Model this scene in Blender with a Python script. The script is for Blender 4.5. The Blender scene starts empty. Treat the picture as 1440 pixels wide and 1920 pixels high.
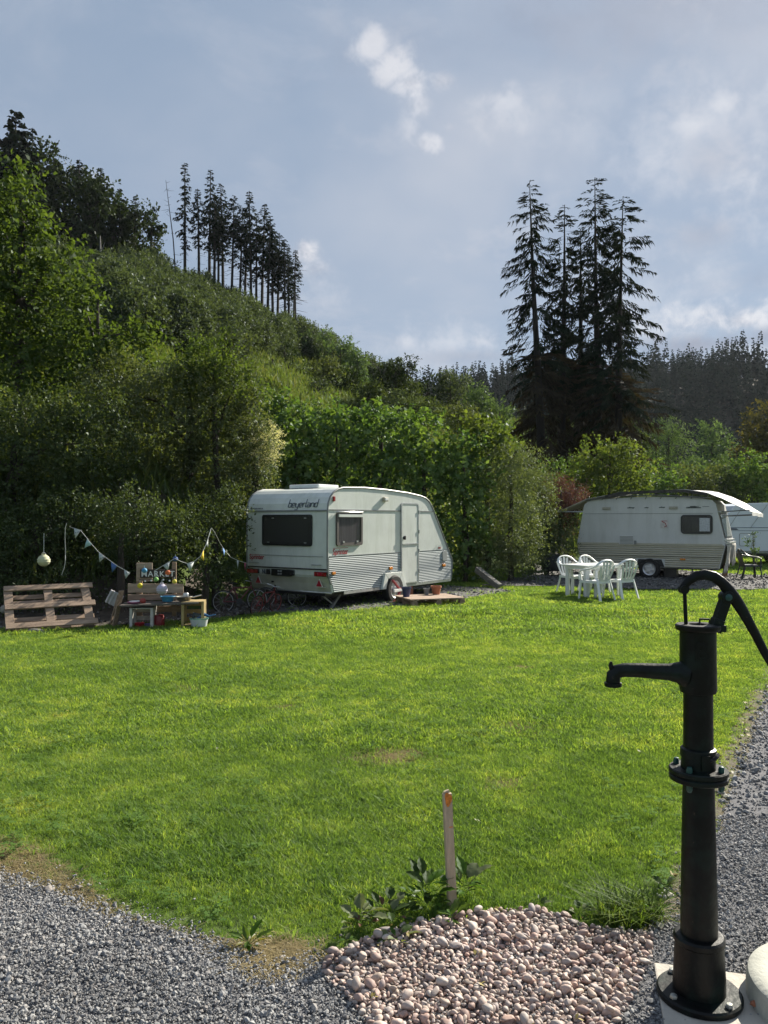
import bpy, bmesh, math, random
import numpy as np
from mathutils import Vector, Matrix

sc = bpy.context.scene
COL = sc.collection
R = random.Random(11)
rad = math.radians

# ------------------------------------------------------------------ camera
F, EYE, HOR = 1480.0, 1.65, 975.0          # focal length in photo pixels, eye height, horizon row
cam_d = bpy.data.cameras.new('camera')
cam = bpy.data.objects.new('camera', cam_d); COL.objects.link(cam)
cam.location = (0, 0, EYE)
cam.rotation_euler = (rad(90) + math.atan((HOR-960)/F), 0, 0)
cam_d.sensor_fit = 'VERTICAL'; cam_d.sensor_height = 36.0
cam_d.lens = 36.0*F/1920.0
cam_d.clip_start = .05; cam_d.clip_end = 6000
sc.camera = cam

# ------------------------------------------------------------------ sun and sky
SUN_AZ, SUN_EL = 46.0, 31.0                 # azimuth from +X towards +Y
sd = Vector((math.cos(rad(SUN_AZ))*math.cos(rad(SUN_EL)), math.sin(rad(SUN_AZ))*math.cos(rad(SUN_EL)), math.sin(rad(SUN_EL))))
sun_d = bpy.data.lights.new('sun', 'SUN'); sun = bpy.data.objects.new('sun', sun_d); COL.objects.link(sun)
sun_d.energy = 5.0; sun_d.angle = rad(.5); sun_d.color = (1.0, .93, .80)
sun.rotation_euler = sd.to_track_quat('Z', 'Y').to_euler()
sun.location = (30, 30, 40)

sc.view_settings.view_transform = 'Standard'; sc.view_settings.look = 'None'
sc.view_settings.gamma = 1.0; sc.view_settings.use_curve_mapping = False
sc.view_settings.exposure = 1.20
sc.render.engine = 'CYCLES'
sc.cycles.use_denoising = True
sc.cycles.max_bounces = 6; sc.cycles.diffuse_bounces = 3; sc.cycles.glossy_bounces = 2
sc.cycles.transmission_bounces = 4; sc.cycles.transparent_max_bounces = 6; sc.cycles.volume_bounces = 0
sc.cycles.caustics_reflective = False; sc.cycles.caustics_refractive = False
sc.cycles.sample_clamp_indirect = 6

W = bpy.data.worlds.new('World'); sc.world = W; W.use_nodes = True
def world_nodes():
    nt = W.node_tree; N = nt.nodes; L = nt.links; N.clear()
    out = N.new('ShaderNodeOutputWorld'); bg = N.new('ShaderNodeBackground')
    bg.inputs['Strength'].default_value = .076
    sky = N.new('ShaderNodeTexSky'); sky.sky_type = 'NISHITA'; sky.sun_disc = False
    sky.sun_elevation = rad(SUN_EL); sky.sun_rotation = rad(90-SUN_AZ)
    sky.air_density = 1.0; sky.dust_density = 0.6; sky.ozone_density = 1.0; sky.altitude = 300
    geo = N.new('ShaderNodeTexCoord'); d = geo.outputs['Generated']
    def M(op, a, b=None, c=None, clamp=False):
        n = N.new('ShaderNodeMath'); n.operation = op; n.use_clamp = clamp
        for i, v in enumerate((a, b, c)):
            if v is None: continue
            if isinstance(v, (int, float)): n.inputs[i].default_value = v
            else: L.new(v, n.inputs[i])
        return n.outputs[0]
    def noise(vec, scale, detail=6, rough=.55, dist=0.0):
        n = N.new('ShaderNodeTexNoise'); n.inputs['Scale'].default_value = scale
        n.inputs['Detail'].default_value = detail; n.inputs['Roughness'].default_value = rough
        n.inputs['Distortion'].default_value = dist
        L.new(vec, n.inputs['Vector']); return n.outputs['Fac']
    def mixc(f, a, b):
        n = N.new('ShaderNodeMix'); n.data_type = 'RGBA'
        if isinstance(f, (int, float)): n.inputs[0].default_value = f
        else: L.new(f, n.inputs[0])
        for s, v in ((6, a), (7, b)):
            if isinstance(v, tuple): n.inputs[s].default_value = v
            else: L.new(v, n.inputs[s])
        return n.outputs[2]
    def ss(x, lo, hi):
        n = N.new('ShaderNodeMapRange'); n.interpolation_type = 'SMOOTHSTEP'
        n.inputs[1].default_value = lo; n.inputs[2].default_value = hi
        L.new(x, n.inputs[0]); return n.outputs[0]
    # a cloud sheet: the view direction carried onto a flat layer overhead
    sep = N.new('ShaderNodeSeparateXYZ'); L.new(d, sep.inputs[0])
    zc = M('ADD', M('MAXIMUM', sep.outputs[2], 0.0), .22)
    px = M('DIVIDE', sep.outputs[0], zc); py = M('DIVIDE', sep.outputs[1], zc)
    cmb = N.new('ShaderNodeCombineXYZ'); L.new(px, cmb.inputs[0]); L.new(py, cmb.inputs[1])
    p = cmb.outputs[0]
    n_big = noise(p, .9, 5, .55, .3); n_fine = noise(p, 3.4, 9, .62, .35)
    n_det = noise(d, 30.0, 8, .62, .25); n_mid = noise(d, 9.0, 8, .6, .25)
    # single cloud masses of this sky
    def dirv(x, y):
        v = Vector(((x-720)/F, 1.0, (HOR-y)/F)); v.normalize(); return v
    def masses(lst, na, nm):
      total = None
      for (x, y, rx, ry, amp, hard) in lst:
          v = dirv(x, y)
          right = Vector((v.y, -v.x, 0)).normalized(); up = right.cross(v)
          def dot(w):
              n = N.new('ShaderNodeVectorMath'); n.operation = 'DOT_PRODUCT'; L.new(d, n.inputs[0]); n.inputs[1].default_value = w
              return n.outputs['Value']
          a = M('DIVIDE', dot(right), rx/F); b = M('DIVIDE', dot(up), ry/F)
          r = M('SQRT', M('ADD', M('MULTIPLY', a, a), M('MULTIPLY', b, b)))
          front = M('GREATER_THAN', dot(v), 0.0)
          e = M('ADD', M('SUBTRACT', 1.0, r), M('MULTIPLY', M('SUBTRACT', n_det, .5), na))
          e = M('ADD', e, M('MULTIPLY', M('SUBTRACT', n_mid, .5), nm))
          m = M('MULTIPLY', M('MULTIPLY', ss(e, 0.0, hard), amp), front)
          total = m if total is None else M('MAXIMUM', total, m)
      return total
    total = M('MAXIMUM', masses(CLOUDS, 2.2, 2.2), masses(PUFFS, 1.9, .7)); dark = masses(GREY_CLOUDS, 1.2, 2.0)
    veil = M('MULTIPLY', ss(n_big, .38, .70), .60)
    wisp = M('MULTIPLY', ss(M('ADD', M('MULTIPLY', n_fine, .6), M('MULTIPLY', n_big, .5)), .48, .72), .6)
    sheet = M('MAXIMUM', veil, wisp)
    # thin high veil, denser towards the sun
    ds = N.new('ShaderNodeVectorMath'); ds.operation = 'DOT_PRODUCT'; L.new(d, ds.inputs[0]); ds.inputs[1].default_value = sd
    near_sun = ss(ds.outputs['Value'], .35, 1.0)
    sheet = M('MULTIPLY', sheet, M('ADD', .30, M('MULTIPLY', near_sun, .9)))
    cl = mixc(ss(M('ADD', M('MULTIPLY', n_det, .5), M('MULTIPLY', n_mid, .5)), .36, .54), CLOUD_DARK, CLOUD_LIT)
    base = mixc(SKY_GREY, sky.outputs[0], SKY_GREY_COL)
    c1 = mixc(M('MINIMUM', sheet, .85), base, mixc(.5, CLOUD_DARK, CLOUD_LIT))
    c2 = mixc(M('MINIMUM', total, .92), c1, cl)
    c2 = mixc(M('MINIMUM', dark, .9), c2, CLOUD_SHADE)
    L.new(c2, bg.inputs['Color']); L.new(bg.outputs[0], out.inputs['Surface'])
PUFFS = [(700, 82, 44, 40, .75, .9), (735, 118, 52, 40, .8, .9), (768, 150, 44, 36, .7, .9), (832, 146, 36, 22, .6, .9), (786, 196, 36, 34, .5, 1.0), (770, 235, 30, 34, .4, 1.1), (806, 264, 38, 22, .62, .9), (845, 235, 22, 14, .35, 1.0), (945, 185, 56, 40, .5, 1.2), (905, 225, 60, 40, .35, 1.3), (572, 470, 40, 34, .85, .9), (590, 505, 46, 30, .6, 1.1),
          (1400, 600, 90, 26, .85, 1.0), (1320, 585, 70, 24, .7, 1.1), (1275, 600, 60, 20, .6, 1.1), (1300, 230, 70, 40, .6, 1.3), (1360, 190, 60, 40, .6, 1.3), (1230, 300, 60, 50, .45, 1.4), (760, 640, 60, 26, .45, 1.2), (900, 640, 80, 30, .5, 1.2)]
CLOUDS = [
          (940, 200, 90, 60, .42, 1.5), (1330, 215, 190, 90, .55, 2.0), (1250, 290, 150, 110, .5, 1.9), (1400, 330, 130, 190, .6, 2.0), (1290, 490, 190, 120, .5, 2.2),
          (1370, 595, 240, 46, .9, 1.4), (860, 640, 210, 52, .6, 1.8), (575, 478, 46, 36, .75, 1.1), (600, 530, 90, 60, .4, 1.6), (180, 335, 50, 28, .3, 1.4), (1180, 560, 190, 90, .42, 2.0), (1100, 230, 200, 120, .28, 2.2)]
CLOUD_LIT = (4.9, 4.9, 5.1, 1); CLOUD_DARK = (2.5, 2.7, 3.2, 1); CLOUD_SHADE = (1.55, 1.7, 2.25, 1)
GREY_CLOUDS = [(1370, 640, 230, 30, .75, 1.2), (1320, 440, 90, 46, .35, 1.4), (1345, 300, 70, 50, .22, 1.4), (880, 668, 150, 20, .35, 1.4), (1150, 20, 560, 100, .40, 1.8), (1420, 520, 60, 40, .25, 1.4)]
SKY_GREY = .88; SKY_GREY_COL = (1.72, 2.2, 2.9, 1)
world_nodes()

# ------------------------------------------------------------------ helpers
def link(o, parent=None):
    COL.objects.link(o)
    if parent is not None: o.parent = parent
    return o
def tag(o, label=None, cat=None, group=None, kind=None):
    if label: o['label'] = label
    if cat: o['category'] = cat
    if group: o['group'] = group
    if kind: o['kind'] = kind
    return o
def thing(name, label, cat, loc=(0, 0, 0), rz=0.0, group=None):
    o = bpy.data.objects.new(name, None); o.empty_display_size = .2
    o.location = loc; o.rotation_euler = (0, 0, rz)
    link(o); return tag(o, label, cat, group)
def copy_tree(o, parent=None):
    c = o.copy(); COL.objects.link(c)
    if parent is not None: c.parent = parent
    for ch in list(o.children): copy_tree(ch, c)
    return c
def pt(px, py, D):
    return Vector(((px-720)/F*D, D, EYE + (HOR-py)/F*D))
def smooth01(t):
    t = np.clip(t, 0, 1); return t*t*(3-2*t)

def np_mesh(name, V, Fc, mat=None, attr=None, smooth=False):
    V = np.asarray(V, dtype=np.float32); Fc = np.asarray(Fc, dtype=np.int32)
    me = bpy.data.meshes.new(name)
    k = Fc.shape[1]
    me.vertices.add(len(V)); me.vertices.foreach_set('co', V.ravel())
    me.loops.add(Fc.size); me.loops.foreach_set('vertex_index', Fc.ravel())
    me.polygons.add(len(Fc)); me.polygons.foreach_set('loop_start', np.arange(0, Fc.size, k, dtype=np.int32))
    if smooth: me.polygons.foreach_set('use_smooth', np.ones(len(Fc), dtype=bool))
    me.update(calc_edges=True)
    if attr:
        for key, val in attr.items():
            a = me.attributes.new(key, 'FLOAT', 'FACE'); a.data.foreach_set('value', np.asarray(val, dtype=np.float32))
    if mat: me.materials.append(mat)
    return me
def obj(name, me, parent=None):
    return link(bpy.data.objects.new(name, me), parent)

class MB:
    """Collects boxes, tubes, lathes and prisms; build() links them as one mesh object."""
    def __init__(s): s.v = []; s.f = []; s.sm = []
    def add(s, V, Fs, smooth=False, M=None):
        b = len(s.v)
        for p in V:
            p = Vector(p)
            s.v.append(M @ p if M is not None else p)
        for f in Fs: s.f.append([b+i for i in f]); s.sm.append(smooth)
        return s
    def box(s, c, d, M=None):
        x, y, z = d[0]/2, d[1]/2, d[2]/2
        V = [(c[0]+i*x, c[1]+j*y, c[2]+k*z) for i in (-1, 1) for j in (-1, 1) for k in (-1, 1)]
        return s.add(V, [(0, 1, 3, 2), (4, 6, 7, 5), (0, 4, 5, 1), (2, 3, 7, 6), (0, 2, 6, 4), (1, 5, 7, 3)], False, M)
    def bar(s, a, b, w, h, up=(0, 0, 1), M=None):
        a = Vector(a); b = Vector(b); d = (b-a); L = d.length; d.normalize(); up = Vector(up)
        x = d.cross(up)
        if x.length < 1e-4: x = d.cross(Vector((1, 0, 0)))
        x.normalize(); y = x.cross(d)
        V = []
        for p in (a, b):
            for i, j in ((-1, -1), (1, -1), (1, 1), (-1, 1)): V.append(p + x*(i*w/2) + y*(j*h/2))
        return s.add(V, [(3, 2, 1, 0), (4, 5, 6, 7), (0, 1, 5, 4), (1, 2, 6, 5), (2, 3, 7, 6), (3, 0, 4, 7)], False, M)
    def tube(s, pts, r, n=8, M=None, flat=1.0, up=None, closed=False):
        pts = [Vector(p) for p in pts]; m = len(pts)
        rs = r if isinstance(r, (list, tuple)) else [r]*m
        V = []; prev = None
        for i, p in enumerate(pts):
            if closed: t = pts[(i+1) % m]-pts[i-1]
            else: t = pts[min(i+1, m-1)]-pts[max(i-1, 0)]
            t.normalize()
            if up is not None: x = t.cross(Vector(up))
            elif prev is None: x = t.cross(Vector((0, 0, 1)) if abs(t.z) < .9 else Vector((1, 0, 0)))
            else: x = prev - t*prev.dot(t)
            if x.length < 1e-5: x = t.cross(Vector((.3, .9, .1)))
            x.normalize(); prev = x; y = t.cross(x)
            for k in range(n):
                a = 2*math.pi*k/n
                V.append(p + x*(math.cos(a)*rs[i]) + y*(math.sin(a)*rs[i]*flat))
        Fs = []
        for i in range(m if closed else m-1):
            j = (i+1) % m
            for k in range(n): Fs.append((i*n+k, i*n+(k+1) % n, j*n+(k+1) % n, j*n+k))
        if not closed: Fs.append(tuple(range(n-1, -1, -1))); Fs.append(tuple((m-1)*n+k for k in range(n)))
        return s.add(V, Fs, True, M)
    def lathe(s, prof, n=24, c=(0, 0, 0), M=None, smooth=True):
        ring = prof[0] == prof[-1]
        V = []; m = len(prof)
        for (r, z) in prof:
            for k in range(n):
                a = 2*math.pi*k/n; V.append((c[0]+r*math.cos(a), c[1]+r*math.sin(a), c[2]+z))
        Fs = [(i*n+k, i*n+(k+1) % n, (i+1)*n+(k+1) % n, (i+1)*n+k) for i in range(m-1) for k in range(n)]
        if prof[0][0] > 1e-6 and not ring: Fs.append(tuple(range(n-1, -1, -1)))
        if prof[-1][0] > 1e-6 and not ring: Fs.append(tuple((m-1)*n+k for k in range(n)))
        return s.add(V, Fs, smooth, M)
    def prism(s, poly, y0, y1, M=None):
        """poly in x,z extruded along y."""
        n = len(poly)
        V = [(x, y0, z) for x, z in poly] + [(x, y1, z) for x, z in poly]
        Fs = [tuple(range(n)), tuple(range(2*n-1, n-1, -1))] + [(i, i+n, (i+1) % n+n, (i+1) % n) for i in range(n)]
        return s.add(V, Fs, False, M)
    def grid(s, P, smooth=True, M=None):
        h, w = len(P), len(P[0])
        return s.add([p for row in P for p in row], [(i*w+j, i*w+j+1, (i+1)*w+j+1, (i+1)*w+j) for i in range(h-1) for j in range(w-1)], smooth, M)
    def mesh(s, name, mat=None, bevel=0.0, seg=2):
        me = bpy.data.meshes.new(name)
        me.from_pydata([tuple(p) for p in s.v], [], s.f)
        me.polygons.foreach_set('use_smooth', s.sm)
        bm = bmesh.new(); bm.from_mesh(me)
        bmesh.ops.recalc_face_normals(bm, faces=bm.faces)
        if bevel > 0:
            es = [e for e in bm.edges if len(e.link_faces) == 2 and e.calc_face_angle(0) > .6]
            bmesh.ops.bevel(bm, geom=es, offset=bevel, segments=seg, affect='EDGES', profile=.6, clamp_overlap=True)
        for e in bm.edges:
            if len(e.link_faces) == 2 and e.calc_face_angle(0) > .7: e.smooth = False
        bm.to_mesh(me); bm.free()
        if mat: me.materials.append(mat)
        return me
    def build(s, name, mat=None, parent=None, bevel=0.0, seg=2):
        return obj(name, s.mesh(name, mat, bevel, seg), parent)

_text_cache = {}
def text_mesh(body, size, depth, mat, M, name='lettering', shear=0.0, space=1.0, sx=1.0, align='LEFT', bold=0.0):
    cu = bpy.data.curves.new('lettering_curve', 'FONT'); cu.body = body; cu.size = size; cu.extrude = depth
    cu.shear = shear; cu.space_character = space; cu.align_x = align; cu.resolution_u = 3; cu.offset = bold
    o = bpy.data.objects.new('lettering_tmp', cu); COL.objects.link(o)
    dg = bpy.context.evaluated_depsgraph_get(); dg.update()
    me = bpy.data.meshes.new_from_object(o.evaluated_get(dg))
    bpy.data.objects.remove(o); bpy.data.curves.remove(cu)
    me.transform(M @ Matrix.Diagonal((sx, 1, 1, 1)))
    me.materials.clear(); me.materials.append(mat); me.name = name
    return me
def frame_matrix(o, x, y):
    """matrix with local X along x, Y along y (both vectors), origin o"""
    x = Vector(x).normalized(); y = Vector(y).normalized(); z = x.cross(y)
    M = Matrix((x, y, z)).transposed().to_4x4(); M.translation = Vector(o); return M

# ------------------------------------------------------------------ materials
def new_mat(name):
    m = bpy.data.materials.new(name); m.use_nodes = True
    nt = m.node_tree; nt.nodes.clear(); out = nt.nodes.new('ShaderNodeOutputMaterial')
    return m, nt, nt.nodes, nt.links, out
def mat(name, col, rough=.5, var=.12, scale=8.0, metal=0.0, bump=0.0, bscale=60.0, spec=.5, stretch=(1, 1, 1), col2=None, dirt=None, dirt_amt=.0, dscale=2.0, dstretch=(1, 1, 1), chips=None):
    """paint, plastic, wood, stone ...: noise-varied Principled"""
    m, nt, N, L, out = new_mat(name)
    b = N.new('ShaderNodeBsdfPrincipled'); b.inputs['Roughness'].default_value = rough; b.inputs['Metallic'].default_value = metal
    b.inputs['Specular IOR Level'].default_value = spec
    tc = N.new('ShaderNodeTexCoord'); mp = N.new('ShaderNodeMapping'); mp.inputs['Scale'].default_value = stretch
    L.new(tc.outputs['Object'], mp.inputs[0])
    nz = N.new('ShaderNodeTexNoise'); nz.inputs['Scale'].default_value = scale; nz.inputs['Detail'].default_value = 6; nz.inputs['Roughness'].default_value = .62
    L.new(mp.outputs[0], nz.inputs['Vector'])
    rp = N.new('ShaderNodeValToRGB')
    c = np.array(col); c2 = np.array(col2) if col2 is not None else c*(1-var*2)
    rp.color_ramp.elements[0].position = .3; rp.color_ramp.elements[1].position = .7
    rp.color_ramp.elements[0].color = (*c2, 1); rp.color_ramp.elements[1].color = (*np.clip(c*(1+var*.5), 0, .95), 1)
    L.new(nz.outputs['Fac'], rp.inputs[0]); last = rp.outputs[0]
    if dirt is not None:
        n2 = N.new('ShaderNodeTexNoise'); n2.inputs['Scale'].default_value = dscale; n2.inputs['Detail'].default_value = 8; n2.inputs['Roughness'].default_value = .7
        m2 = N.new('ShaderNodeMapping'); m2.inputs['Scale'].default_value = dstretch; L.new(tc.outputs['Object'], m2.inputs[0]); L.new(m2.outputs[0], n2.inputs['Vector'])
        mr = N.new('ShaderNodeMapRange'); mr.inputs[1].default_value = .48; mr.inputs[2].default_value = .75; mr.inputs[4].default_value = dirt_amt
        L.new(n2.outputs['Fac'], mr.inputs[0])
        mx = N.new('ShaderNodeMix'); mx.data_type = 'RGBA'; L.new(mr.outputs[0], mx.inputs[0]); L.new(last, mx.inputs[6]); mx.inputs[7].default_value = (*dirt, 1)
        last = mx.outputs[2]
    if chips is not None:
        n4 = N.new('ShaderNodeTexNoise'); n4.inputs['Scale'].default_value = 55; n4.inputs['Detail'].default_value = 7; n4.inputs['Roughness'].default_value = .7; L.new(tc.outputs['Object'], n4.inputs['Vector'])
        mr4 = N.new('ShaderNodeMapRange'); mr4.inputs[1].default_value = .655; mr4.inputs[2].default_value = .69; L.new(n4.outputs['Fac'], mr4.inputs[0])
        mx4 = N.new('ShaderNodeMix'); mx4.data_type = 'RGBA'; L.new(mr4.outputs[0], mx4.inputs[0]); L.new(last, mx4.inputs[6]); mx4.inputs[7].default_value = (*chips, 1); last = mx4.outputs[2]
    L.new(last, b.inputs['Base Color'])
    if bump > 0:
        n3 = N.new('ShaderNodeTexNoise'); n3.inputs['Scale'].default_value = bscale; n3.inputs['Detail'].default_value = 5; L.new(mp.outputs[0], n3.inputs['Vector'])
        bp = N.new('ShaderNodeBump'); bp.inputs['Strength'].default_value = bump; bp.inputs['Distance'].default_value = .01
        L.new(n3.outputs['Fac'], bp.inputs['Height']); L.new(bp.outputs[0], b.inputs['Normal'])
    L.new(b.outputs[0], out.inputs[0]); return m
def ramp(N, cols):
    rp = N.new('ShaderNodeValToRGB'); e = rp.color_ramp.elements
    n = len(cols)
    e[0].color = (*cols[0], 1); e[0].position = 0
    e[1].color = (*cols[-1], 1); e[1].position = 1
    for i in range(1, n-1):
        k = e.new(i/(n-1)); k.color = (*cols[i], 1)
    return rp
def leaf_mat(name, cols, trans=.35, tcol=1.3, rough=.5, gloss=0.019, pscale=.5, pvar=.5):
    """two-sided leaf: diffuse + translucent + a little sheen; colour per leaf (attribute rnd) and per patch"""
    m, nt, N, L, out = new_mat(name)
    a = N.new('ShaderNodeAttribute'); a.attribute_name = 'rnd'
    geo = N.new('ShaderNodeNewGeometry')
    nz = N.new('ShaderNodeTexNoise'); nz.inputs['Scale'].default_value = pscale; nz.inputs['Detail'].default_value = 4
    L.new(geo.outputs['Position'], nz.inputs['Vector'])
    ad = N.new('ShaderNodeMath'); ad.operation = 'MULTIPLY_ADD'; ad.inputs[1].default_value = pvar*2
    L.new(nz.outputs['Fac'], ad.inputs[0])
    ad2 = N.new('ShaderNodeMath'); ad2.operation = 'ADD'; ad2.use_clamp = True; ad2.inputs[1].default_value = -pvar
    L.new(a.outputs['Fac'], ad.inputs[2]); L.new(ad.outputs[0], ad2.inputs[0])
    rp = ramp(N, cols); L.new(ad2.outputs[0], rp.inputs[0])
    df = N.new('ShaderNodeBsdfDiffuse'); tr = N.new('ShaderNodeBsdfTranslucent'); gl = N.new('ShaderNodeBsdfGlossy')
    gl.inputs['Roughness'].default_value = rough; gl.inputs['Color'].default_value = (.8, .85, .9, 1)
    L.new(rp.outputs[0], df.inputs[0])
    mc = N.new('ShaderNodeMix'); mc.data_type = 'RGBA'; mc.blend_type = 'MULTIPLY'; mc.inputs[0].default_value = 1
    L.new(rp.outputs[0], mc.inputs[6]); mc.inputs[7].default_value = (tcol*1.15, tcol*1.1, tcol*.45, 1); L.new(mc.outputs[2], tr.inputs[0])
    m1 = N.new('ShaderNodeMixShader'); m1.inputs[0].default_value = trans; L.new(df.outputs[0], m1.inputs[1]); L.new(tr.outputs[0], m1.inputs[2])
    m2 = N.new('ShaderNodeMixShader'); m2.inputs[0].default_value = gloss; L.new(m1.outputs[0], m2.inputs[1]); L.new(gl.outputs[0], m2.inputs[2])
    L.new(m2.outputs[0], out.inputs[0]); return m

M_BARK = mat('bark', (.055, .045, .036), .9, .3, 6, bump=.6, bscale=25, stretch=(1, 1, .25))
M_SPRUCEBARK = mat('spruce_bark', (.026, .022, .02), .95, .3, 5, bump=.6, bscale=20, stretch=(1, 1, .3))
M_SPRUCE = leaf_mat('spruce_needles', [(0.008, 0.012, 0.008), (0.014, 0.022, 0.013), (0.022, 0.032, 0.016)], trans=.10, gloss=0.006, pvar=.3)
M_SPRUCE_DRY = leaf_mat('dry_spruce_needles', [(0.025, 0.02, 0.015), (0.0425, 0.035, 0.025), (0.0625, 0.0525, 0.0325)], trans=.14, gloss=0.006, pvar=.4)
M_FOREST = leaf_mat('forest_needles', [(0.0066, 0.0158, 0.0136), (0.011, 0.0245, 0.0187), (0.0154, 0.0324, 0.0221)], trans=.08, gloss=0.006, pscale=.06, pvar=.5)
M_DARKLEAF = leaf_mat('dark_tree_leaves', [(0.012, 0.02, 0.009), (0.022, 0.036, 0.012), (0.034, 0.052, 0.016)], trans=.22, gloss=0.016, pvar=.3)
M_MAPLE = leaf_mat('maple_leaves', [(0.0343, 0.057, 0.0157), (0.0532, 0.0874, 0.0209), (0.0815, 0.1195, 0.0288)], trans=.45, gloss=0.013, pvar=.35)
M_BUSH = leaf_mat('bush_leaves', [(0.0459, 0.0623, 0.0233), (0.0717, 0.0949, 0.0321), (0.1075, 0.1304, 0.0468)], trans=.35, gloss=0.029, pvar=.3, rough=.6)
M_UNDER = leaf_mat('understorey_leaves', [(0.0296, 0.0465, 0.0196), (0.0491, 0.0713, 0.0262), (0.0753, 0.1035, 0.036)], trans=.3, gloss=0.019, pvar=.3)
M_HAZEL = leaf_mat('hazel_leaves', [(0.0383, 0.0752, 0.0215), (0.0573, 0.112, 0.0276), (0.0888, 0.157, 0.0368), (0.1366, 0.2048, 0.0522)], trans=.40, gloss=0.032, pvar=.35, rough=.6)
M_GREYLEAF = leaf_mat('grey_green_leaves', [(0.0554, 0.0777, 0.0349), (0.0862, 0.1167, 0.0538), (0.1355, 0.1686, 0.0806)], trans=.35, gloss=0.026, pvar=.3)
M_YELLOW = leaf_mat('yellow_green_leaves', [(0.0484, 0.0781, 0.0194), (0.0806, 0.1195, 0.0277), (0.129, 0.1654, 0.0416)], trans=.45, gloss=0.019, pvar=.3)
M_WILLOW = leaf_mat('willow_leaves', [(0.0416, 0.0754, 0.0378), (0.0654, 0.1096, 0.0529), (0.1011, 0.1582, 0.0756)], trans=.4, gloss=0.019, pvar=.3)
M_THICKET = leaf_mat('thicket_leaves', [(0.0326, 0.0479, 0.0278), (0.0524, 0.0756, 0.0401), (0.0792, 0.1072, 0.0619)], trans=.35, gloss=0.019, pscale=.18, pvar=.5)
M_REDLEAF = leaf_mat('red_leaves', [(0.0422, 0.0203, 0.0263), (0.0674, 0.0302, 0.0381), (0.1096, 0.0568, 0.066)], trans=.35, gloss=0.019)
M_BROWNTREE = leaf_mat('olive_tree_leaves', [(0.0525, 0.0534, 0.0202), (0.0788, 0.0734, 0.0246), (0.105, 0.0979, 0.0336)], trans=.35, gloss=0.016)
M_BLOSSOM = leaf_mat('cream_blossom', [(0.3, 0.3, 0.2), (0.42, 0.42, 0.3), (0.55, 0.54, 0.4)], trans=.35, gloss=0.006)
M_PINE = leaf_mat('pine_needles', [(0.0144, 0.0264, 0.012), (0.024, 0.0408, 0.0168), (0.036, 0.0576, 0.0216)], trans=.15, gloss=0.010)
# ------------------------------------------------------------------ terrain
U  = np.array([-1.2, -.49, -.30, -.18, -.10, 0.0, .10, .17, .22, .28, .33, .40, .50, 1.0])
FT = np.array([10.5, 12.2, 12.6, 15.6, 18.6, 20.2, 20.5, 22.0, 23.5, 27.0, 33.0, 44.0, 60.0, 80.0])   # foot of the bank
ZB = np.array([2.0, 1.7, 1.7, 1.6, 1.5, 1.4, 1.2, 1.0, .9, .8, .6, .3, .2, .2])                        # rise of its first 3 m
DC = np.array([65, 65, 65, 65, 65, 65, 62, 60, 55, 55, 60, 70, 90, 120.])                              # crest distance
ZC = np.array([25, 22.8, 21.3, 18.0, 15.8, 12.2, 10.2, 8.6, 6.4, 5.0, 3.2, 1.0, .4, .3])               # crest height
def hgt(x, y):
    x = np.asarray(x, dtype=float); y = np.asarray(y, dtype=float)
    yy = np.maximum(y, 4.0); u = x/yy
    f = np.interp(u, U, FT); zb = np.interp(u, U, ZB); dc = np.interp(u, U, DC); zc = np.interp(u, U, ZC)
    t1 = smooth01((yy-f)/3.0)*zb
    t2 = np.clip((yy-f-1.5)/(dc-f-1.5), 0, 1)*(zc-zb)
    h = t1+t2
    over = np.clip((yy-dc)/90.0, 0, 1); h = h*(1-.85*smooth01(over))
    und = .035*np.sin(x*.55+1.3)*np.sin(y*.43+.4)*np.clip((y-4)/5, 0, 1)
    w = np.clip((yy-f)/8, 0, 1)
    h = h + w*(.22*np.sin(x*.9+y*.31)+.16*np.sin(x*.37-y*.8+2)+.12*np.sin(x*2.1+1)*np.sin(y*1.7))
    return h+und+.07*np.exp(-((y-13.4-.12*x)/.45)**2)*smooth01((x+1)/3)
def hz(x, y): return float(hgt(np.array([x]), np.array([y]))[0])
def on_ground(px, D): x = (px-720)/F*D; return Vector((x, D, hz(x, D)))

# near-ground layout polygons (metres): gravel, pebble bed, bare patches
def gp(px, py): D = EYE*F/(py-HOR); return ((px-720)/F*D, D)
GRAVEL_L = [gp(-260, 1560), gp(-80, 1625), gp(0, 1642), gp(90, 1668), gp(160, 1700), gp(235, 1722), gp(300, 1742), gp(380, 1768), gp(450, 1788), gp(520, 1806), gp(600, 1800), gp(650, 1830),
            gp(1100, 1820), gp(1200, 1752), gp(1258, 1735), gp(1285, 1690), gp(1318, 1640), gp(1345, 1560), gp(1372, 1480), gp(1400, 1410), gp(1428, 1330), gp(1462, 1260), gp(1540, 1190),
            (5.9, 10.2), (9.5, 12.0), (9.5, 8.0), (4.5, .3), (-3.2, .3), (-4.2, 2.0)]
SOIL_R = [gp(1200, 1762), gp(1216, 1718), gp(1248, 1672), gp(1282, 1610), gp(1308, 1540), gp(1334, 1465), gp(1362, 1395), gp(1396, 1325), gp(1432, 1255), gp(1500, 1195), (5.9, 10.8), (6.6, 10.4), (4.0, 7.0), (2.2, 4.6), (1.6, 3.4), (1.3, 3.0)]
SOIL_L = [gp(-80, 1560), gp(20, 1572), gp(75, 1588), gp(130, 1636), gp(200, 1692), gp(245, 1718), gp(330, 1748), gp(420, 1768), gp(470, 1772), gp(530, 1780), gp(590, 1788), gp(620, 1780), gp(640, 1830), gp(500, 1830), gp(300, 1770), gp(0, 1660), gp(-80, 1640)]
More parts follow.
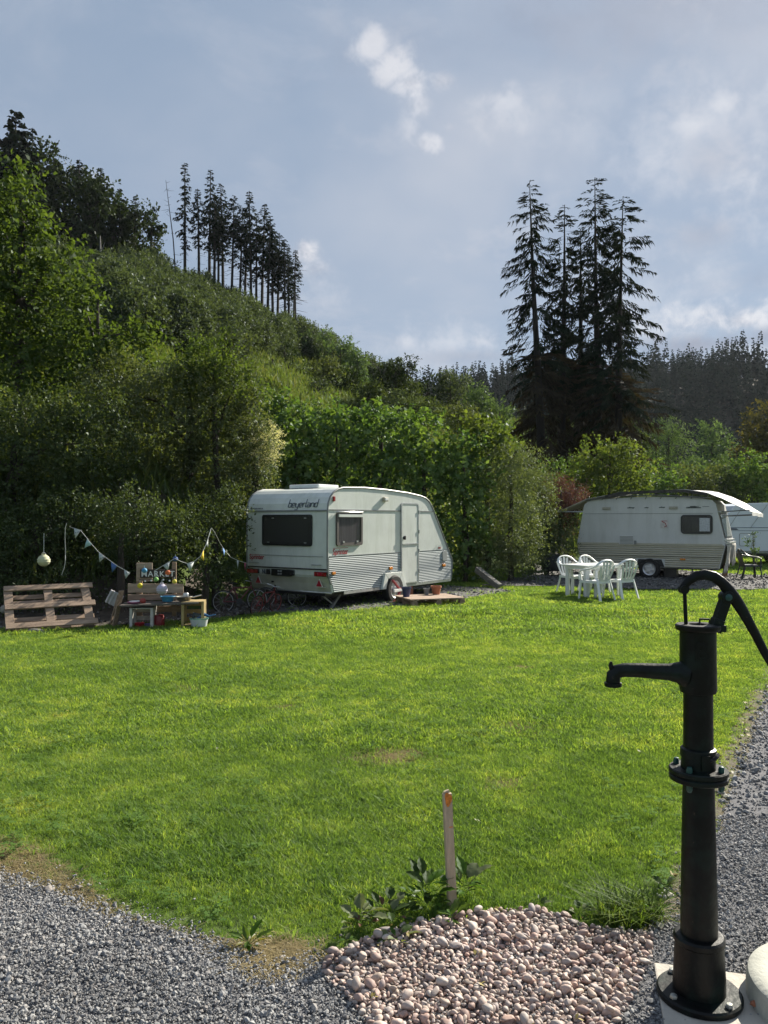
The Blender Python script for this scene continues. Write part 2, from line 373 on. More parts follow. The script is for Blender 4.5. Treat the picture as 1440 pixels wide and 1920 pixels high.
PEBBLE = [gp(600, 1822), gp(628, 1790), gp(680, 1765), gp(760, 1738), gp(830, 1722), gp(900, 1712), gp(960, 1708), gp(1050, 1716), gp(1095, 1740), gp(1160, 1744), gp(1225, 1758),
          gp(1222, 1790), gp(1200, 1840), gp(1172, 1890), gp(1140, 1950), gp(1110, 2020), gp(760, 2030), gp(716, 1950), gp(660, 1880), gp(622, 1850)]
def inside(P, poly):
    P = np.asarray(P); x, y = P[:, 0], P[:, 1]; r = np.zeros(len(P), bool); n = len(poly)
    for i in range(n):
        x0, y0 = poly[i]; x1, y1 = poly[(i+1) % n]
        if y0 == y1: continue
        c = ((y0 > y) != (y1 > y)) & (x < (x1-x0)*(y-y0)/(y1-y0)+x0); r ^= c
    return r
def edge_dist(P, poly):
    P = np.asarray(P); best = np.full(len(P), 1e9); n = len(poly)
    for i in range(n):
        a = np.array(poly[i]); b = np.array(poly[(i+1) % n]); d = b-a; L2 = max(d@d, 1e-12)
        t = np.clip(((P-a)@d)/L2, 0, 1); q = a+t[:, None]*d; best = np.minimum(best, np.hypot(*(P-q).T))
    return best
def ragged(poly, step=.06, amp=.03, seed=1):
    rr = random.Random(seed); out = []; n = len(poly)
    for i in range(n):
        a = poly[i]; b = poly[(i+1) % n]; L = math.hypot(b[0]-a[0], b[1]-a[1]); k = max(1, min(60, int(L/step)))
        for j in range(k):
            t = j/k; out.append((a[0]+(b[0]-a[0])*t+rr.uniform(-amp, amp), a[1]+(b[1]-a[1])*t+rr.uniform(-amp, amp)))
    return out
def sheet(name, poly, z, m, kind='structure', ragged_amp=.03, seed=1, drape=False):
    pl = ragged(poly, .08, ragged_amp, seed) if ragged_amp else poly
    bm = bmesh.new(); vs = [bm.verts.new((x, y, z+(hz(x, y) if drape else 0))) for x, y in pl]
    f = bm.faces.new(vs); bmesh.ops.triangulate(bm, faces=[f]); bmesh.ops.recalc_face_normals(bm, faces=bm.faces)
    if bm.faces[:][0].normal.z < 0: bmesh.ops.reverse_faces(bm, faces=bm.faces)
    me = bpy.data.meshes.new(name); bm.to_mesh(me); bm.free(); me.materials.append(m)
    o = obj(name, me); tag(o, kind=kind); return o

def ground_mat():
    m, nt, N, L, out = new_mat('turf_soil')
    b = N.new('ShaderNodeBsdfPrincipled'); b.inputs['Roughness'].default_value = .95; b.inputs['Specular IOR Level'].default_value = .1
    geo = N.new('ShaderNodeNewGeometry')
    n1 = N.new('ShaderNodeTexNoise'); n1.inputs['Scale'].default_value = .7; n1.inputs['Detail'].default_value = 8; L.new(geo.outputs['Position'], n1.inputs['Vector'])
    n2 = N.new('ShaderNodeTexNoise'); n2.inputs['Scale'].default_value = 14; n2.inputs['Detail'].default_value = 8; L.new(geo.outputs['Position'], n2.inputs['Vector'])
    r1 = ramp(N, [(.055, .09, .022), (.075, .115, .026), (.10, .125, .035)]); L.new(n1.outputs['Fac'], r1.inputs[0])
    r2 = ramp(N, [(.045, .07, .022), (.075, .105, .03), (.10, .115, .045)]); L.new(n2.outputs['Fac'], r2.inputs[0])
    mx = N.new('ShaderNodeMix'); mx.data_type = 'RGBA'; mx.inputs[0].default_value = .5; L.new(r1.outputs[0], mx.inputs[6]); L.new(r2.outputs[0], mx.inputs[7])
    L.new(mx.outputs[2], b.inputs['Base Color'])
    bp = N.new('ShaderNodeBump'); bp.inputs['Strength'].default_value = .8; bp.inputs['Distance'].default_value = .05; L.new(n2.outputs['Fac'], bp.inputs['Height']); L.new(bp.outputs[0], b.inputs['Normal'])
    L.new(b.outputs[0], out.inputs[0]); return m
M_GROUND = ground_mat()
def axis_pts(a, b, fine, coarse, far):
    return fine
xs = np.concatenate([[-2500, -1200, -600, -300, -180, -130], np.arange(-100, -24, 2.5), np.arange(-24, 26, .6), np.arange(26, 110, 2.5), [120, 150, 200, 300, 600, 1200, 2500]])
ys = np.concatenate([[-600, -200, -60, -20, -6, 0], np.arange(2, 26, .5), np.arange(26, 80, 1.2), np.arange(80, 165, 4.0), [180, 210, 300, 600, 1500, 3000]])
X, Y = np.meshgrid(xs, ys); Z = hgt(X, Y)
V = np.stack([X, Y, Z], -1).reshape(-1, 3); w = len(xs); ii, jj = np.meshgrid(np.arange(len(ys)-1), np.arange(w-1), indexing='ij')
q = (ii*w+jj).ravel(); terrain = obj('terrain', np_mesh('terrain', V, np.stack([q, q+1, q+w+1, q+w], -1), M_GROUND, smooth=True)); tag(terrain, kind='structure')

M_GRAVELBASE = mat('gravel_bed', (.15, .15, .16), .95, .35, 60, bump=.8, bscale=160, col2=(.06, .06, .065))
M_SOIL = mat('dry_soil', (.13, .11, .072), .95, .3, 16, bump=1.0, bscale=120, col2=(.06, .05, .032), dirt=(.06, .085, .025), dirt_amt=.9, dscale=7)
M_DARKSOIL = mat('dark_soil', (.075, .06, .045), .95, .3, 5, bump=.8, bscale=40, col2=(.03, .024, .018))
g1 = sheet('gravel_path', GRAVEL_L, .008, M_GRAVELBASE, ragged_amp=.025, seed=3)
sheet('bare_soil', SOIL_R, .004, M_SOIL, ragged_amp=.05, seed=5)
sheet('bare_soil', SOIL_L, .0045, M_SOIL, ragged_amp=.05, seed=6)
def ell(cx, cy, rx, ry, n=22): return [(cx+rx*math.cos(2*math.pi*i/n), cy+ry*math.sin(2*math.pi*i/n)) for i in range(n)]
BARE = [(-.07, 5.43, .30, .36), (.12, 5.5, .2, .22), (1.08, 6.3, .30, .34), (-1.9, 7.75, .26, .34), (.75, 4.9, .14, .12), (-.9, 6.9, .2, .2), (-.42, 2.98, .12, .10), (1.55, 8.9, .3, .25)]

# pitches of dark gravel under the two caravans
PITCH1 = [(-3.2, 13.95), (-1.7, 13.75), (-.5, 14.2), (.8, 15.15), (2.2, 16.8), (3.0, 17.9), (2.9, 18.8), (1.6, 19.6), (-.5, 19.6), (-2.8, 16.6)]
PITCH2 = [gp(905, 1101), gp(1000, 1101), gp(1120, 1103), gp(1240, 1106), gp(1330, 1107), gp(1440, 1108), gp(1600, 1110), (17, 22.6), (11, 23.4), (9.6, 25.3), (5.6, 26.0), (4.0, 22.6)]
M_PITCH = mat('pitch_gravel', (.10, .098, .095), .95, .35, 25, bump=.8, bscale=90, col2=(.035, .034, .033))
def drape_grid(name, poly, dz, m, step=.3):
    P = np.array(poly); x0, y0 = P.min(0); x1, y1 = P.max(0)
    gx = np.arange(x0, x1+step, step); gy = np.arange(y0, y1+step, step); X, Y = np.meshgrid(gx, gy)
    Q = np.stack([X, Y], -1).reshape(-1, 2); ins = inside(Q, poly) | (edge_dist(Q, poly) < step*.4)
    Z = hgt(Q[:, 0], Q[:, 1])+dz; V = np.column_stack([Q, Z]); w = len(gx)
    ii, jj = np.meshgrid(np.arange(len(gy)-1), np.arange(w-1), indexing='ij'); q = (ii*w+jj).ravel(); Fq = np.stack([q, q+1, q+w+1, q+w], -1)
    Fq = Fq[ins[Fq].all(1)]
    return tag(obj(name, np_mesh(name, V, Fq, m, smooth=True)), kind='structure')
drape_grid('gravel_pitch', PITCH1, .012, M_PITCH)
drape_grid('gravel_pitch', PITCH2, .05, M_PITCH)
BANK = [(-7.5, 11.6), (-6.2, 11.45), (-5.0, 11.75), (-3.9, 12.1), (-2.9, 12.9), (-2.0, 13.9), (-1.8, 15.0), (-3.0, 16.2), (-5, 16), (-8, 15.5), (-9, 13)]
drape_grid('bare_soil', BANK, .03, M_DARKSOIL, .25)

# ------------------------------------------------------------------ scatter with geometry nodes (ground cover only)
def scatter(name, pts, scales, rots, protos, mat_=None, kind='stuff', parent=None, tilt=None):
    """points (n,3), uniform scale, z rotation; instances of the prototype meshes"""
    n = len(pts)
    me = bpy.data.meshes.new(name); me.vertices.add(n); me.vertices.foreach_set('co', np.asarray(pts, np.float32).ravel())
    a = me.attributes.new('size', 'FLOAT', 'POINT'); a.data.foreach_set('value', np.asarray(scales, np.float32))
    r3 = np.zeros((n, 3), np.float32); r3[:, 2] = rots
    if tilt is not None: r3[:, :2] = tilt
    a = me.attributes.new('turn', 'FLOAT_VECTOR', 'POINT'); a.data.foreach_set('vector', r3.ravel())
    a = me.attributes.new('pick', 'INT', 'POINT'); a.data.foreach_set('value', np.random.default_rng(n).integers(0, len(protos), n).astype(np.int32))
    o = obj(name, me, parent)
    c = bpy.data.collections.new(name+'_kinds')
    for p in protos: c.objects.link(bpy.data.objects.new(p.name, p))
    ng = bpy.data.node_groups.new(name+'_scatter', 'GeometryNodeTree')
    ng.interface.new_socket('Geometry', in_out='INPUT', socket_type='NodeSocketGeometry'); ng.interface.new_socket('Geometry', in_out='OUTPUT', socket_type='NodeSocketGeometry')
    N, L = ng.nodes, ng.links
    gi = N.new('NodeGroupInput'); go = N.new('NodeGroupOutput')
    ci = N.new('GeometryNodeCollectionInfo'); ci.inputs['Collection'].default_value = c; ci.inputs['Separate Children'].default_value = True; ci.inputs['Reset Children'].default_value = True
    io = N.new('GeometryNodeInstanceOnPoints'); io.inputs['Pick Instance'].default_value = True
    def at(nm, tp):
        x = N.new('GeometryNodeInputNamedAttribute'); x.data_type = tp; x.inputs['Name'].default_value = nm; return [s for s in x.outputs if s.enabled and s.name == 'Attribute'][0]
    L.new(gi.outputs[0], io.inputs['Points']); L.new(ci.outputs[0], io.inputs['Instance'])
    L.new(at('pick', 'INT'), io.inputs['Instance Index']); L.new(at('turn', 'FLOAT_VECTOR'), io.inputs['Rotation']); L.new(at('size', 'FLOAT'), io.inputs['Scale'])
    L.new(io.outputs[0], go.inputs[0])
    md = o.modifiers.new('scatter', 'NODES'); md.node_group = ng
    return tag(o, kind=kind)

# ------------------------------------------------------------------ grass
def grass_mat():
    m, nt, N, L, out = new_mat('lawn_blades')
    geo = N.new('ShaderNodeNewGeometry'); a = N.new('ShaderNodeAttribute'); a.attribute_name = 'rnd'
    n1 = N.new('ShaderNodeTexNoise'); n1.inputs['Scale'].default_value = .55; n1.inputs['Detail'].default_value = 5; n1.inputs['Roughness'].default_value = .6; L.new(geo.outputs['Position'], n1.inputs['Vector'])
    n2 = N.new('ShaderNodeTexNoise'); n2.inputs['Scale'].default_value = 3.2; n2.inputs['Detail'].default_value = 4; L.new(geo.outputs['Position'], n2.inputs['Vector'])
    s = N.new('ShaderNodeMath'); s.operation = 'ADD'; L.new(n1.outputs['Fac'], s.inputs[0]); L.new(n2.outputs['Fac'], s.inputs[1])
    s2 = N.new('ShaderNodeMath'); s2.operation = 'MULTIPLY_ADD'; s2.inputs[1].default_value = 1.5; s2.inputs[2].default_value = -1.35; L.new(s.outputs[0], s2.inputs[0])
    s3 = N.new('ShaderNodeMath'); s3.operation = 'ADD'; s3.use_clamp = True; L.new(s2.outputs[0], s3.inputs[0]); L.new(a.outputs['Fac'], s3.inputs[1])
    rp = ramp(N, [(.098, .175, .048), (.160, .255, .066), (.228, .318, .086), (.305, .362, .110), (.39, .37, .16)]); L.new(s3.outputs[0], rp.inputs[0])
    df = N.new('ShaderNodeBsdfDiffuse'); tr = N.new('ShaderNodeBsdfTranslucent'); gl = N.new('ShaderNodeBsdfGlossy'); gl.inputs['Roughness'].default_value = .45; gl.inputs['Color'].default_value = (.8, .9, .7, 1)
    L.new(rp.outputs[0], df.inputs[0])
    mc = N.new('ShaderNodeMix'); mc.data_type = 'RGBA'; mc.blend_type = 'MULTIPLY'; mc.inputs[0].default_value = 1; L.new(rp.outputs[0], mc.inputs[6]); mc.inputs[7].default_value = (1.7, 1.6, .55, 1); L.new(mc.outputs[2], tr.inputs[0])
    m1 = N.new('ShaderNodeMixShader'); m1.inputs[0].default_value = .55; L.new(df.outputs[0], m1.inputs[1]); L.new(tr.outputs[0], m1.inputs[2])
    m2 = N.new('ShaderNodeMixShader'); m2.inputs[0].default_value = .012; L.new(m1.outputs[0], m2.inputs[1]); L.new(gl.outputs[0], m2.inputs[2]); L.new(m2.outputs[0], out.inputs[0])
    return m
M_GRASS = grass_mat()
def tuft(name, nb, spread, hmin, hmax, wd, seed, m, lean=.45, rbase=0.0, rvar=.35):
    g = np.random.default_rng(seed); V = []; Fq = []; rn = []
    for b in range(nb):
        a = g.uniform(0, 2*math.pi); r = spread*math.sqrt(g.uniform()); bx, by = r*math.cos(a), r*math.sin(a)
        h = g.uniform(hmin, hmax); d = g.uniform(0, 2*math.pi); ln = h*lean*g.uniform(.3, 1.4)
        t = d+math.pi/2+g.uniform(-.5, .5); wx, wy = math.cos(t)*wd*.5, math.sin(t)*wd*.5; k = len(V)
        for (f, ww) in ((0, 1.0), (.55, .85), (1, .12)):
            cx = bx+math.cos(d)*ln*f*f; cy = by+math.sin(d)*ln*f*f; cz = h*(f-.22*f*f*lean)
            V += [(cx-wx*ww, cy-wy*ww, cz), (cx+wx*ww, cy+wy*ww, cz)]
        Fq += [(k, k+1, k+3, k+2), (k+2, k+3, k+5, k+4)]; c = rbase+g.uniform(-rvar, rvar); rn += [c, c+.06]
    return np_mesh(name, V, Fq, m, {'rnd': rn}, smooth=True)
def lawn_points(d0, d1, per_m2, seed, side=.56, inner=0.0):
    g = np.random.default_rng(seed); area = side*(d1*d1-d0*d0); n = int(area*per_m2)
    D = np.sqrt(g.uniform(d0*d0, d1*d1, n)); u = g.uniform(-side, side, n); P = np.column_stack([u*D, D])
    keep = ~inside(P, GRAVEL_L) & (np.abs(u) >= inner); ed = edge_dist(P, GRAVEL_L)
    keep &= g.uniform(size=n) < np.clip((ed-.01)/.16, .06, 1)
    soil = inside(P, SOIL_R) | inside(P, SOIL_L)
    es = np.minimum(edge_dist(P, SOIL_R), edge_dist(P, SOIL_L))
    pn = .5+.5*np.sin(P[:, 0]*9+3*np.sin(P[:, 1]*5))*np.sin(P[:, 1]*8+2*np.sin(P[:, 0]*6))
    keep &= ~soil | (g.uniform(size=n) < np.clip(.75-es*1.8, .14, 1)+.25*(pn > .55))
    for (cx, cy, rx, ry) in BARE:
        q = np.hypot((P[:, 0]-cx)/rx, (P[:, 1]-cy)/ry); keep &= g.uniform(size=n) < np.clip(.34+.8*(q-.45), .30, 1)
    keep &= ~inside(P, PITCH1) | (g.uniform(size=n) < .02)
    keep &= ~inside(P, PITCH2); keep &= ~inside(P, BANK)
    keep &= ~inside(P, PEBBLE)
    u = P[:, 0]/P[:, 1]; keep &= P[:, 1] < np.interp(u, U, FT)+1.0
    P = P[keep]; return np.column_stack([P, hgt(P[:, 0], P[:, 1])]), g
def lawn(d0, d1, per, seed, protos, smin, smax, side=.56, inner=0.0):
    P, g = lawn_points(d0, d1, per, seed, side, inner); n = len(P)
    # clumpy height
    cl = .8+.45*(.5+.5*np.sin(P[:, 0]*2.3+np.sin(P[:, 1]*1.7)*1.5)*np.sin(P[:, 1]*2.9+np.sin(P[:, 0]*2.1)))
    s = g.uniform(smin, smax, n)*cl
    for poly in (GRAVEL_L, SOIL_R, SOIL_L): s *= np.clip(.62+edge_dist(P[:, :2], poly)*.8, .6, 1)
    ti = g.normal(0, .12, (n, 2))
    return scatter('grass', P, s, g.uniform(0, 6.28, n), protos, tilt=ti)
near = [tuft('grass_tuft', 16, .032, .020, .052, .0028, 20+i, M_GRASS, .8) for i in range(5)]
mid = [tuft('grass_tuft', 16, .055, .024, .056, .0048, 40+i, M_GRASS, .85) for i in range(5)]
far = [tuft('grass_tuft', 16, .12, .028, .062, .009, 60+i, M_GRASS, .9) for i in range(5)]
lawn(2.6, 5.6, 3300, 1, near, .75, 1.15)
lawn(5.6, 11.0, 1500, 2, mid, .8, 1.2)
lawn(11.0, 24.0, 380, 3, far, .8, 1.25)
lawn(24.0, 60.0, 40, 4, far, 1.4, 2.2, .85)
lawn(3.5, 9.0, 620, 5, mid, .9, 1.3, 1.1, .56); lawn(9.0, 24.0, 130, 6, far, .9, 1.4, 1.0, .56)
# white clover-like flecks and yellow leaves on the lawn
def fleck(name, col, s, seed):
    g = np.random.default_rng(seed); V = []; Fq = []
    for i in range(3):
        a = g.uniform(0, 6.28); x, y = g.uniform(-s, s, 2); c, d = math.cos(a)*s, math.sin(a)*s
        k = len(V); V += [(x-c, y-d, .03), (x+d*.6, y-c*.6, .036), (x+c, y+d, .042), (x-d*.6, y+c*.6, .036)]; Fq.append((k, k+1, k+2, k+3))
    return np_mesh(name, V, Fq, col)
M_FALLEN = mat('fallen_leaf', (.32, .25, .05), .7, .3, 20)
M_PALELEAF = mat('pale_dry_leaf', (.38, .36, .27), .7, .2, 20)
P, g = lawn_points(3.0, 12.0, 1.1, 91); scatter('fallen_leaves', P, g.uniform(.6, 1.2, len(P)), g.uniform(0, 6.28, len(P)), [fleck('fallen_leaf', M_FALLEN, .012, 1), fleck('fallen_leaf', M_PALELEAF, .009, 2)])
sr = np.random.default_rng(8); Q = np.column_stack([sr.uniform(.9, 4.5, 900), sr.uniform(2.9, 8.5, 900)]); Q = Q[inside(Q, SOIL_R) & ~inside(Q, GRAVEL_L)]
scatter('fallen_leaves', np.column_stack([Q, np.full(len(Q), -.015)]), sr.uniform(.7, 1.5, len(Q)), sr.uniform(0, 6.28, len(Q)), [fleck('fallen_leaf', M_FALLEN, .012, 3), fleck('fallen_leaf', M_PALELEAF, .012, 4)])
# dry straw on the soil edges
M_STRAW = leaf_mat('dry_straw', [(.26, .21, .11), (.35, .29, .16), (.44, .38, .23)], trans=.3)
straw = [tuft('straw_tuft', 8, .05, .01, .03, .003, 80+i, M_STRAW, 2.5) for i in range(3)]
for poly, k in ((SOIL_R, 12000), (SOIL_L, 8000)):
    P = np.array(poly); Q = sr.uniform(P.min(0), P.max(0), (k, 2)); Q = Q[inside(Q, poly) & ~inside(Q, GRAVEL_L)]
    scatter('dry_grass', np.column_stack([Q, np.full(len(Q), .004)]), sr.uniform(.5, 1.2, len(Q)), sr.uniform(0, 6.28, len(Q)), straw)
for (cx, cy, rx, ry) in BARE:
    Q = np.column_stack([sr.normal(cx, rx*.5, 500), sr.normal(cy, ry*.5, 500)])
    scatter('dry_grass', np.column_stack([Q, hgt(Q[:, 0], Q[:, 1])+.004]), sr.uniform(.6, 1.3, len(Q)), sr.uniform(0, 6.28, len(Q)), straw)

# ------------------------------------------------------------------ gravel and pebbles
def stone_mesh(name, m, seed, sub=1, sq=(1, .75, .6), rough=.18, smooth=False):
    bm = bmesh.new(); bmesh.ops.create_icosphere(bm, subdivisions=sub, radius=1.0); g = random.Random(seed)
    k = [Vector((g.gauss(0, 1), g.gauss(0, 1), g.gauss(0, 1))).normalized() for _ in range(7)]; o = [g.uniform(.42, .85) for _ in range(7)]
    for v in bm.verts:
        p = v.co.copy()
        for kk, oo in zip(k, o):
            e = p.dot(kk)-oo
            if e > 0: p -= kk*e*(.88 if smooth else 1.0)
        v.co = Vector((p.x*sq[0], p.y*sq[1], p.z*sq[2]))*(1+g.uniform(-rough, rough)*.5)
    me = bpy.data.meshes.new(name); bm.to_mesh(me); bm.free()
    me.polygons.foreach_set('use_smooth', [smooth]*len(me.polygons)); me.materials.append(m); return me
def stone_mat(name, cols, rough=.8):
    m, nt, N, L, out = new_mat(name)
    oi = N.new('ShaderNodeObjectInfo'); rp = ramp(N, cols); rp.color_ramp.interpolation = 'LINEAR'; L.new(oi.outputs['Random'], rp.inputs[0])
    tc = N.new('ShaderNodeNewGeometry'); nz = N.new('ShaderNodeTexNoise'); nz.inputs['Scale'].default_value = 70; nz.inputs['Detail'].default_value = 5; L.new(tc.outputs['Position'], nz.inputs['Vector'])
    mr = N.new('ShaderNodeMapRange'); mr.inputs[3].default_value = .68; mr.inputs[4].default_value = 1.3; nl = N.new('ShaderNodeTexNoise'); nl.inputs['Scale'].default_value = 1.9; nl.inputs['Detail'].default_value = 5; L.new(tc.outputs['Position'], nl.inputs['Vector']); ml = N.new('ShaderNodeMapRange'); ml.inputs[1].default_value = .3; ml.inputs[2].default_value = .7; ml.inputs[3].default_value = .72; ml.inputs[4].default_value = 1.22; L.new(nl.outputs['Fac'], ml.inputs[0]); L.new(nz.outputs['Fac'], mr.inputs[0])
    mx = N.new('ShaderNodeMix'); mx.data_type = 'RGBA'; mx.blend_type = 'MULTIPLY'; mx.inputs[0].default_value = 1; L.new(rp.outputs[0], mx.inputs[6]); mm = N.new('ShaderNodeMath'); mm.operation = 'MULTIPLY'; L.new(mr.outputs[0], mm.inputs[0]); L.new(ml.outputs[0], mm.inputs[1]); L.new(mm.outputs[0], mx.inputs[7])
    b = N.new('ShaderNodeBsdfPrincipled'); b.inputs['Roughness'].default_value = rough; b.inputs['Specular IOR Level'].default_value = .3; L.new(mx.outputs[2], b.inputs['Base Color'])
    bp = N.new('ShaderNodeBump'); bp.inputs['Strength'].default_value = .25; bp.inputs['Distance'].default_value = .004; L.new(nz.outputs['Fac'], bp.inputs['Height']); L.new(bp.outputs[0], b.inputs['Normal'])
    L.new(b.outputs[0], out.inputs[0]); return m
M_GRAVEL = stone_mat('gravel_stone', [(.125, .125, .128), (.175, .177, .18), (.21, .212, .216), (.255, .255, .257), (.34, .335, .325), (.24, .22, .208)])
gst = [stone_mesh('gravel_stone', M_GRAVEL, s, 1, (1, R.uniform(.6, .9), R.uniform(.45, .7))) for s in range(6)]
def gravel_points(n, box, d_lim, seed):
    g = np.random.default_rng(seed); Q = g.uniform(box[0], box[1], (n, 2)); k = inside(Q, GRAVEL_L) & (Q[:, 1] > d_lim[0]) & (Q[:, 1] < d_lim[1]) & (np.abs(Q[:, 0]) < Q[:, 1]*.60+.1); return Q[k], g
SLAB_C, SLAB_ROT = Vector((1.17, 2.60)), rad(-8)
def grav(n, box, lim, seed, s0, s1):
    Q, g = gravel_points(n, box, lim, seed); ed = edge_dist(Q, PEBBLE); k = ~(inside(Q, PEBBLE) & (ed > .04)); Q = Q[k]; m = len(Q)
    s = np.clip(g.lognormal(0, .35, m), .5, 2.4)*g.uniform(s0, s1, m)
    # heaped a little along the left edge
    z = .010+np.abs(g.normal(0, .004, m))
    scatter('gravel', np.column_stack([Q, z]), s, g.uniform(0, 6.28, m), gst, tilt=g.uniform(-.9, .9, (m, 2)), parent=g1)
grav(60000, (-2.6, 2.2), (1.9, 4.0), 1, .0050, .0085) if False else None
Qn = 52000
g0 = np.random.default_rng(5)
def grav_rect(n, x0, x1, y0, y1, seed, s0, s1):
    g = np.random.default_rng(seed); Q = np.column_stack([g.uniform(x0, x1, n), g.uniform(y0, y1, n)])
    Q = Q[(inside(Q, GRAVEL_L) | (g.exponential(.035, n) > edge_dist(Q, GRAVEL_L))) & (np.abs(Q[:, 0]) < Q[:, 1]*.95+.2)]; Q = Q[~(inside(Q, PEBBLE) & (edge_dist(Q, PEBBLE) > .05))]; m = len(Q)
    s = np.clip(g.lognormal(0, .48, m), .5, 3.2)*g.uniform(s0, s1, m); z = .009+np.abs(g.normal(0, .004, m))
    scatter('gravel', np.column_stack([Q, z]), s, g.uniform(0, 6.28, m), gst, tilt=g.uniform(-.9, .9, (m, 2)), parent=g1)
grav_rect(105000, -2.5, .3, 2.1, 4.0, 1, .0036, .0058)
grav_rect(98000, .3, 3.6, 2.1, 4.4, 2, .0036, .0058)
grav_rect(95000, 1.4, 9.0, 4.4, 12.0, 3, .007, .012)
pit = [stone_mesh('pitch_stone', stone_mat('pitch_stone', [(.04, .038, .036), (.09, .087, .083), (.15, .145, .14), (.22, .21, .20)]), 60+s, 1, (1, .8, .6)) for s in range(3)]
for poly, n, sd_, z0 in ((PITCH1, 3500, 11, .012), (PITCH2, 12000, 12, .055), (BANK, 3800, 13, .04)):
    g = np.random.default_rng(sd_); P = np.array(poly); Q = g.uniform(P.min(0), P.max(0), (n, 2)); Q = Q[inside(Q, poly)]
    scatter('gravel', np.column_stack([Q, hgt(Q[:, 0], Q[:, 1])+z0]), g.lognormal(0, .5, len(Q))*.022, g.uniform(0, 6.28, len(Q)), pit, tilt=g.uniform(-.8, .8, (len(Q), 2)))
# bigger loose stones along the gravel edge: each its own thing
M_LOOSE = stone_mat('loose_stone', [(.15, .135, .125), (.22, .20, .185), (.28, .25, .22)])
edge_stones = [(262, 1793, .036, 'large pale stone lying on the grey gravel'), (280, 1797, .030, 'smaller stone touching the large pale stone on the gravel'), (280, 1752, .034, 'pinkish stone at the edge where gravel meets grass'),
               (322, 1752, .030, 'round grey stone half in the grass beside the gravel edge'), (404, 1790, .026, 'grey stone among the gravel near its grass edge'), (370, 1812, .022, 'small pale stone sitting alone on the gravel'),
               (150, 1664, .036, 'flat stone in the thin grass at the far left edge of the gravel'), (28, 1646, .028, 'dark stone on the gravel edge by the bare soil'), (95, 1668, .05, 'long flat stone set along the gravel edge'),
               (530, 1797, .036, 'pale stone in the bare soil between gravel and grass'), (605, 1800, .026, 'greyish stone at the left tip of the pebble bed'), (1422, 1612, .020, 'flat buff stone lying on the right gravel path'),
               (1362, 1701, .018, 'small tan stone on the gravel right of the pump')]
for k, (px_, py_, s_, lb) in enumerate(edge_stones):
    x, y = gp(px_, py_); o = obj('stone', stone_mesh('stone', M_LOOSE, 300+k, 2, (1, R.uniform(.55, .8), R.uniform(.4, .55)), .10, False))
    s_ *= .72; o.location = (x, y, s_*.3); o.scale = (s_, s_, s_); o.rotation_euler = (0, 0, R.uniform(0, 3)); tag(o, lb, 'stone')

# pebble bed: 300 pebbles as parts, the rest as one joined part
M_PEBBLE = stone_mat('pebble', [(.26, .18, .155), (.37, .265, .23), (.42, .325, .28), (.45, .37, .315), (.29, .245, .235), (.52, .455, .40), (.40, .26, .21), (.34, .295, .285), (.44, .34, .265)], .65)
M_PEBBLEBASE = mat('pebble_bed', (.20, .15, .13), .95, .3, 40, bump=.7, bscale=60, col2=(.10, .075, .065))
bed = sheet('pebble_bed', PEBBLE, .013, M_PEBBLEBASE, ragged_amp=.012, seed=9)
pm = [stone_mesh('pebble', M_PEBBLE, 100+s, 2, (R.uniform(1, 1.2), R.uniform(.62, .9), R.uniform(.42, .66)), .07, True) for s in range(14)]
g = np.random.default_rng(77); Pp = np.array(PEBBLE)
cand = g.uniform(Pp.min(0), Pp.max(0), (30000, 2)); cand = cand[inside(cand, PEBBLE)]
sz = np.clip(g.lognormal(math.log(.0120), .36, len(cand)), .006, .025)
grid = {}; chosen = []
for (x, y), s in zip(cand, sz):
    cx, cy = int(x/.05), int(y/.05); ok = True
    for a in (-1, 0, 1):
        for b in (-1, 0, 1):
            for (x2, y2, s2) in grid.get((cx+a, cy+b), ()):
                if (x-x2)**2+(y-y2)**2 < (.80*(s+s2))**2: ok = False; break
            if not ok: break
        if not ok: break
    if ok: grid.setdefault((cx, cy), []).append((x, y, s)); chosen.append((x, y, s))
# a second layer in the gaps
extra = [(float(x), float(y), float(s)) for (x, y), s in zip(cand[:1000], sz[:1000])]
pebs = [(x, y, s, .013+s*.35+g.uniform(0, .004)) for x, y, s in chosen] + [(x, y, s*.95, .013+s*.85) for x, y, s in extra]
in_view = lambda x, y: y > 2.56 and abs(x) < y*.5
order = sorted(range(len(pebs)), key=lambda i: -(pebs[i][2]/pebs[i][1]*(1 if in_view(pebs[i][0], pebs[i][1]) else .01)*(1.4 if i >= len(chosen) else 1)))
rest_v, rest_f = [], []; nb = 0
for rank, i in enumerate(order):
    x, y, s, z = pebs[i]; me = pm[i % len(pm)]; rx, ry, rz = g.uniform(-.5, .5), g.uniform(-.5, .5), g.uniform(0, 6.28)
    if rank < 300:
        o = obj('pebble', me, bed); o.location = (x, y, z); o.scale = (s*1.15, s*1.15, s*1.15); o.rotation_euler = (rx, ry, rz)
    else:
        pass
rest = [pebs[i] for i in order[300:]]; r_ = np.array(rest)
scatter('pebbles', r_[:, [0, 1, 3]], r_[:, 2]*1.15, g.uniform(0, 6.28, len(rest)), pm, tilt=g.uniform(-.5, .5, (len(rest), 2)), parent=bed)
print('pebbles', len(pebs))

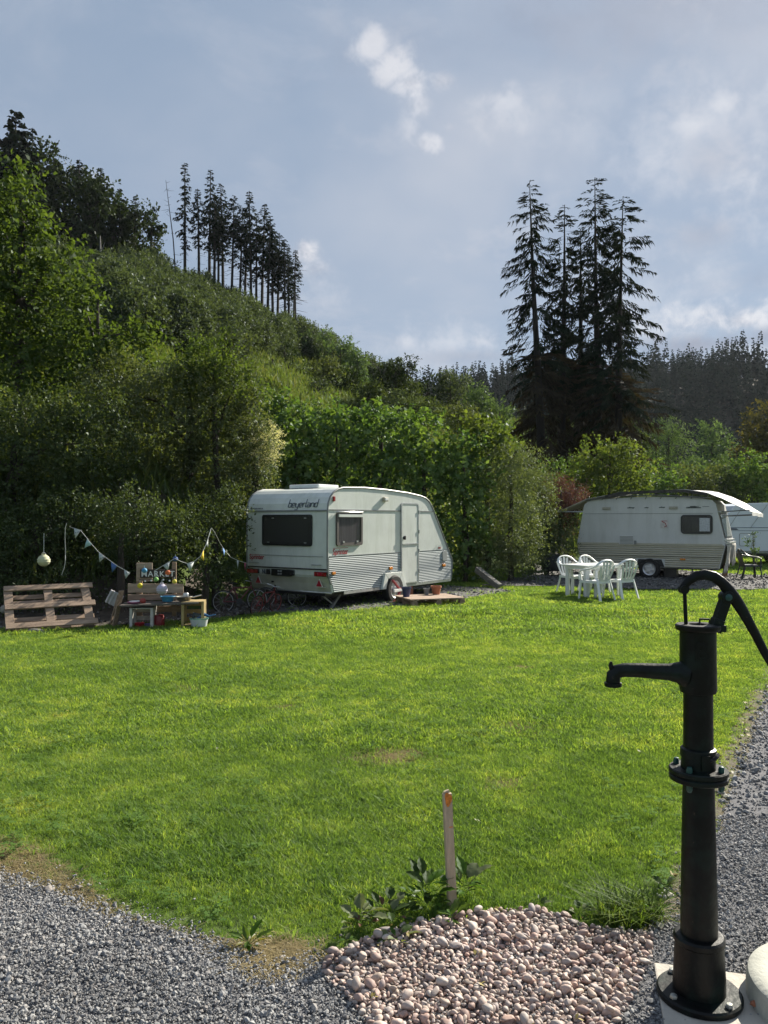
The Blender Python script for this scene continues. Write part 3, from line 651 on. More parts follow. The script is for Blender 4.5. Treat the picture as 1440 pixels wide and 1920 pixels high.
# grit and dead leaves between the pebbles
Q = g.uniform(Pp.min(0), Pp.max(0), (9000, 2)); Q = Q[inside(Q, PEBBLE)]
scatter('grit', np.column_stack([Q, np.full(len(Q), .016)]), np.clip(g.lognormal(0, .4, len(Q)), .5, 2)*.0045, g.uniform(0, 6.28, len(Q)), gst, tilt=g.uniform(-.9, .9, (len(Q), 2)), parent=bed)
Q = g.uniform(Pp.min(0), Pp.max(0), (26, 2)); Q = Q[inside(Q, PEBBLE)]
scatter('fallen_leaves', np.column_stack([Q, np.full(len(Q), .008)]), g.uniform(.5, 1.0, len(Q)), g.uniform(0, 6.28, len(Q)), [fleck('fallen_leaf', M_FALLEN, .012, 5)])
# clover and small rosettes in the turf, longer blades here and there
M_CLOVER = leaf_mat('clover_leaf', [(.07, .14, .035), (.10, .18, .045), (.14, .22, .06)], trans=.4, gloss=.01)
def rosette(seed):
    g = np.random.default_rng(seed); V = []; Fq = []; rn = []
    for i in range(12):
        a = g.uniform(0, 6.28); r = g.uniform(0, .05); cx, cy, cz = r*math.cos(a), r*math.sin(a), g.uniform(.025, .05)
        for k in range(3):
            b = a+k*2.09; L_ = g.uniform(.008, .014); c, s = math.cos(b), math.sin(b); n = len(V)
            V += [(cx, cy, cz), (cx+c*L_*.6-s*L_*.5, cy+s*L_*.6+c*L_*.5, cz+.003), (cx+c*L_, cy+s*L_, cz), (cx+c*L_*.6+s*L_*.5, cy+s*L_*.6-c*L_*.5, cz+.003)]; Fq.append((n, n+1, n+2, n+3)); rn.append(g.uniform())
    return np_mesh('clover_rosette', V, Fq, M_CLOVER, {'rnd': rn})
P, g_ = lawn_points(2.7, 9.0, 34, 191); kz_ = (np.sin(P[:, 0]*1.9+1)*np.sin(P[:, 1]*1.3)+.35*np.sin(P[:, 0]*5)) > .15; P = P[kz_]
scatter('clover', P, g_.uniform(.7, 1.4, len(P)), g_.uniform(0, 6.28, len(P)), [rosette(s) for s in range(4)])
P, g_ = lawn_points(2.7, 12.0, 16, 192); lt = [tuft('long_grass_tuft', 14, .03, .05, .095, .0032, 950+i, M_GRASS, .9) for i in range(3)]
scatter('grass', P, g_.uniform(.7, 1.1, len(P)), g_.uniform(0, 6.28, len(P)), lt)
# ------------------------------------------------------------------ foliage builders
def unit(v): return v/np.maximum(np.linalg.norm(v, axis=-1, keepdims=True), 1e-9)
def kites(P, ax, nr, L_, W_):
    """leaf-shaped quads: base, side, tip, side"""
    ax = unit(ax); sd_ = unit(np.cross(ax, nr)); L_ = np.asarray(L_)[:, None]; W_ = np.asarray(W_)[:, None]; nn = np.cross(sd_, ax)
    V = np.stack([P, P+ax*L_*.45+sd_*W_*.5+nn*W_*.12, P+ax*L_-nn*L_*.10, P+ax*L_*.45-sd_*W_*.5+nn*W_*.12], 1)
    return V.reshape(-1, 3), np.arange(len(P)*4).reshape(-1, 4)
def crown_mesh(name, blobs, m, nspray, nleaf, leaf, slen, seed, up=.35, rand=.55, inner=.30, width=.62, lump=.22, flat=.0):
    """blobs: ellipsoids (cx,cy,cz,rx,ry,rz). Leafy shoots grow out of their lumpy surfaces."""
    g = np.random.default_rng(seed); B = np.array(blobs, float)
    area = (B[:, 3]*B[:, 4]*B[:, 5])**(2/3.0); pr = area/area.sum()
    S = int(nspray*1.5); bi = g.choice(len(B), S, p=pr); d = unit(g.normal(size=(S, 3))+np.array([0, 0, .12]))
    r = g.uniform(.80, 1.03, S); inn = g.uniform(size=S) < inner; r[inn] = g.uniform(.25, .8, inn.sum())
    # lumps: low-frequency bumps on the surface
    ph = g.uniform(0, 6.28, 6); f1 = np.sin(d[:, 0]*4.2+ph[0]+bi)*np.sin(d[:, 1]*3.7+ph[1]+bi*2)+np.sin(d[:, 2]*5.1+ph[2])*np.sin(d[:, 0]*6.3+ph[3]+bi)
    r *= 1+lump*.5*f1
    P = B[bi, :3]+d*B[bi, 3:]*r[:, None]
    n = unit(d/B[bi, 3:])
    keep = np.ones(S, bool)
    for k in range(len(B)):
        q = np.linalg.norm((P-B[k, :3])/B[k, 3:], axis=1); keep &= ~((q < .72) & (bi != k) & ~inn)
    idx = np.where(keep)[0][:nspray]; P = P[idx]; n = n[idx]; S = len(P)
    dr = unit(n*.8+np.array([0, 0, up])+g.normal(0, rand, (S, 3))*.8)
    sl = slen*g.uniform(.5, 1.35, S)
    t = (np.arange(nleaf)+.5)/nleaf
    pos = P[:, None, :]+dr[:, None, :]*(t[None, :, None]-.35)*sl[:, None, None]
    pos[..., 2] -= (t[None, :]**2)*sl[:, None]*.18
    pos += g.normal(0, .05*slen, pos.shape)
    rv = unit(g.normal(size=(S, nleaf, 3)))
    la = unit(dr[:, None, :]*.55+rv*.9+np.array([0, 0, -.12])); nr = unit(n[:, None, :]*.55+np.array([0, 0, .55])+g.normal(0, .5, (S, nleaf, 3)))
    Ls = leaf*g.uniform(.6, 1.3, S*nleaf); V, Fq = kites(pos.reshape(-1, 3), la.reshape(-1, 3), nr.reshape(-1, 3), Ls, Ls*width)
    sr_ = np.repeat(g.uniform(.0, 1.0, S), nleaf)*.6+np.clip(g.normal(.2, .18, S*nleaf), 0, .5)
    tipy = np.tile(t, S)*.15
    return np_mesh(name, V, Fq, m, {'rnd': np.clip(sr_+tipy, 0, 1)})
def trunk_mb(h, r0, limbs, base=(0, 0, 0), seed=0, lean=(0, 0)):
    mb = MB(); g = random.Random(seed); top = Vector((base[0]+lean[0], base[1]+lean[1], base[2]+h)); b = Vector(base)
    pts = [b+Vector((0, 0, -.3)), b+(top-b)*.35+Vector((g.uniform(-.1, .1), g.uniform(-.1, .1), 0)), b+(top-b)*.7, top]
    mb.tube(pts, [r0*1.25, r0, r0*.75, r0*.35], 7)
    for L_ in limbs:
        L_ = Vector(L_); k = g.uniform(.25, .8); s = b+(top-b)*k; mdl = s+(L_-s)*.5+Vector((0, 0, .12*(L_-s).length))
        mb.tube([s, mdl, L_], [r0*.5, r0*.32, r0*.1], 5)
    return mb
def plant(name, label, cat, root, blobs, m, nspray, nleaf, leaf, slen, seed, bark=M_BARK, group=None, r0=.07, **kw):
    """a bush or tree: Empty at its foot > crown, trunk. blobs in world coordinates"""
    root = Vector(root); t = thing(name, label, cat, root, 0, group)
    lb = [(b[0]-root.x, b[1]-root.y, b[2]-root.z, b[3], b[4], b[5]) for b in blobs]
    obj('crown', crown_mesh('crown', lb, m, nspray, nleaf, leaf, slen, seed, **kw), t)
    zt = max(b[2] for b in lb); xc = sum(b[0] for b in lb)/len(lb); yc = sum(b[1] for b in lb)/len(lb)
    trunk_mb(max(zt, .4), r0, [b[:3] for b in lb], seed=seed, lean=(xc*.6, yc*.6)).build('trunk', bark, t)
    return t
def pxb(D, *bl):
    """ellipsoids seen at (px,py) with half sizes in photo pixels, at depth D (optionally D offset)"""
    out = []
    for b in bl:
        px_, py_, rx, ry = b[:4]; dd = D+(b[4] if len(b) > 4 else 0); c = pt(px_, py_, dd); s = dd/F
        out.append((c.x, c.y, c.z, rx*s, (rx*.55+ry*.45)*s*.85, ry*s))
    return out
def bush_px(name, label, cat, D, bl, m, dens=1.0, leaf=.07, slen=.5, seed=1, nleaf=12, group=None, **kw):
    B = pxb(D, *bl); cx = sum(b[0] for b in B)/len(B); cy = sum(b[1] for b in B)/len(B)
    area = sum(4*math.pi*((b[3]*b[4]*b[5])**(2/3)) for b in B)
    n = int(max(60, dens*area*.75/(nleaf*leaf*leaf*.30)))
    n = min(n, 5200)
    return plant(name, label, cat, (cx, cy, hz(cx, cy)-.05), B, m, n, nleaf, leaf, slen, seed, group=group, **kw)

def spruce_mesh(name, H, base, rfun, nb, m, seed, kl=(.3, .75), kw=.13, per_m=11, droop=.35, lean=0.0, gap=.0):
    """branches in loose whorls, each hung with needle curtains; returns kite mesh"""
    g = np.random.default_rng(seed); P = []; A = []; Nn = []; Ls = []; Ws = []; rn = []
    for b in range(nb):
        f = ((b//5)*5+2.5+g.uniform(-3.2, 3.2))/nb; f = min(max(f, 0), 1); f = f**.78; z = base+(H-base)*f
        Lb = rfun(f)*g.uniform(.55, 1.2); dr_ = droop*g.uniform(.5, 1.45)
        if g.uniform() < gap: continue
        az = g.uniform(0, 2*math.pi); dx, dy = math.cos(az), math.sin(az); cb = g.uniform(0, 1)
        n = max(4, int(Lb*per_m))
        s = np.sqrt(g.uniform(.02, 1, n)); up = .18*(f > .75)
        x = dx*Lb*s; y = dy*Lb*s; zz = z+Lb*(up*s-dr_*s*s+.35*dr_*s**4)
        k = n
        lat = g.uniform(-1, 1, k); hang = g.uniform(.3, 2.0, k)
        ax = np.column_stack([dx*.55-dy*lat*.9, dy*.55+dx*lat*.9, -hang*(.55 if f < .85 else .1)])
        L1 = g.uniform(*kl, k)*(.35+.65*np.minimum(1, Lb/1.5))*(1.15-.45*s)
        P.append(np.column_stack([x+lean*z, y, zz])); A.append(ax); Nn.append(unit(np.column_stack([g.normal(0, .6, k)+dx, g.normal(0, .6, k)+dy, np.full(k, .5)]))); Ls.append(L1); Ws.append(kw*g.uniform(.7, 1.3, k)*(L1/.45)**.4); rn.append(np.clip(cb*.5+g.uniform(0, .5, k), 0, 1))
        # the branch itself
        P.append(np.array([[lean*z, 0, z]])); A.append(np.array([[dx*Lb+1e-6, dy*Lb, Lb*(up-dr_*.65)]])); Nn.append(np.array([[0, 0, 1.]])); Ls.append(np.array([Lb])); Ws.append(np.array([.05])); rn.append(np.array([0.]))
    # leader shoot
    P = np.concatenate(P); A = np.concatenate(A); Nn = np.concatenate(Nn); Ls = np.concatenate(Ls); Ws = np.concatenate(Ws); rn = np.concatenate(rn)
    V, Fq = kites(P, A, Nn, Ls, Ws); return np_mesh(name, V, Fq, m, {'rnd': rn})

# ------------------------------------------------------------------ tall spruces on the bank right of centre
def tall_spruce(label, px_top, py_top, px_base, D, rmax, seed, nb, skirt=True):
    top = pt(px_top, py_top, D); bx = (px_base-720)/F*D; gz = hz(bx, D); H = top.z-gz; lean = (top.x-bx)/H
    t = thing('spruce_tree', label, 'tree', (bx, D, gz-.1), 0, 'tall spruces on the bank')
    prof = lambda f: max(.12, 1.12*rmax*(1-f)**.42*(.8+.2*min(1, f*6+.5)))
    obj('crown', spruce_mesh('crown', H, H*.30, prof, int(nb*1.55), M_SPRUCE, seed, kl=(.20, .66), kw=.075, per_m=23, droop=.5, lean=lean, gap=.26), t)
    g = random.Random(seed)
    if skirt:
        pr2 = lambda f: rmax*(.84+.08*f)
        dry = obj('dry_branches', spruce_mesh('dry_branches', H*.42, H*.02, pr2, int(nb*.75), M_SPRUCE_DRY, seed+50, kl=(.3, .8), kw=.08, per_m=16, droop=.6, lean=lean), t)
        dry['label'] = 'dry brown drooping lower branches'
    mb = MB(); mb.tube([(0, 0, -.3), (lean*H*.3, 0, H*.3), (lean*H*.65+g.uniform(-.06, .06), 0, H*.65), (lean*H, 0, H)], [.25, .19, .10, .012], 9); mb.build('trunk', M_SPRUCEBARK, t)
    return t
tall_spruce('tall spruce standing leftmost of the dark group, its top slightly apart', 994, 333, 1018, 40, 1.75, 1, 150)
tall_spruce('shortest and thinnest spruce of the dark group, second from the left', 1060, 378, 1052, 41.5, 1.6, 2, 130)
tall_spruce('tallest spruce of the dark group with a pointed top above the others', 1117, 326, 1124, 40.5, 2.0, 3, 160)
tall_spruce('spruce at the right side of the dark group with wide right-hand branches', 1170, 362, 1156, 39.5, 2.25, 4, 155)
tall_spruce('half-hidden spruce between the two middle trunks of the dark group', 1090, 425, 1088, 42.5, 1.5, 5, 110)

# ------------------------------------------------------------------ hilltop row of bare-trunked spruces
row = [(338, 306, 346, 542), (383, 316, 392, 550), (362, 352, 372, 545), (404, 342, 418, 562), (424, 362, 432, 568), (440, 385, 447, 572), (410, 375, 408, 560), (463, 358, 470, 588), (452, 395, 458, 580),
       (482, 380, 490, 592), (496, 402, 500, 598), (506, 418, 512, 600), (518, 436, 519, 604), (532, 446, 533, 608), (541, 462, 541, 612), (548, 468, 551, 616), (470, 400, 480, 590), (394, 362, 400, 556)]
def row_spruce_meshes(k):
    H = 11.0
    prof = lambda f: max(.1, (.88+.05*k)*(1-f)**.55*(.4+.6*min(1, f*2.6)))
    c = spruce_mesh('crown', H, H*(.36+.17*((k*37) % 8)/8), prof, 150, M_SPRUCE, 200+k, kl=(.26, .68), kw=.115, per_m=20, droop=.38, gap=.12)
    mb = MB(); mb.tube([(0, 0, -.5), (.04, 0, H*.4), (0, 0, H)], [.13, .10, .02], 6)
    g = random.Random(k)
    for i in range(16):
        z = H*g.uniform(.12, .55); a = g.uniform(0, 6.28); l = g.uniform(.3, .9); mb.tube([(0, 0, z), (math.cos(a)*l, math.sin(a)*l, z-.2*l)], [.02, .008], 3)
    return c, mb.mesh('trunk', M_SPRUCEBARK)
rowm = [row_spruce_meshes(k) for k in range(8)]
row_s = sorted(row, key=lambda r: r[2]); ords = ['first', 'second', 'third', 'fourth', 'fifth', 'sixth', 'seventh', 'eighth', 'ninth', 'tenth', 'eleventh', 'twelfth', 'thirteenth', 'fourteenth', 'fifteenth', 'sixteenth', 'seventeenth', 'eighteenth']
for i, (tx, ty, bx_, by_) in enumerate(row_s):
    D = 63.5+(i % 3)*1.1; x = (bx_-720)/F*D; z = hz(x, D)-.2; top = pt(tx, ty, D); H = top.z-z
    lb = {0: 'isolated bare-trunked spruce starting the hilltop row, with a gap beside it', len(row_s)-1: 'last thin spruce at the downhill end of the hilltop row'}.get(i, f'{ords[i]} bare-trunked spruce counted from the uphill end of the hilltop row')
    t = thing('spruce_tree', lb, 'tree', (x, D, z), R.uniform(0, 6.28), 'bare-trunked spruces on the hilltop'); s = H/11.0; t.scale = (s*.5+.62, s*.5+.62, s); t.rotation_euler.x = R.uniform(-.025, .025); t.rotation_euler.y = R.uniform(-.03, .03)
    c, tr = rowm[i % 8]; obj('crown', c, t); obj('trunk', tr, t)
# dead leaning snag beside the first
D = 63; b = on_ground(332, D); t = thing('dead_tree', 'bare dead snag leaning against the first hilltop spruce', 'tree', b); tp = pt(309, 335, D)-b
mb = MB(); mb.tube([(0, 0, -.3), tuple(tp*.5+Vector((.12, 0, 0))), tuple(tp)], [.06, .045, .015], 6); mb.build('trunk', M_SPRUCEBARK, t)
for i in range(14):
    q = tp*R.uniform(.35, .98); a = R.uniform(0, 6.28); l = R.uniform(.25, .8); MB().tube([q, q+Vector((math.cos(a)*l, math.sin(a)*l, -.1*l))], [.018, .006], 3).build('branch', M_SPRUCEBARK, t)
D = 63; b = on_ground(556, D); t = thing('dead_tree', 'short dead spruce with bare horizontal twigs ending the hilltop row', 'tree', b); tp = pt(552, 490, D)-b
mb = MB(); mb.tube([(0, 0, -.3), tuple(tp)], [.07, .015], 6); mb.build('trunk', M_SPRUCEBARK, t)
for i in range(22):
    q = tp*R.uniform(.35, .98); a = R.choice((0, math.pi))+R.uniform(-.9, .9); l = R.uniform(.4, 1.1); MB().tube([q, q+Vector((math.cos(a)*l, math.sin(a)*l, -.22*l))], [.02, .006], 3).build('branch', M_SPRUCEBARK, t)

# ------------------------------------------------------------------ dark trees on the left of the hilltop
dk = [('conifer', 26, 205, 62, 150, 'pointed dark conifer rising highest on the left hilltop'), ('broad', 62, 262, 60, 90, 'dark broad tree just below the pointed conifer on the hilltop'), ('broad', 5, 300, 70, 100, 'dark tree at the left border below the pointed conifer'),
      ('broad', 118, 300, 52, 88, 'dark tree with a notched crown left of the middle of the hilltop wood'), ('broad', 165, 322, 48, 92, 'dark tree in the middle of the hilltop wood'), ('broad', 205, 365, 42, 80, 'lower dark tree where the hilltop wood steps down'),
      ('broad', 255, 378, 40, 78, 'rounded dark tree with gaps of sky near the wood edge'), ('broad', 285, 392, 26, 80, 'slim dark tree with open crown last before the gap in the skyline'), ('broad', 90, 400, 60, 80, 'shaded tree in front of the hilltop wood'), ('broad', 185, 430, 50, 60, 'low dark tree under the hilltop wood'), ('broad', 235, 455, 42, 50, 'small dark tree at the foot of the hilltop wood'),
      ('broad', 140, 390, 50, 80, 'dense dark tree filling the middle of the hilltop wood'), ('broad', 40, 350, 60, 90, 'dense dark tree under the pointed conifer'), ('broad', 270, 450, 36, 50, 'bushy dark tree at the wood edge below the slim open tree')]
for k, (kind_, px_, py_, rx, ry, lb) in enumerate(dk):
    D = 64+(k % 4)*1.6
    if kind_ == 'conifer':
        b = on_ground(px_, D); H = pt(px_, py_, D).z-b.z; t = thing('conifer_tree', lb, 'tree', b, 0, 'dark trees of the hilltop wood')
        obj('crown', spruce_mesh('crown', H, 1.0, lambda f: max(.3, 3.6*(1-f)**.8), 230, M_SPRUCE, 400, kl=(.5, 1.2), kw=.28, per_m=13, droop=.15), t)
        mb = MB(); mb.tube([(0, 0, -.4), (0, 0, H)], [.25, .03], 7); mb.build('trunk', M_BARK, t)
    else:
        g = random.Random(k+5); bl = [(px_+g.uniform(-.25, .25)*rx, py_+ry*.35, rx*.62, ry*.36)]
        for q in range(5): bl.append((px_+g.uniform(-.75, .75)*rx, py_+ry*g.uniform(.4, 1.5), rx*g.uniform(.4, .62), ry*g.uniform(.22, .38), g.uniform(-1, 1)))
        bush_px('broadleaf_tree', lb, 'tree', D, bl, M_DARKLEAF, 1.25, .30, .9, 30+k, nleaf=10, group='dark trees of the hilltop wood', r0=.16, lump=.5, inner=.35)
cm = []
for k in range(3):
    cm.append((spruce_mesh('crown', 10.0, 1.0, (lambda f: max(.15, (1.5+.2*k)*(1-f)**.7)), 150, M_SPRUCE, 430+k, kl=(.35, .8), kw=.2, per_m=12, droop=.35), MB().tube([(0, 0, -.4), (0, 0, 10.0)], [.17, .02], 7).mesh('trunk', M_SPRUCEBARK)))
for k, (px_, py_, D, lb) in enumerate([(58, 236, 67, 'spruce just right of the highest pointed conifer of the hilltop wood'), (98, 268, 68, 'spruce standing in the notch of the hilltop wood, left'), (146, 296, 67, 'spruce top rising above the middle of the hilltop wood'), (186, 312, 68, 'spruce with a thin tip right of the middle of the hilltop wood'),
                                       (222, 350, 67, 'lower spruce where the hilltop wood steps down'), (-14, 250, 66, 'dark spruce cut by the left border on the hilltop'), (252, 366, 69, 'slender spruce behind the rounded dark tree at the wood edge')]):
    b = on_ground(px_, D); H = pt(px_, py_, D).z-b.z; t = thing('conifer_tree', lb, 'tree', b, R.uniform(0, 6), 'dark trees of the hilltop wood'); s_ = H/10.0; t.scale = (s_, s_, s_); c, tr = cm[k % 3]; obj('crown', c, t); obj('trunk', tr, t)
D = 61; b = on_ground(188, D)
t = thing('birch_trunk', 'pale slim birch stem in front of the dark hilltop wood', 'tree', b); mb = MB(); tp = pt(186, 440, D)-b
mb.tube([(0, 0, -.2), tuple(tp*.6), tuple(tp)], [.08, .06, .03], 6); mb.tube([tuple(tp*.6), tuple(tp*.85+Vector((.35, 0, 0)))], [.04, .015], 4); mb.build('trunk', mat('birch_bark', (.32, .31, .28), .8, .3, 6), t)

# ------------------------------------------------------------------ thicket on the upper slope (one mass) and single shrubs
def shrub_mesh(m, seed, tall=1.6, r=.8, leaf=.12, n=120, name='shrub'):
    g = random.Random(seed); bl = [(g.uniform(-.3, .3)*r, g.uniform(-.3, .3)*r, tall*g.uniform(.25, .75), r*g.uniform(.45, .7), r*g.uniform(.45, .7), tall*g.uniform(.28, .42)) for _ in range(4)]
    return crown_mesh(name, bl, m, n, 9, leaf, .5, seed, up=.8, rand=.35, inner=.3)
th = [shrub_mesh(M_THICKET, 500+k, R.uniform(1.5, 2.3), .75, .115, 150) for k in range(6)]
g = np.random.default_rng(31); n = 2600; u = g.uniform(-.62, .02, n); D = g.uniform(24, 66, n)
sky_lim = np.interp(u, [-.6, -.39, -.25, -.115, 0.0], [66, 66, 66, 66, 66]); lo = np.interp(u, [-.6, -.4, -.25, -.17, -.1, 0], [24, 26, 34, 42, 56, 62])
k = (D > lo) & (D < sky_lim); P = np.column_stack([u[k]*D[k], D[k]]); P = np.column_stack([P, hgt(P[:, 0], P[:, 1])-.1])
scatter('undergrowth', P, g.uniform(.7, 1.35, len(P)), g.uniform(0, 6.28, len(P)), th)
# tall meadow grass on the open slope
mg = [tuft('meadow_grass_tuft', 26, .35, .15, .5, .035, 700+i, leaf_mat('meadow_grass', [(.065, .10, .03), (.095, .135, .04), (.15, .165, .065)], trans=.42), .7, .5, .5) for i in range(3)]
n = 9000; u = g.uniform(-.62, .40, n); D = g.uniform(13, 66, n); P = np.column_stack([u*D, D]); k = D > np.interp(u, U, FT)+1.2; P = P[k]
scatter('meadow_grass', np.column_stack([P, hgt(P[:, 0], P[:, 1])]), g.uniform(.7, 1.5, len(P)), g.uniform(0, 6.28, len(P)), mg)
# ------------------------------------------------------------------ single trees and bushes, near to far
GL = 'bushes along the foot of the bank'
bush_px('maple_tree', 'tall yellow-green young maple at the far left edge, highest of the near trees', 'tree', 19, [(10, 440, 70, 100), (75, 570, 72, 90), (0, 620, 80, 90), (112, 650, 55, 80), (36, 360, 34, 52), (95, 490, 36, 60), (-60, 520, 70, 140)], M_MAPLE, 1.1, .13, .85, 51, r0=.13, lump=.5, width=.7)
bush_px('maple_tree', 'lower yellow-green maple sapling in front of the shrubby slope, left', 'tree', 18, [(150, 560, 22, 70), (165, 650, 55, 60), (235, 680, 60, 48), (90, 720, 80, 70), (270, 640, 24, 40)], M_MAPLE, 1.1, .12, .75, 52, lump=.5, width=.7)
bush_px('bush', 'large round dark-green bush above the play kitchen, left of the caravan', 'bush', 16.8, [(300, 790, 130, 95), (395, 760, 85, 85), (418, 850, 66, 90), (335, 930, 110, 85), (232, 735, 80, 66), (450, 790, 44, 52)], M_BUSH, 1.15, .066, .5, 53, nleaf=14, lump=.45, r0=.10)
bush_px('bush', 'brighter bush peeping over the large dark round bush', 'bush', 16.6, [(398, 672, 52, 40), (440, 722, 50, 42), (365, 700, 40, 40)], M_MAPLE, 1.0, .07, .5, 54, lump=.5)
bush_px('bush', 'dark shady bush behind the leaning pallet at far left', 'bush', 14.6, [(50, 850, 110, 100), (160, 830, 90, 100), (0, 960, 90, 100), (-110, 860, 110, 150)], M_UNDER, 1.0, .065, .5, 55, r0=.09)
bush_px('bush', 'dark undergrowth bush under the hanging paper lantern', 'bush', 13.6, [(60, 1010, 90, 62), (130, 985, 70, 60), (10, 1080, 80, 60)], M_UNDER, 1.0, .055, .42, 56)
bush_px('bush', 'dark bush directly behind the market play kitchen', 'bush', 13.7, [(235, 985, 80, 62), (310, 1010, 70, 62), (260, 1075, 80, 62)], M_UNDER, 1.0, .055, .42, 57)
bush_px('bush', 'dark bush between the play kitchen and the caravan, above the bicycles', 'bush', 14.6, [(385, 995, 52, 62), (424, 975, 30, 66), (405, 1060, 48, 50)], M_UNDER, 1.0, .055, .42, 58)
bush_px('bush', 'low dark shrub on the earth bank behind the leaning pallet', 'bush', 12.9, [(40, 1110, 60, 40), (120, 1110, 60, 40), (-50, 1110, 60, 60)], M_UNDER, .7, .05, .38, 59)
bush_px('bush', 'green leafy shrub low beside the yellow crate', 'bush', 13.3, [(395, 1060, 30, 24), (380, 1090, 26, 22)], M_UNDER, .8, .06, .35, 60)
bush_px('yew_bush', 'small feathery green conifer shoot above the bunting, left of the sign', 'bush', 13.0, [(232, 1000, 30, 24), (222, 1030, 30, 20)], M_PINE, 1.2, .06, .35, 61, width=.22)
t = bush_px('flowering_bush', 'grey-green bush with cream blossom at upper left of the caravan', 'bush', 17.2, [(468, 850, 42, 62), (490, 825, 30, 40), (474, 900, 44, 40)], M_GREYLEAF, 1.0, .055, .42, 62)
B = pxb(16.9, (500, 822, 28, 28), (512, 842, 20, 22), (483, 838, 20, 26), (498, 862, 26, 16), (516, 810, 14, 16)); r0_ = t.location
bl = obj('blossom', crown_mesh('blossom', [(b[0]-r0_.x, b[1]-r0_.y, b[2]-r0_.z, b[3], b[4], b[5]) for b in B], M_BLOSSOM, 170, 14, .034, .26, 63, up=.5), t)
hz_ = 'hazel hedge behind the caravan'
for k, (lb, D, bl, m, lf) in enumerate([
    ('hazel bush above the rear left corner of the caravan roof', 20.3, [(555, 830, 55, 56), (535, 900, 56, 70), (575, 880, 50, 60)], M_HAZEL, .125),
    ('hazel bush behind the caravan roof vent', 20.6, [(640, 815, 52, 52), (622, 890, 62, 64)], M_HAZEL, .13),
    ('hazel bush behind the middle of the caravan roof with yellow tips', 20.8, [(712, 815, 56, 52), (720, 890, 66, 66)], M_HAZEL, .13),
    ('hazel bush above the sloping front of the caravan roof', 20.6, [(790, 835, 52, 52), (800, 905, 56, 76)], M_HAZEL, .13),
    ('broad hazel bush right of the caravan nose', 20.6, [(868, 870, 52, 62), (862, 960, 52, 80), (880, 1030, 40, 50)], M_HAZEL, .125),
    ('bright sprouting hazel top between the caravan and the spruces', 21.4, [(900, 812, 34, 34), (930, 835, 36, 36)], M_YELLOW, .12),
    ('grey-green dogwood bush with dense small leaves right of the caravan', 20.8, [(955, 890, 50, 56), (965, 975, 52, 76), (930, 1040, 50, 40), (985, 1045, 36, 40)], M_GREYLEAF, .06),
    ('grey-green bush by the black cover at the left end of the tarped caravan', 23.0, [(1010, 925, 32, 62), (1018, 1000, 30, 60), (1040, 1010, 30, 45)], M_GREYLEAF, .06),
    ('leafy bush high on the bank between the blossom bush and the meadow', 23.5, [(545, 790, 50, 34), (600, 788, 46, 30), (505, 770, 34, 36)], M_HAZEL, .11),
    ('leafy bush high on the bank above the middle of the caravan', 23.8, [(680, 795, 46, 28), (745, 795, 46, 28)], M_HAZEL, .11)]):
    bush_px('hazel_bush' if m is M_HAZEL else 'bush', lb, 'bush', D, bl, m, 1.15, lf, .55, 70+k, group=hz_, width=.78 if m is not M_GREYLEAF else .55, lump=.5, rand=.7)
bush_px('maple_bush', 'dark red-leaved bush above the left end of the tarped caravan', 'bush', 24.2, [(1054, 926, 42, 25), (1038, 914, 26, 18), (1068, 938, 30, 20), (1048, 965, 34, 30)], M_REDLEAF, 1.8, .075, .5, 90, width=.3)
bush_px('bush', 'bright yellow-green bush behind the tarped caravan, under the spruces', 'bush', 30, [(1135, 872, 62, 42), (1100, 900, 40, 38), (1180, 885, 44, 40), (1140, 920, 70, 36), (1165, 850, 24, 26)], M_YELLOW, 1.0, .13, .7, 91, lump=.5)
bush_px('bush', 'mid green bush filling the gap between the red bush and the yellow-green one', 'bush', 31, [(1060, 890, 40, 30), (1085, 930, 46, 36), (1040, 905, 24, 24)], M_HAZEL, 1.0, .11, .6, 92)
GR = 'hedge bushes behind the right caravans'
for k, (lb, D, bl, m) in enumerate([
    ('hedge bush directly behind the highest point of the tarp', 36, [(1235, 905, 40, 34), (1225, 935, 44, 34)], M_HAZEL),
    ('olive hedge bush behind the right flap of the tarp', 37, [(1300, 905, 44, 32), (1310, 940, 50, 36), (1278, 930, 30, 36)], M_BUSH),
    ('dark small-leaved hedge bush behind the pale far caravan roof', 38, [(1345, 900, 30, 26), (1360, 935, 40, 40), (1385, 925, 34, 40)], M_UNDER),
    ('green hedge bush at the right border behind the far caravan', 38, [(1420, 890, 38, 40), (1440, 925, 44, 50), (1400, 900, 26, 30)], M_HAZEL),
    ('hedge bush beyond the right border of the view', 38, [(1500, 900, 46, 50), (1570, 910, 50, 46)], M_HAZEL)]):
    bush_px('hedge_bush', lb, 'bush', D, bl, m, 1.0, .13, .7, 100+k, group=GR, lump=.5)
bush_px('willow_tree', 'pale feathery willow shrub right of the spruce group', 'tree', 46, [(1248, 830, 34, 44), (1272, 862, 38, 36), (1235, 870, 30, 36), (1262, 815, 16, 22)], M_WILLOW, 1.0, .17, 1.0, 110, width=.3, up=.9, rand=.4)
bush_px('round_tree', 'round grey-green tree alone in front of the far dark forest', 'tree', 76, [(1336, 822, 26, 30), (1322, 850, 22, 26), (1350, 848, 22, 28), (1335, 870, 30, 20)], M_WILLOW, 1.0, .26, 1.4, 111, r0=.2)
bush_px('olive_tree', 'brownish olive-green tree at the right border below the forest', 'tree', 60, [(1432, 800, 34, 44), (1412, 832, 26, 28), (1450, 830, 40, 50), (1425, 860, 40, 30), (1470, 790, 40, 50)], M_BROWNTREE, 1.0, .24, 1.2, 112, r0=.2)
bush_px('bush', 'pale bush in the meadow gap before the round tree', 'bush', 60, [(1300, 885, 40, 20), (1370, 875, 40, 18)], M_WILLOW, 1.0, .2, .9, 113)

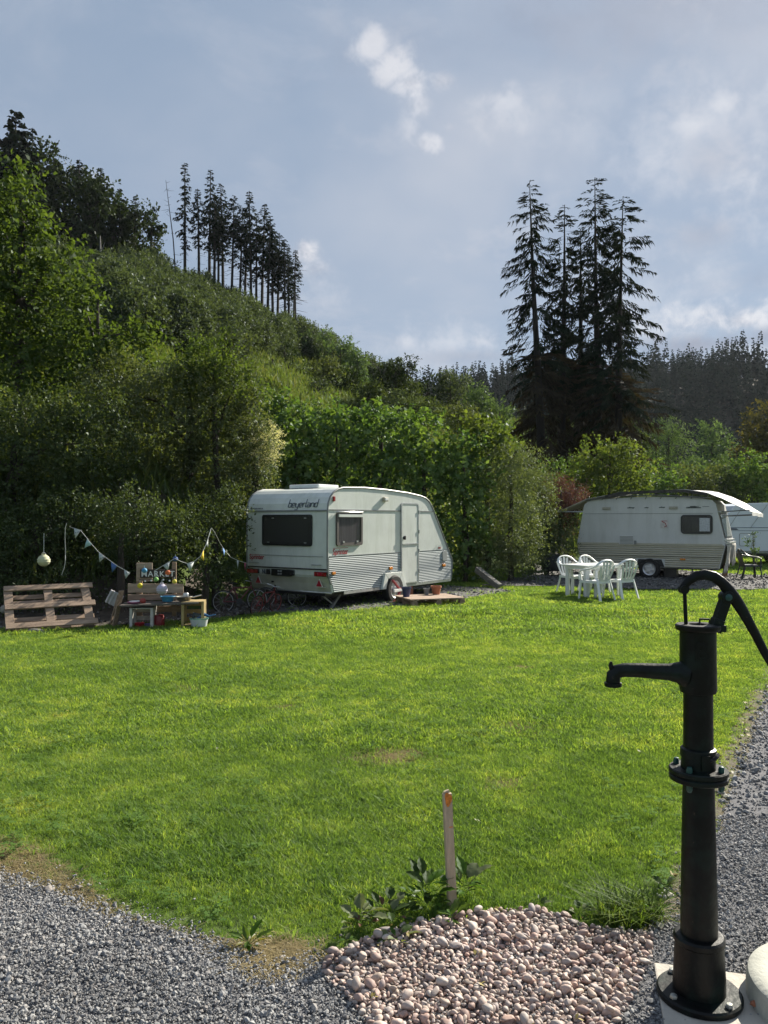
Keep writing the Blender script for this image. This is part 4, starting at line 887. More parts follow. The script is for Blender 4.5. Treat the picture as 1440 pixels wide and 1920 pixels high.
GH = 'shrubs on the hillside above the hedge'
hs = [(485, 612, 46, 36, 50, M_PINE, 'dark pine below the downhill end of the hilltop spruce row', 1), (540, 660, 36, 30, 49, M_PINE, 'dark low pine just right of the larger dark pine', 1), (585, 640, 34, 26, 58, M_WILLOW, 'bluish young conifer bush on the skyline right of the bare spruces', 0),
      (630, 655, 36, 28, 57, M_WILLOW, 'bluish bush on the skyline where the ridge drops', 0), (672, 672, 26, 26, 56, M_WILLOW, 'small bush at the shoulder of the skyline ridge', 0), (600, 690, 40, 30, 50, M_BUSH, 'olive shrub in the middle of the hillside below the skyline bushes', 0),
      (650, 705, 40, 30, 49, M_DARKLEAF, 'dark shrub left of the twiggy bush on the ridge', 0), (735, 700, 46, 40, 47, M_DARKLEAF, 'dark twiggy bush breaking the skyline mid-ridge', 2), (765, 725, 34, 34, 46, M_UNDER, 'olive bush leaning right from the twiggy skyline bush', 0),
      (738, 748, 40, 22, 42, M_THICKET, 'light brushy shrub at the top edge of the meadow', 0), (805, 722, 32, 32, 52, M_PINE, 'dark young conifer on the low ridge right of the twiggy bush', 1), (848, 722, 40, 32, 52, M_THICKET, 'pale young conifer on the low ridge left of the willow', 0),
      (900, 738, 34, 28, 50, M_WILLOW, 'grey-green willow bush left of the tall spruce group', 0), (930, 762, 28, 26, 48, M_WILLOW, 'second grey-green willow bush touching the tall spruces', 0), (870, 772, 44, 22, 44, M_BUSH, 'olive bush low on the slope left of the tall spruces', 0),
      (950, 800, 26, 24, 42, M_HAZEL, 'green bush at the foot of the leftmost tall spruce', 0), (512, 694, 16, 22, 44, M_THICKET, 'small pale columnar shrub at the upper left of the meadow', 0), (596, 722, 24, 16, 43, M_THICKET, 'low pale shrub on the upper rim of the meadow', 0),
      (545, 690, 30, 24, 46, M_UNDER, 'dark shrub on the rim of the meadow below the pines', 0), (690, 735, 36, 22, 44, M_UNDER, 'low dark shrub at the right rim of the meadow', 0), (800, 765, 44, 20, 42, M_UNDER, 'dark brush in the hollow below the low ridge', 0), (985, 790, 30, 26, 46, M_THICKET, 'shrub behind the trunks of the tall spruces, left', 0),
      (1060, 800, 40, 28, 47, M_UNDER, 'shrub behind the trunks of the tall spruces, middle', 0), (1190, 800, 40, 34, 47, M_UNDER, 'shrub behind the trunks of the tall spruces, right', 0), (380, 560, 34, 26, 60, M_THICKET, 'brushy shrub below the gap in the hilltop trees', 0), (330, 640, 40, 30, 40, M_THICKET, 'brushy shrub on the slope above the large round bush', 0),
      (270, 590, 40, 28, 46, M_THICKET, 'brushy shrub on the slope right of the maple sapling', 0), (430, 650, 34, 26, 40, M_BUSH, 'olive shrub left of the dark pine on the slope', 0), (290, 615, 22, 14, 36, M_YELLOW, 'small shrub turning yellow on the slope above the round bush', 0)]
for k, (px_, py_, rx, ry, D, m, lb, kind_) in enumerate(hs):
    g = random.Random(k*7+1); bl = [(px_, py_+ry*.3, rx*.7, ry*.75)]
    for q in range(4): bl.append((px_+g.uniform(-.7, .7)*rx, py_+ry*g.uniform(-.3, .9), rx*g.uniform(.3, .5), ry*g.uniform(.4, .7), g.uniform(-.8, .8)))
    bl.append((px_, py_+ry*1.3, rx*.9, ry*.6))
    t = bush_px('pine_tree' if kind_ == 1 else 'shrub', lb, 'tree' if kind_ == 1 else 'shrub', D, bl, m, .95, .17 if kind_ != 1 else .22, .7, 130+k, nleaf=10, group=GH, width=.5 if kind_ != 1 else .25, up=.6, lump=.55)
    if kind_ == 2:
        gg = random.Random(3)
        for i in range(26):
            a = Vector((gg.uniform(-1, 1), gg.uniform(-.5, .5), gg.uniform(2.0, 2.8))); e = a+Vector((gg.uniform(-.8, .8), 0, gg.uniform(.3, .9))); MB().tube([a, (a+e)/2+Vector((.05, 0, .05)), e], [.025, .018, .006], 4).build('branch', M_BARK, t)

# ------------------------------------------------------------------ far wooded hill
hx = np.array([-200, 0, 31, 50, 66, 88, 97, 105, 115, 124, 135, 160, 200, 320, 500]); hzv = np.array([30, 44, 47.5, 49, 50, 52, 53, 55, 54, 49.5, 47, 42, 38, 34, 30.])
def hill2(x, y):
    top = np.interp(x, hx, hzv)-7; r = np.clip((y-135)/115, 0, 1); return top*smooth01(r)**.9 - 2*(y > 330)*(y-330)*.02
gx = np.arange(-200, 505, 8.0); gy = np.arange(128, 420, 8.0); X, Y = np.meshgrid(gx, gy); Zh = hill2(X, Y)-1.5
w = len(gx); ii, jj = np.meshgrid(np.arange(len(gy)-1), np.arange(w-1), indexing='ij'); q = (ii*w+jj).ravel()
tag(obj('hill', np_mesh('hill', np.stack([X, Y, Zh], -1).reshape(-1, 3), np.stack([q, q+1, q+w+1, q+w], -1), mat('forest_floor', (.03, .035, .022), .95, .3, .2), smooth=True)), kind='structure')
fm = []
for k in range(4):
    H = 10.0; fm.append(spruce_mesh('forest_conifer', H, .8, (lambda f: max(.10, 1.9*(1-f)**.9)), 60, M_FOREST, 600+k, kl=(.5, 1.2), kw=.38, per_m=7, droop=.35))
g = np.random.default_rng(41); n = 5200; P = np.column_stack([g.uniform(-40, 330, n), g.uniform(140, 300, n)]); k = (P[:, 0] < P[:, 1]*.75); P = P[k]
P = np.column_stack([P, hill2(P[:, 0], P[:, 1])-1.5]); sc_ = np.clip(g.normal(1.0, .2, len(P)), .6, 1.6)
scatter('forest', P, sc_, g.uniform(0, 6.28, len(P)), fm)

# ------------------------------------------------------------------ thin summer haze over the whole valley
def haze_mat():
    m, nt, N, L, out = new_mat('summer_haze'); v = N.new('ShaderNodeVolumePrincipled'); v.inputs['Density'].default_value = .00010; v.inputs['Color'].default_value = (.80, .87, .97, 1); v.inputs['Anisotropy'].default_value = .2
    L.new(v.outputs[0], out.inputs['Volume']); return m
tag(MB().box((0, 1200, 39), (5200, 3800, 86)).build('haze', haze_mat()), kind='stuff')
# ------------------------------------------------------------------ object materials
M_WHITE = mat('caravan_white', (.67, .70, .66), .38, .06, 3, dirt=(.40, .43, .36), dirt_amt=.55, dscale=4.5, dstretch=(1, 1, .16))
M_SKIRT = mat('caravan_lower_panel', (.56, .56, .48), .5, .08, 3, dirt=(.36, .35, .26), dirt_amt=.5, dscale=2.5)
M_TRIM = mat('grey_trim', (.22, .23, .23), .45, .1, 6)
M_ALU = mat('aluminium', (.55, .56, .56), .35, .1, 12, metal=.7)
M_BLACK = mat('black_rubber', (.018, .018, .019), .6, .2, 10)
M_BLACKPAINT = mat('black_plastic', (.02, .02, .021), .4, .2, 10)
M_REDLAMP = mat('red_lamp', (.30, .02, .018), .25, .15, 30)
M_REDREF = mat('red_reflector', (.38, .015, .03), .3, .1, 30)
M_AMBER = mat('amber_lamp', (.65, .22, .025), .25, .1, 30)
M_REDTXT = mat('red_lettering', (.38, .03, .04), .5, .05)
M_NAVY = mat('navy_lettering', (.03, .045, .09), .5, .05)
M_WHITETXT = mat('white_lettering', (.72, .72, .70), .5, .05)
M_TYRE = mat('tyre_rubber', (.022, .021, .02), .85, .25, 20, bump=.2)
M_HUB = mat('hub_silver', (.55, .56, .58), .35, .1, 15, metal=.5)
M_REDPAINT = mat('faded_red_paint', (.42, .07, .08), .55, .25, 20)
M_WOOD = mat('weathered_wood', (.34, .245, .175), .85, .25, 4, bump=.5, bscale=30, stretch=(1, 6, 6), col2=(.19, .13, .09))
M_WOOD2 = mat('grey_wood', (.40, .31, .235), .85, .25, 4, bump=.5, bscale=30, stretch=(1, 6, 6), col2=(.23, .17, .125))
M_DECKWOOD = mat('pale_deck_wood', (.42, .31, .23), .8, .2, 4, bump=.4, bscale=30, stretch=(1, 6, 6), col2=(.28, .20, .145))
M_PUMP = mat('black_pump_paint', (.0045, .005, .005), .46, .3, 14, bump=.25, bscale=38, spec=.24, dirt=(.008, .022, .016), dirt_amt=.9, dscale=7, chips=(.045, .03, .022))
M_PUMPGREEN = mat('green_bolt_paint', (.015, .075, .065), .4, .2, 20, bump=.2)
M_CONCRETE = mat('concrete', (.50, .46, .40), .85, .12, 6, bump=.4, bscale=50, dirt=(.34, .30, .25), dirt_amt=.6, dscale=5)
M_CONCRETE2 = mat('pale_concrete', (.46, .46, .40), .85, .1, 8, bump=.3, bscale=60, dirt=(.36, .36, .28), dirt_amt=.5, dscale=7)
M_RUST = mat('rusty_rim', (.14, .035, .03), .8, .3, 30)
M_BOLT = mat('zinc_bolt', (.36, .37, .34), .4, .15, 30, metal=.6)
M_PLASTIC = mat('white_plastic', (.76, .78, .76), .4, .05, 5)
M_GREENPL = mat('dark_green_plastic', (.022, .035, .032), .4, .15, 5)
M_CREAM = mat('cream_ribbed_panel', (.50, .46, .35), .5, .07, 3, dirt=(.30, .28, .20), dirt_amt=.4)
M_C2WHITE = mat('faded_white_panel', (.60, .60, .59), .45, .05, 2, dirt=(.40, .40, .37), dirt_amt=.55, dscale=4, dstretch=(1, 1, .14))
M_C3 = mat('pale_blue_white_panel', (.60, .66, .72), .4, .04, 2)
M_TARP = mat('tarp_canvas', (.66, .65, .62), .8, .08, 4, bump=.3, bscale=9, dirt=(.42, .41, .38), dirt_amt=.5)
M_CLOTH = mat('pale_awning_cloth', (.50, .48, .42), .9, .12, 8, dirt=(.36, .28, .22), dirt_amt=.5, dscale=6)
M_BROWNCLOTH = mat('brown_cloth', (.26, .14, .075), .9, .2, 9)
M_TERRACOTTA = mat('terracotta', (.40, .15, .08), .8, .15, 10)
M_BLUEPOT = mat('blue_glaze', (.03, .04, .12), .3, .15, 10)
def glass_mat(name, col, alpha=.0, rough=.08):
    m, nt, N, L, out = new_mat(name)
    b = N.new('ShaderNodeBsdfPrincipled'); b.inputs['Base Color'].default_value = (*col, 1); b.inputs['Roughness'].default_value = rough; b.inputs['Specular IOR Level'].default_value = .6
    if alpha > 0:
        t = N.new('ShaderNodeBsdfTransparent'); mx = N.new('ShaderNodeMixShader'); mx.inputs[0].default_value = alpha; L.new(b.outputs[0], mx.inputs[1]); L.new(t.outputs[0], mx.inputs[2]); L.new(mx.outputs[0], out.inputs[0])
    else: L.new(b.outputs[0], out.inputs[0])
    return m
M_DARKGLASS = glass_mat('dark_acrylic', (.045, .044, .042), 0, .16)
M_CLEARGLASS = glass_mat('tinted_acrylic', (.05, .048, .055), .62, .1)
M_CURTAIN = mat('grey_curtain', (.26, .24, .30), .9, .3, 3, stretch=(9, 9, .4), col2=(.10, .09, .13))
M_CURTAIN2 = mat('beige_curtain', (.26, .24, .22), .9, .3, 3, stretch=(6, 6, .4), col2=(.14, .13, .12))
def stripe_mat():
    """white sheet printed with fine blue lines, denser at mid height"""
    m, nt, N, L, out = new_mat('striped_side_print')
    tc = N.new('ShaderNodeTexCoord'); sp = N.new('ShaderNodeSeparateXYZ'); L.new(tc.outputs['Object'], sp.inputs[0])
    def Mth(op, a, b=None):
        n = N.new('ShaderNodeMath'); n.operation = op
        for i, v in enumerate((a, b)):
            if v is None: continue
            if isinstance(v, (int, float)): n.inputs[i].default_value = v
            else: L.new(v, n.inputs[i])
        return n.outputs[0]
    z = sp.outputs[2]; fr = Mth('FRACT', Mth('DIVIDE', z, .034))
    d = Mth('ABSOLUTE', Mth('SUBTRACT', z, .66)); wd = Mth('SUBTRACT', .80, Mth('MULTIPLY', d, 1.35))
    on = Mth('LESS_THAN', fr, wd)
    mx = N.new('ShaderNodeMix'); mx.data_type = 'RGBA'; L.new(on, mx.inputs[0]); mx.inputs[6].default_value = (.46, .495, .49, 1); mx.inputs[7].default_value = (.10, .135, .16, 1)
    b = N.new('ShaderNodeBsdfPrincipled'); b.inputs['Roughness'].default_value = .4; L.new(mx.outputs[2], b.inputs['Base Color']); L.new(b.outputs[0], out.inputs[0]); return m
M_STRIPE = stripe_mat()

def rounded(x0, x1, z0, z1, r, n=5):
    out = []
    for (cx, cz, a0) in ((x1-r, z1-r, 0), (x0+r, z1-r, 90), (x0+r, z0+r, 180), (x1-r, z0+r, 270)):
        for i in range(n+1): a = rad(a0+90*i/n); out.append((cx+r*math.cos(a), cz+r*math.sin(a)))
    return out
def ring_mb(outer, inner, y0, y1, M=None):
    """frame between two outlines of equal count, in x,z, from y0 (front) to y1"""
    n = len(outer); V = []
    for pl in (outer, inner):
        for y in (y0, y1): V += [(x, y, z) for x, z in pl]
    Fs = []
    for i in range(n):
        j = (i+1) % n; a, b, c, d = i, n+i, 2*n+i, 3*n+i; a2, b2, c2, d2 = j, n+j, 2*n+j, 3*n+j
        Fs += [(a, a2, c2, c), (b, d, d2, b2), (a, b, b2, a2), (c, c2, d2, d)]
    return MB().add(V, Fs, False, M)
def wheel_mesh_parts(r, wdt, spokes=5):
    ty = MB(); ty.lathe([(r*.62, -wdt*.5), (r*.9, -wdt*.5), (r, -wdt*.3), (r, wdt*.3), (r*.9, wdt*.5), (r*.62, wdt*.5), (r*.62, -wdt*.5)], 28)
    rm = MB(); rm.lathe([(0.001, -wdt*.40), (r*.22, -wdt*.42), (r*.26, -wdt*.32), (r*.34, -wdt*.30)], 20)
    rm.lathe([(r*.50, -wdt*.36), (r*.60, -wdt*.46), (r*.63, -wdt*.44), (r*.63, -wdt*.1), (r*.48, -wdt*.1), (r*.50, -wdt*.36)], 28)
    for i in range(spokes):
        a = 2*math.pi*i/spokes; c, s = math.cos(a), math.sin(a); rm.bar((c*r*.22, s*r*.22, -wdt*.31), (c*r*.56, s*r*.56, -wdt*.31), r*.26, wdt*.1, (0, 0, 1))
    rm.lathe([(0.001, -wdt*.18), (r*.6, -wdt*.18)], 20)
    return ty, rm
FACE_Y = Matrix.Rotation(rad(90), 4, 'X')      # lathe axis z -> -y (outer side of wheel, z<0, faces... )
def add_wheel(parent, c, r, w, spokes=5):
    ty, rm = wheel_mesh_parts(r, w, spokes)
    M = Matrix.Translation(c) @ Matrix.Rotation(rad(-90), 4, 'X')
    ty.v = [M @ p for p in ty.v]; rm.v = [M @ p for p in rm.v]
    o = ty.build('wheel', M_TYRE, parent); rm.build('rim', M_HUB, o); return o

# ------------------------------------------------------------------ the striped white caravan
C1 = (-.947, 14.3, -.015)
cv = thing('caravan', 'white touring caravan with grey striped sides, red lettering and a wheel clamp', 'caravan', C1, rad(55))
WD = 2.0
prof = [(.03, .34), (-.03, .50), (-.11, .66), (-.125, .80), (-.13, 1.2), (-.125, 1.83), (-.105, 1.97), (-.05, 2.08), (.04, 2.165), (.16, 2.225), (.32, 2.262), (1.0, 2.282), (1.73, 2.265), (2.5, 2.225), (3.0, 2.175), (3.2, 2.135), (3.33, 2.075), (3.43, 1.99), (3.53, 1.866),
        (3.90, 1.36), (4.30, .80), (4.335, .72), (4.33, .60), (4.27, .31)]
MB().prism(prof, .0, WD).build('body', M_WHITE, cv, .018, 3)
up_sk = MB()
def rear_x(z): return float(np.interp(z, [.34, .50, .66, .80, 1.2, 1.83, 1.97, 2.08], [.03, -.03, -.11, -.125, -.13, -.125, -.105, -.05]))
def front_x(z): return float(np.interp(z, [.31, .60, .72, .80, 1.36, 1.866], [4.27, 4.33, 4.335, 4.30, 3.90, 3.53]))
# rear lower panel, a shade creamier
rows = []
for z in (.352, .50, .615):
    rows.append([(rear_x(z)-.006, .03+t*(WD-.06), z) for t in (0, .5, 1)])
MB().grid(rows, False).build('lower_rear_panel', M_SKIRT, cv)
for nm, y in (('edge_rail', -.004), ('edge_rail', WD+.004)):
    MB().tube([(x, y, z) for x, z in prof[1:]], .017, 6).build(nm, M_TRIM, cv)
mb = MB(); mb.tube([(rear_x(.34)-.008, .02, .335), (rear_x(.34)-.008, WD-.02, .335)], .018, 6); mb.box(((2.3+.0), -.006, .318), (3.9, .02, .05)); mb.build('bottom_rail', M_ALU, cv)
mb = MB(); mb.box((-.132, WD/2, 1.835), (.022, WD-.02, .028)); mb.box((1.7, -.006, 1.85), (3.64, .014, .022)); mb.build('trim_strip', M_TRIM, cv)
mb = MB(); mb.box((-.128, WD/2, .768), (.018, WD-.04, .022)); mb.build('trim_strip', M_BLACKPAINT, cv)
mb = MB(); mb.box((-.1325, WD/2-.13, 1.0), (.008, 1.55, .008)); mb.build('pin_line', M_TRIM, cv)
# striped, ribbed side panels
def stripe_panel(s0, s1, z0=.345, z1=1.0):
    n = int(round((z1-z0)/.034*2)); rows = []
    for i in range(n+1):
        z = z0+(z1-z0)*i/n; a = max(s0, rear_x(z)+.035); b = min(s1, front_x(z)-.03); rows.append([(a, -.008-(.006 if i % 2 else 0), z), (b, -.008-(.006 if i % 2 else 0), z)])
    rows = rows[::-1]
    MB().grid(rows, False).build('striped_panel', M_STRIPE, cv)
stripe_panel(-.2, 2.235); stripe_panel(2.915, 5)
mb = MB(); mb.box((1.07, -.008, 1.006), (2.27, .014, .012)); mb.box((3.50, -.008, 1.006), (1.17, .014, .012)); mb.build('pin_line', M_TRIM, cv)
# door
door = MB().prism(rounded(2.25, 2.88, .37, 2.0, .05), -.022, .004).build('door', M_WHITE, cv, .006)
ring_mb(rounded(2.235, 2.895, .355, 2.015, .06), rounded(2.262, 2.868, .382, 1.988, .045), -.030, -.002).build('door_frame', M_ALU, door)
MB().box((2.565, -.030, 1.17), (.60, .016, .022)).build('split_bar', M_ALU, door)
mb = MB(); mb.lathe([(.035, 0), (.035, .02), (.022, .03)], 14, M=Matrix.Translation((2.33, -.02, 1.30)) @ Matrix.Rotation(rad(90), 4, 'X')); mb.box((2.345, -.045, 1.30), (.035, .02, .08)); mb.build('handle', M_BLACK, door)
for z in (1.83, 1.42, 1.02, .60): MB().box((2.895, -.033, z), (.022, .018, .075)).build('hinge', M_ALU, door)
# side window
win = ring_mb(rounded(.115, .90, 1.19, 1.80, .05), rounded(.165, .85, 1.245, 1.735, .04), -.035, .0).build('window', mat('brown_window_seal', (.10, .085, .08), .5), cv)
MB().prism(rounded(.165, .85, 1.245, 1.735, .04), -.014, -.012).build('curtain', M_CURTAIN, win)
MB().prism(rounded(.160, .855, 1.24, 1.74, .04), -.026, -.022).build('pane', M_CLEARGLASS, win)
MB().box((.5075, -.045, 1.745), (.72, .03, .05)).build('awning_rail', M_WHITE, win)
mb = MB(); mb.tube([(.10, -.02, 1.80), (.14, -.05, 1.815), (.88, -.05, 1.815), (.92, -.02, 1.80)], .012, 6); mb.build('window_gutter', M_ALU, win)
for x in (.30, .72): MB().box((x, -.038, 1.262), (.05, .016, .03)).build('catch', M_ALU, win)
# rear window: x of the face is -.13 ; outlines in y,z swung round
SW = Matrix(((0, 1, 0, 0), (1, 0, 0, 0), (0, 0, 1, 0), (0, 0, 0, 1)))     # (x,y,z)->(y,x,z)
rw = ring_mb(rounded(.345, 1.58, 1.185, 1.765, .05), rounded(.385, 1.54, 1.225, 1.725, .04), -.158, -.125, SW).build('window', M_BLACKPAINT, cv)
MB().prism(rounded(.383, 1.542, 1.223, 1.727, .04), -.150, -.146, SW).build('pane', M_DARKGLASS, rw)
for y, z in ((.50, 1.245), (1.42, 1.245), (.50, 1.70), (1.30, 1.70)): MB().box((-.155, y, z), (.012, .05, .016)).build('catch', M_ALU, rw)
# rear lights, reflectors, plate
for y in (.135, 1.83):
    l = MB().box((-.135, y, .685), (.04, .30, .085)).build('tail_light', M_BLACKPAINT, cv, .008)
    MB().box((-.157, y-.09, .685), (.012, .09, .07)).build('lens', M_REDLAMP, l, .003); MB().box((-.157, y+.02, .685), (.012, .11, .07)).build('lens', M_REDREF, l, .003)
    MB().box((-.157, y+.115, .685), (.012, .06, .07)).build('lens', M_REDLAMP, l, .003)
for y in (.22, 1.74):
    xz = [(y-.085, .445), (y+.085, .445), (y, .60)]
    tr = MB().prism(xz, rear_x(.52)-.05, rear_x(.52)-.038, SW).build('triangle_reflector', M_WHITETXT, cv)
    MB().prism([(y-.066, .456), (y+.066, .456), (y, .578)], rear_x(.52)-.058, rear_x(.52)-.051, SW).build('reflector', M_REDREF, tr)
    MB().box((rear_x(.45)-.03, y-.02, .437), (.06, .20, .012)).build('shelf', M_SKIRT, tr)
pl = MB().box((-.125, 1.105, .678), (.03, .50, .125)).build('number_plate', M_BLACKPAINT, cv, .004)
RX, RY = (0, -1, 0), (0, 0, 1)
for body, size, y, z in (('00-00', .048, 1.19, .692), ('00-00', .048, 1.19, .640)):
    obj('lettering', text_mesh(body, size, .002, mat('plate_lettering', (.42, .44, .44), .5), frame_matrix((-.1435, y, z), RX, RY), sx=.95), pl)
for y in (.82, 1.43): MB().box((-.14, y, .685), (.05, .075, .10)).build('plate_lamp', M_BLACK, cv, .012)
obj('lettering', text_mesh('NL', .115, .002, M_NAVY, frame_matrix((-.131, 1.60, .645), RX, RY), sx=.75, bold=.003), cv)['label'] = 'dark NL country letters'
obj('lettering', text_mesh('Sprinter', .135, .0015, M_REDTXT, frame_matrix((-.1325, 1.93, .915), RX, RY), sx=.86, bold=.002), cv)['label'] = 'red word on the rear'
obj('lettering', text_mesh('Sprinter', .15, .0015, M_REDTXT, frame_matrix((.03, -.0035, 1.035), (1, 0, 0), (0, 0, 1)), sx=.92, bold=.002), cv)['label'] = 'red word on the side'
mb = MB(); mb.box((.26, -.003, 1.152), (.44, .004, .008)); mb.box((-.1325, 1.70, 1.002), (.004, .34, .006)); mb.build('underline', M_REDTXT, cv)
obj('lettering', text_mesh('390 TL', .07, .0015, M_REDTXT, frame_matrix((3.70, -.0035, 1.03), (1, 0, 0), (0, 0, 1)), sx=.8), cv) if False else None
obj('lettering', text_mesh('390 B', .062, .0015, M_REDTXT, frame_matrix((3.72, -.0035, 1.03), (1, 0, 0), (0, 0, 1)), sx=.8), cv)
# slanted square maker's lettering above the rear window
GL_ = {'b': [[(0, 2), (0, 0), (1, 0), (1, 1), (0, 1)]], 'e': [[(1, 0), (0, 0), (0, 1), (1, 1), (1, .5), (0, .5)]], 'y': [[(0, 1), (0, 0), (1, 0)], [(1, 1), (1, -.7), (.1, -.7)]], 'r': [[(0, 0), (0, 1), (.8, 1)]],
       'l': [[(0, 2), (0, 0), (.35, 0)]], 'a': [[(0, 1), (1, 1), (1, 0), (0, 0), (0, .5), (1, .5)]], 'n': [[(0, 0), (0, 1), (1, 1), (1, 0)]], 'd': [[(1, 2), (1, 0), (0, 0), (0, 1), (1, 1)]]}
mb = MB(); cx = 0.0; sw = .062; hh = .072
for ch in 'beyerland':
    for st in GL_[ch]:
        for (a, b) in zip(st[:-1], st[1:]):
            P2 = []
            for (u, v) in (a, b):
                s_ = cx+u*sw+v*hh*.28; z = 1.905+v*hh; P2.append((-.1325+max(0, z-1.86)*.16, .945-s_, z))
            mb.bar(P2[0], P2[1], .013, .004, (1, 0, 0))
    cx += sw*({'l': .62, 'r': 1.08}.get(ch, 1.42))
mb.build('lettering', M_NAVY, cv)['label'] = 'slanted dark lettering above the rear window'
obj('lettering', text_mesh('CARAVANS', .042, .001, M_NAVY, frame_matrix((-.131, 1.93, 1.872), RX, RY), sx=.95), cv) if False else None
mb = MB()
for i in range(9): mb.box((-.129, 1.90-i*.038, 1.885), (.004, .022 if i % 3 else .03, .022))
mb.build('small_print', M_TRIM, cv)
# marker lamps, roof vent, side box, jack handles
for nm, c, d, m in (('marker_lamp', (.05, -.012, 2.05), (.055, .03, .09), M_REDLAMP), ('marker_lamp', (.03, -.022, .70), (.09, .03, .05), M_AMBER), ('side_reflector', (1.86, -.022, .70), (.10, .026, .055), M_AMBER), ('side_reflector', (3.93, -.024, .665), (.12, .026, .055), M_AMBER)):
    MB().box(c, d).build(nm, m, cv, .006)
o = MB().box((1.66, -.03, 2.075), (.15, .055, .085)).build('side_lamp', mat('cream_lamp_housing', (.50, .46, .36), .5), cv, .012); MB().box((1.66, -.061, 2.075), (.10, .012, .05)).build('lens', M_PLASTIC, o, .004)
MB().prism(rounded(3.88, 4.06, .76, .98, .03), -.03, .0).build('socket_box', M_ALU, cv, .006)
MB().box((.75, 1.05, 2.315), (.62, .75, .075)).build('roof_vent', M_PLASTIC, cv, .02)
mb = MB(); mb.tube([(-.14, .14, .845), (-.17, .14, .85), (-.17, .34, .85), (-.14, .34, .84)], .010, 5); mb.tube([(-.14, 1.68, .845), (-.17, 1.68, .85), (-.17, 1.90, .85), (-.14, 1.90, .84)], .010, 5); mb.build('grab_handle', M_ALU, cv)
# wheel and arch
MB().prism([(1.60, .335), (1.66, .56), (2.17, .56), (2.25, .335)], -.018, -.002).build('wheel_well_shade', M_BLACK, cv)  # flat black panel on the solid body stands in for the recess shade
arch = MB(); oo = [(1.50, .30), (1.60, .615), (2.20, .615), (2.37, .30)]; ii_ = [(1.635, .30), (1.70, .50), (2.12, .50), (2.225, .30)]
for k in range(3):
    arch.prism([oo[k], oo[k+1], ii_[k+1], ii_[k]], -.07-(.001*k), -.019)
arch.build('wheel_arch', M_WHITE, cv, .008)
add_wheel(cv, (1.92, -.02, .275), .29, .17, 9); add_wheel(cv, (1.92, WD+.02, .275), .29, .17, 9)
mb = MB(); mb.box((2.1, 1.0, .30), (4.2, 1.7, .05)); mb.box((2.1, .35, .25), (4.0, .05, .09)); mb.box((2.1, 1.65, .25), (4.0, .05, .09)); mb.box((1.92, 1.0, .26), (.07, 1.9, .07)); mb.build('chassis', M_BLACKPAINT, cv)
M_STEEL = mat('galvanised_steel', (.24, .24, .23), .55, .2, 20, metal=.4)
for y in (.25, 1.75):
    mb = MB(); mb.bar((.55, y, .27), (.22, y-.04, .02), .05, .05); mb.bar((.05, y, .27), (.32, y-.02, .10), .025, .025); mb.box((.20, y-.04, .012), (.13, .13, .02)); mb.build('corner_steady', M_STEEL, cv)
mb = MB(); mb.bar((4.2, .35, .30), (5.35, .95, .34), .05, .09); mb.bar((4.2, 1.65, .30), (5.35, 1.05, .34), .05, .09); mb.tube([(5.2, 1, .36), (5.55, 1, .38), (5.65, 1, .36)], [.04, .045, .03], 8); mb.build('drawbar', M_STEEL, cv)
mb = MB(); mb.tube([(5.1, 1.12, .02), (5.1, 1.12, .75)], .025, 8); mb.lathe([(.09, -.03), (.09, .03)], 14, c=(0, 0, 0), M=Matrix.Translation((5.1, 1.12, .09)) @ Matrix.Rotation(rad(90), 4, 'X')); mb.build('jockey_wheel', M_STEEL, cv)
# clamp on the wheel
def c1(x, y, z): return Matrix.Translation(C1) @ Matrix.Rotation(rad(55), 4, 'Z') @ Vector((x, y, z))
wc = thing('wheel_clamp', 'red and white wheel clamp locked across the striped caravan wheel', 'wheel clamp', c1(1.92, -.15, 0), rad(55))
mb = MB(); mb.bar((-.22, -.02, .48), (.03, -.03, .27), .05, .03); mb.bar((.03, -.03, .26), (-.07, -.03, .10), .055, .03); mb.bar((-.07, -.03, .11), (-.32, -.04, .00), .05, .03); mb.lathe([(.045, -.03), (.045, .03)], 14, M=Matrix.Translation((.03, -.03, .27)) @ Matrix.Rotation(rad(90), 4, 'X')); mb.build('clamp_arm', M_REDPAINT, wc, .005)
MB().bar((-.22, -.055, .265), (.30, -.055, .275), .03, .055).build('clamp_bar', M_PLASTIC, wc, .006)

# pallet step in front of the door and what stands on it
dk_ = thing('pallet_deck', 'low wooden pallet lying as a step before the caravan door', 'pallet', (.88, 15.38, 0), rad(20))
for i in range(7): MB().box((-.02+.0, -.52+i*.165, .155+R.uniform(0, .004)), (1.28, .135, .022)).build('board', M_DECKWOOD, dk_, .003)
for x in (-.56, 0, .56):
    MB().box((x, -.03, .125), (.10, 1.12, .022)).build('cross_board', M_WOOD, dk_)
    for y in (-.52, -.03, .46): MB().box((x, y, .062), (.13, .13, .098)).build('block', M_WOOD, dk_, .004)
dk_.scale = (.88, .80, 1); dm = Matrix.Translation(dk_.location) @ Matrix.Rotation(rad(20), 4, 'Z')
def pot(label, loc, r, h, m, soil=True):
    t = thing('flower_pot', label, 'flower pot', loc); mb = MB()
    mb.lathe([(r*.70, 0), (r*.95, h*.78), (r*.95, h*.80), (r*1.08, h*.80), (r*1.08, h), (r*.95, h), (r*.93, h*.9), (.001, h*.88)], 20); mb.build('pot', m, t)
    return t
pot('terracotta flower pot standing at the far end of the pallet step', dm @ Vector((.28, .30, .168)), .10, .17, M_TERRACOTTA)
pot('dark blue flower pot at the wheel end of the pallet step', dm @ Vector((-.46, .05, .168)), .09, .19, M_BLUEPOT)
pot('small grey pot beside the terracotta pot on the pallet step', dm @ Vector((.10, .36, .168)), .06, .12, M_TRIM)
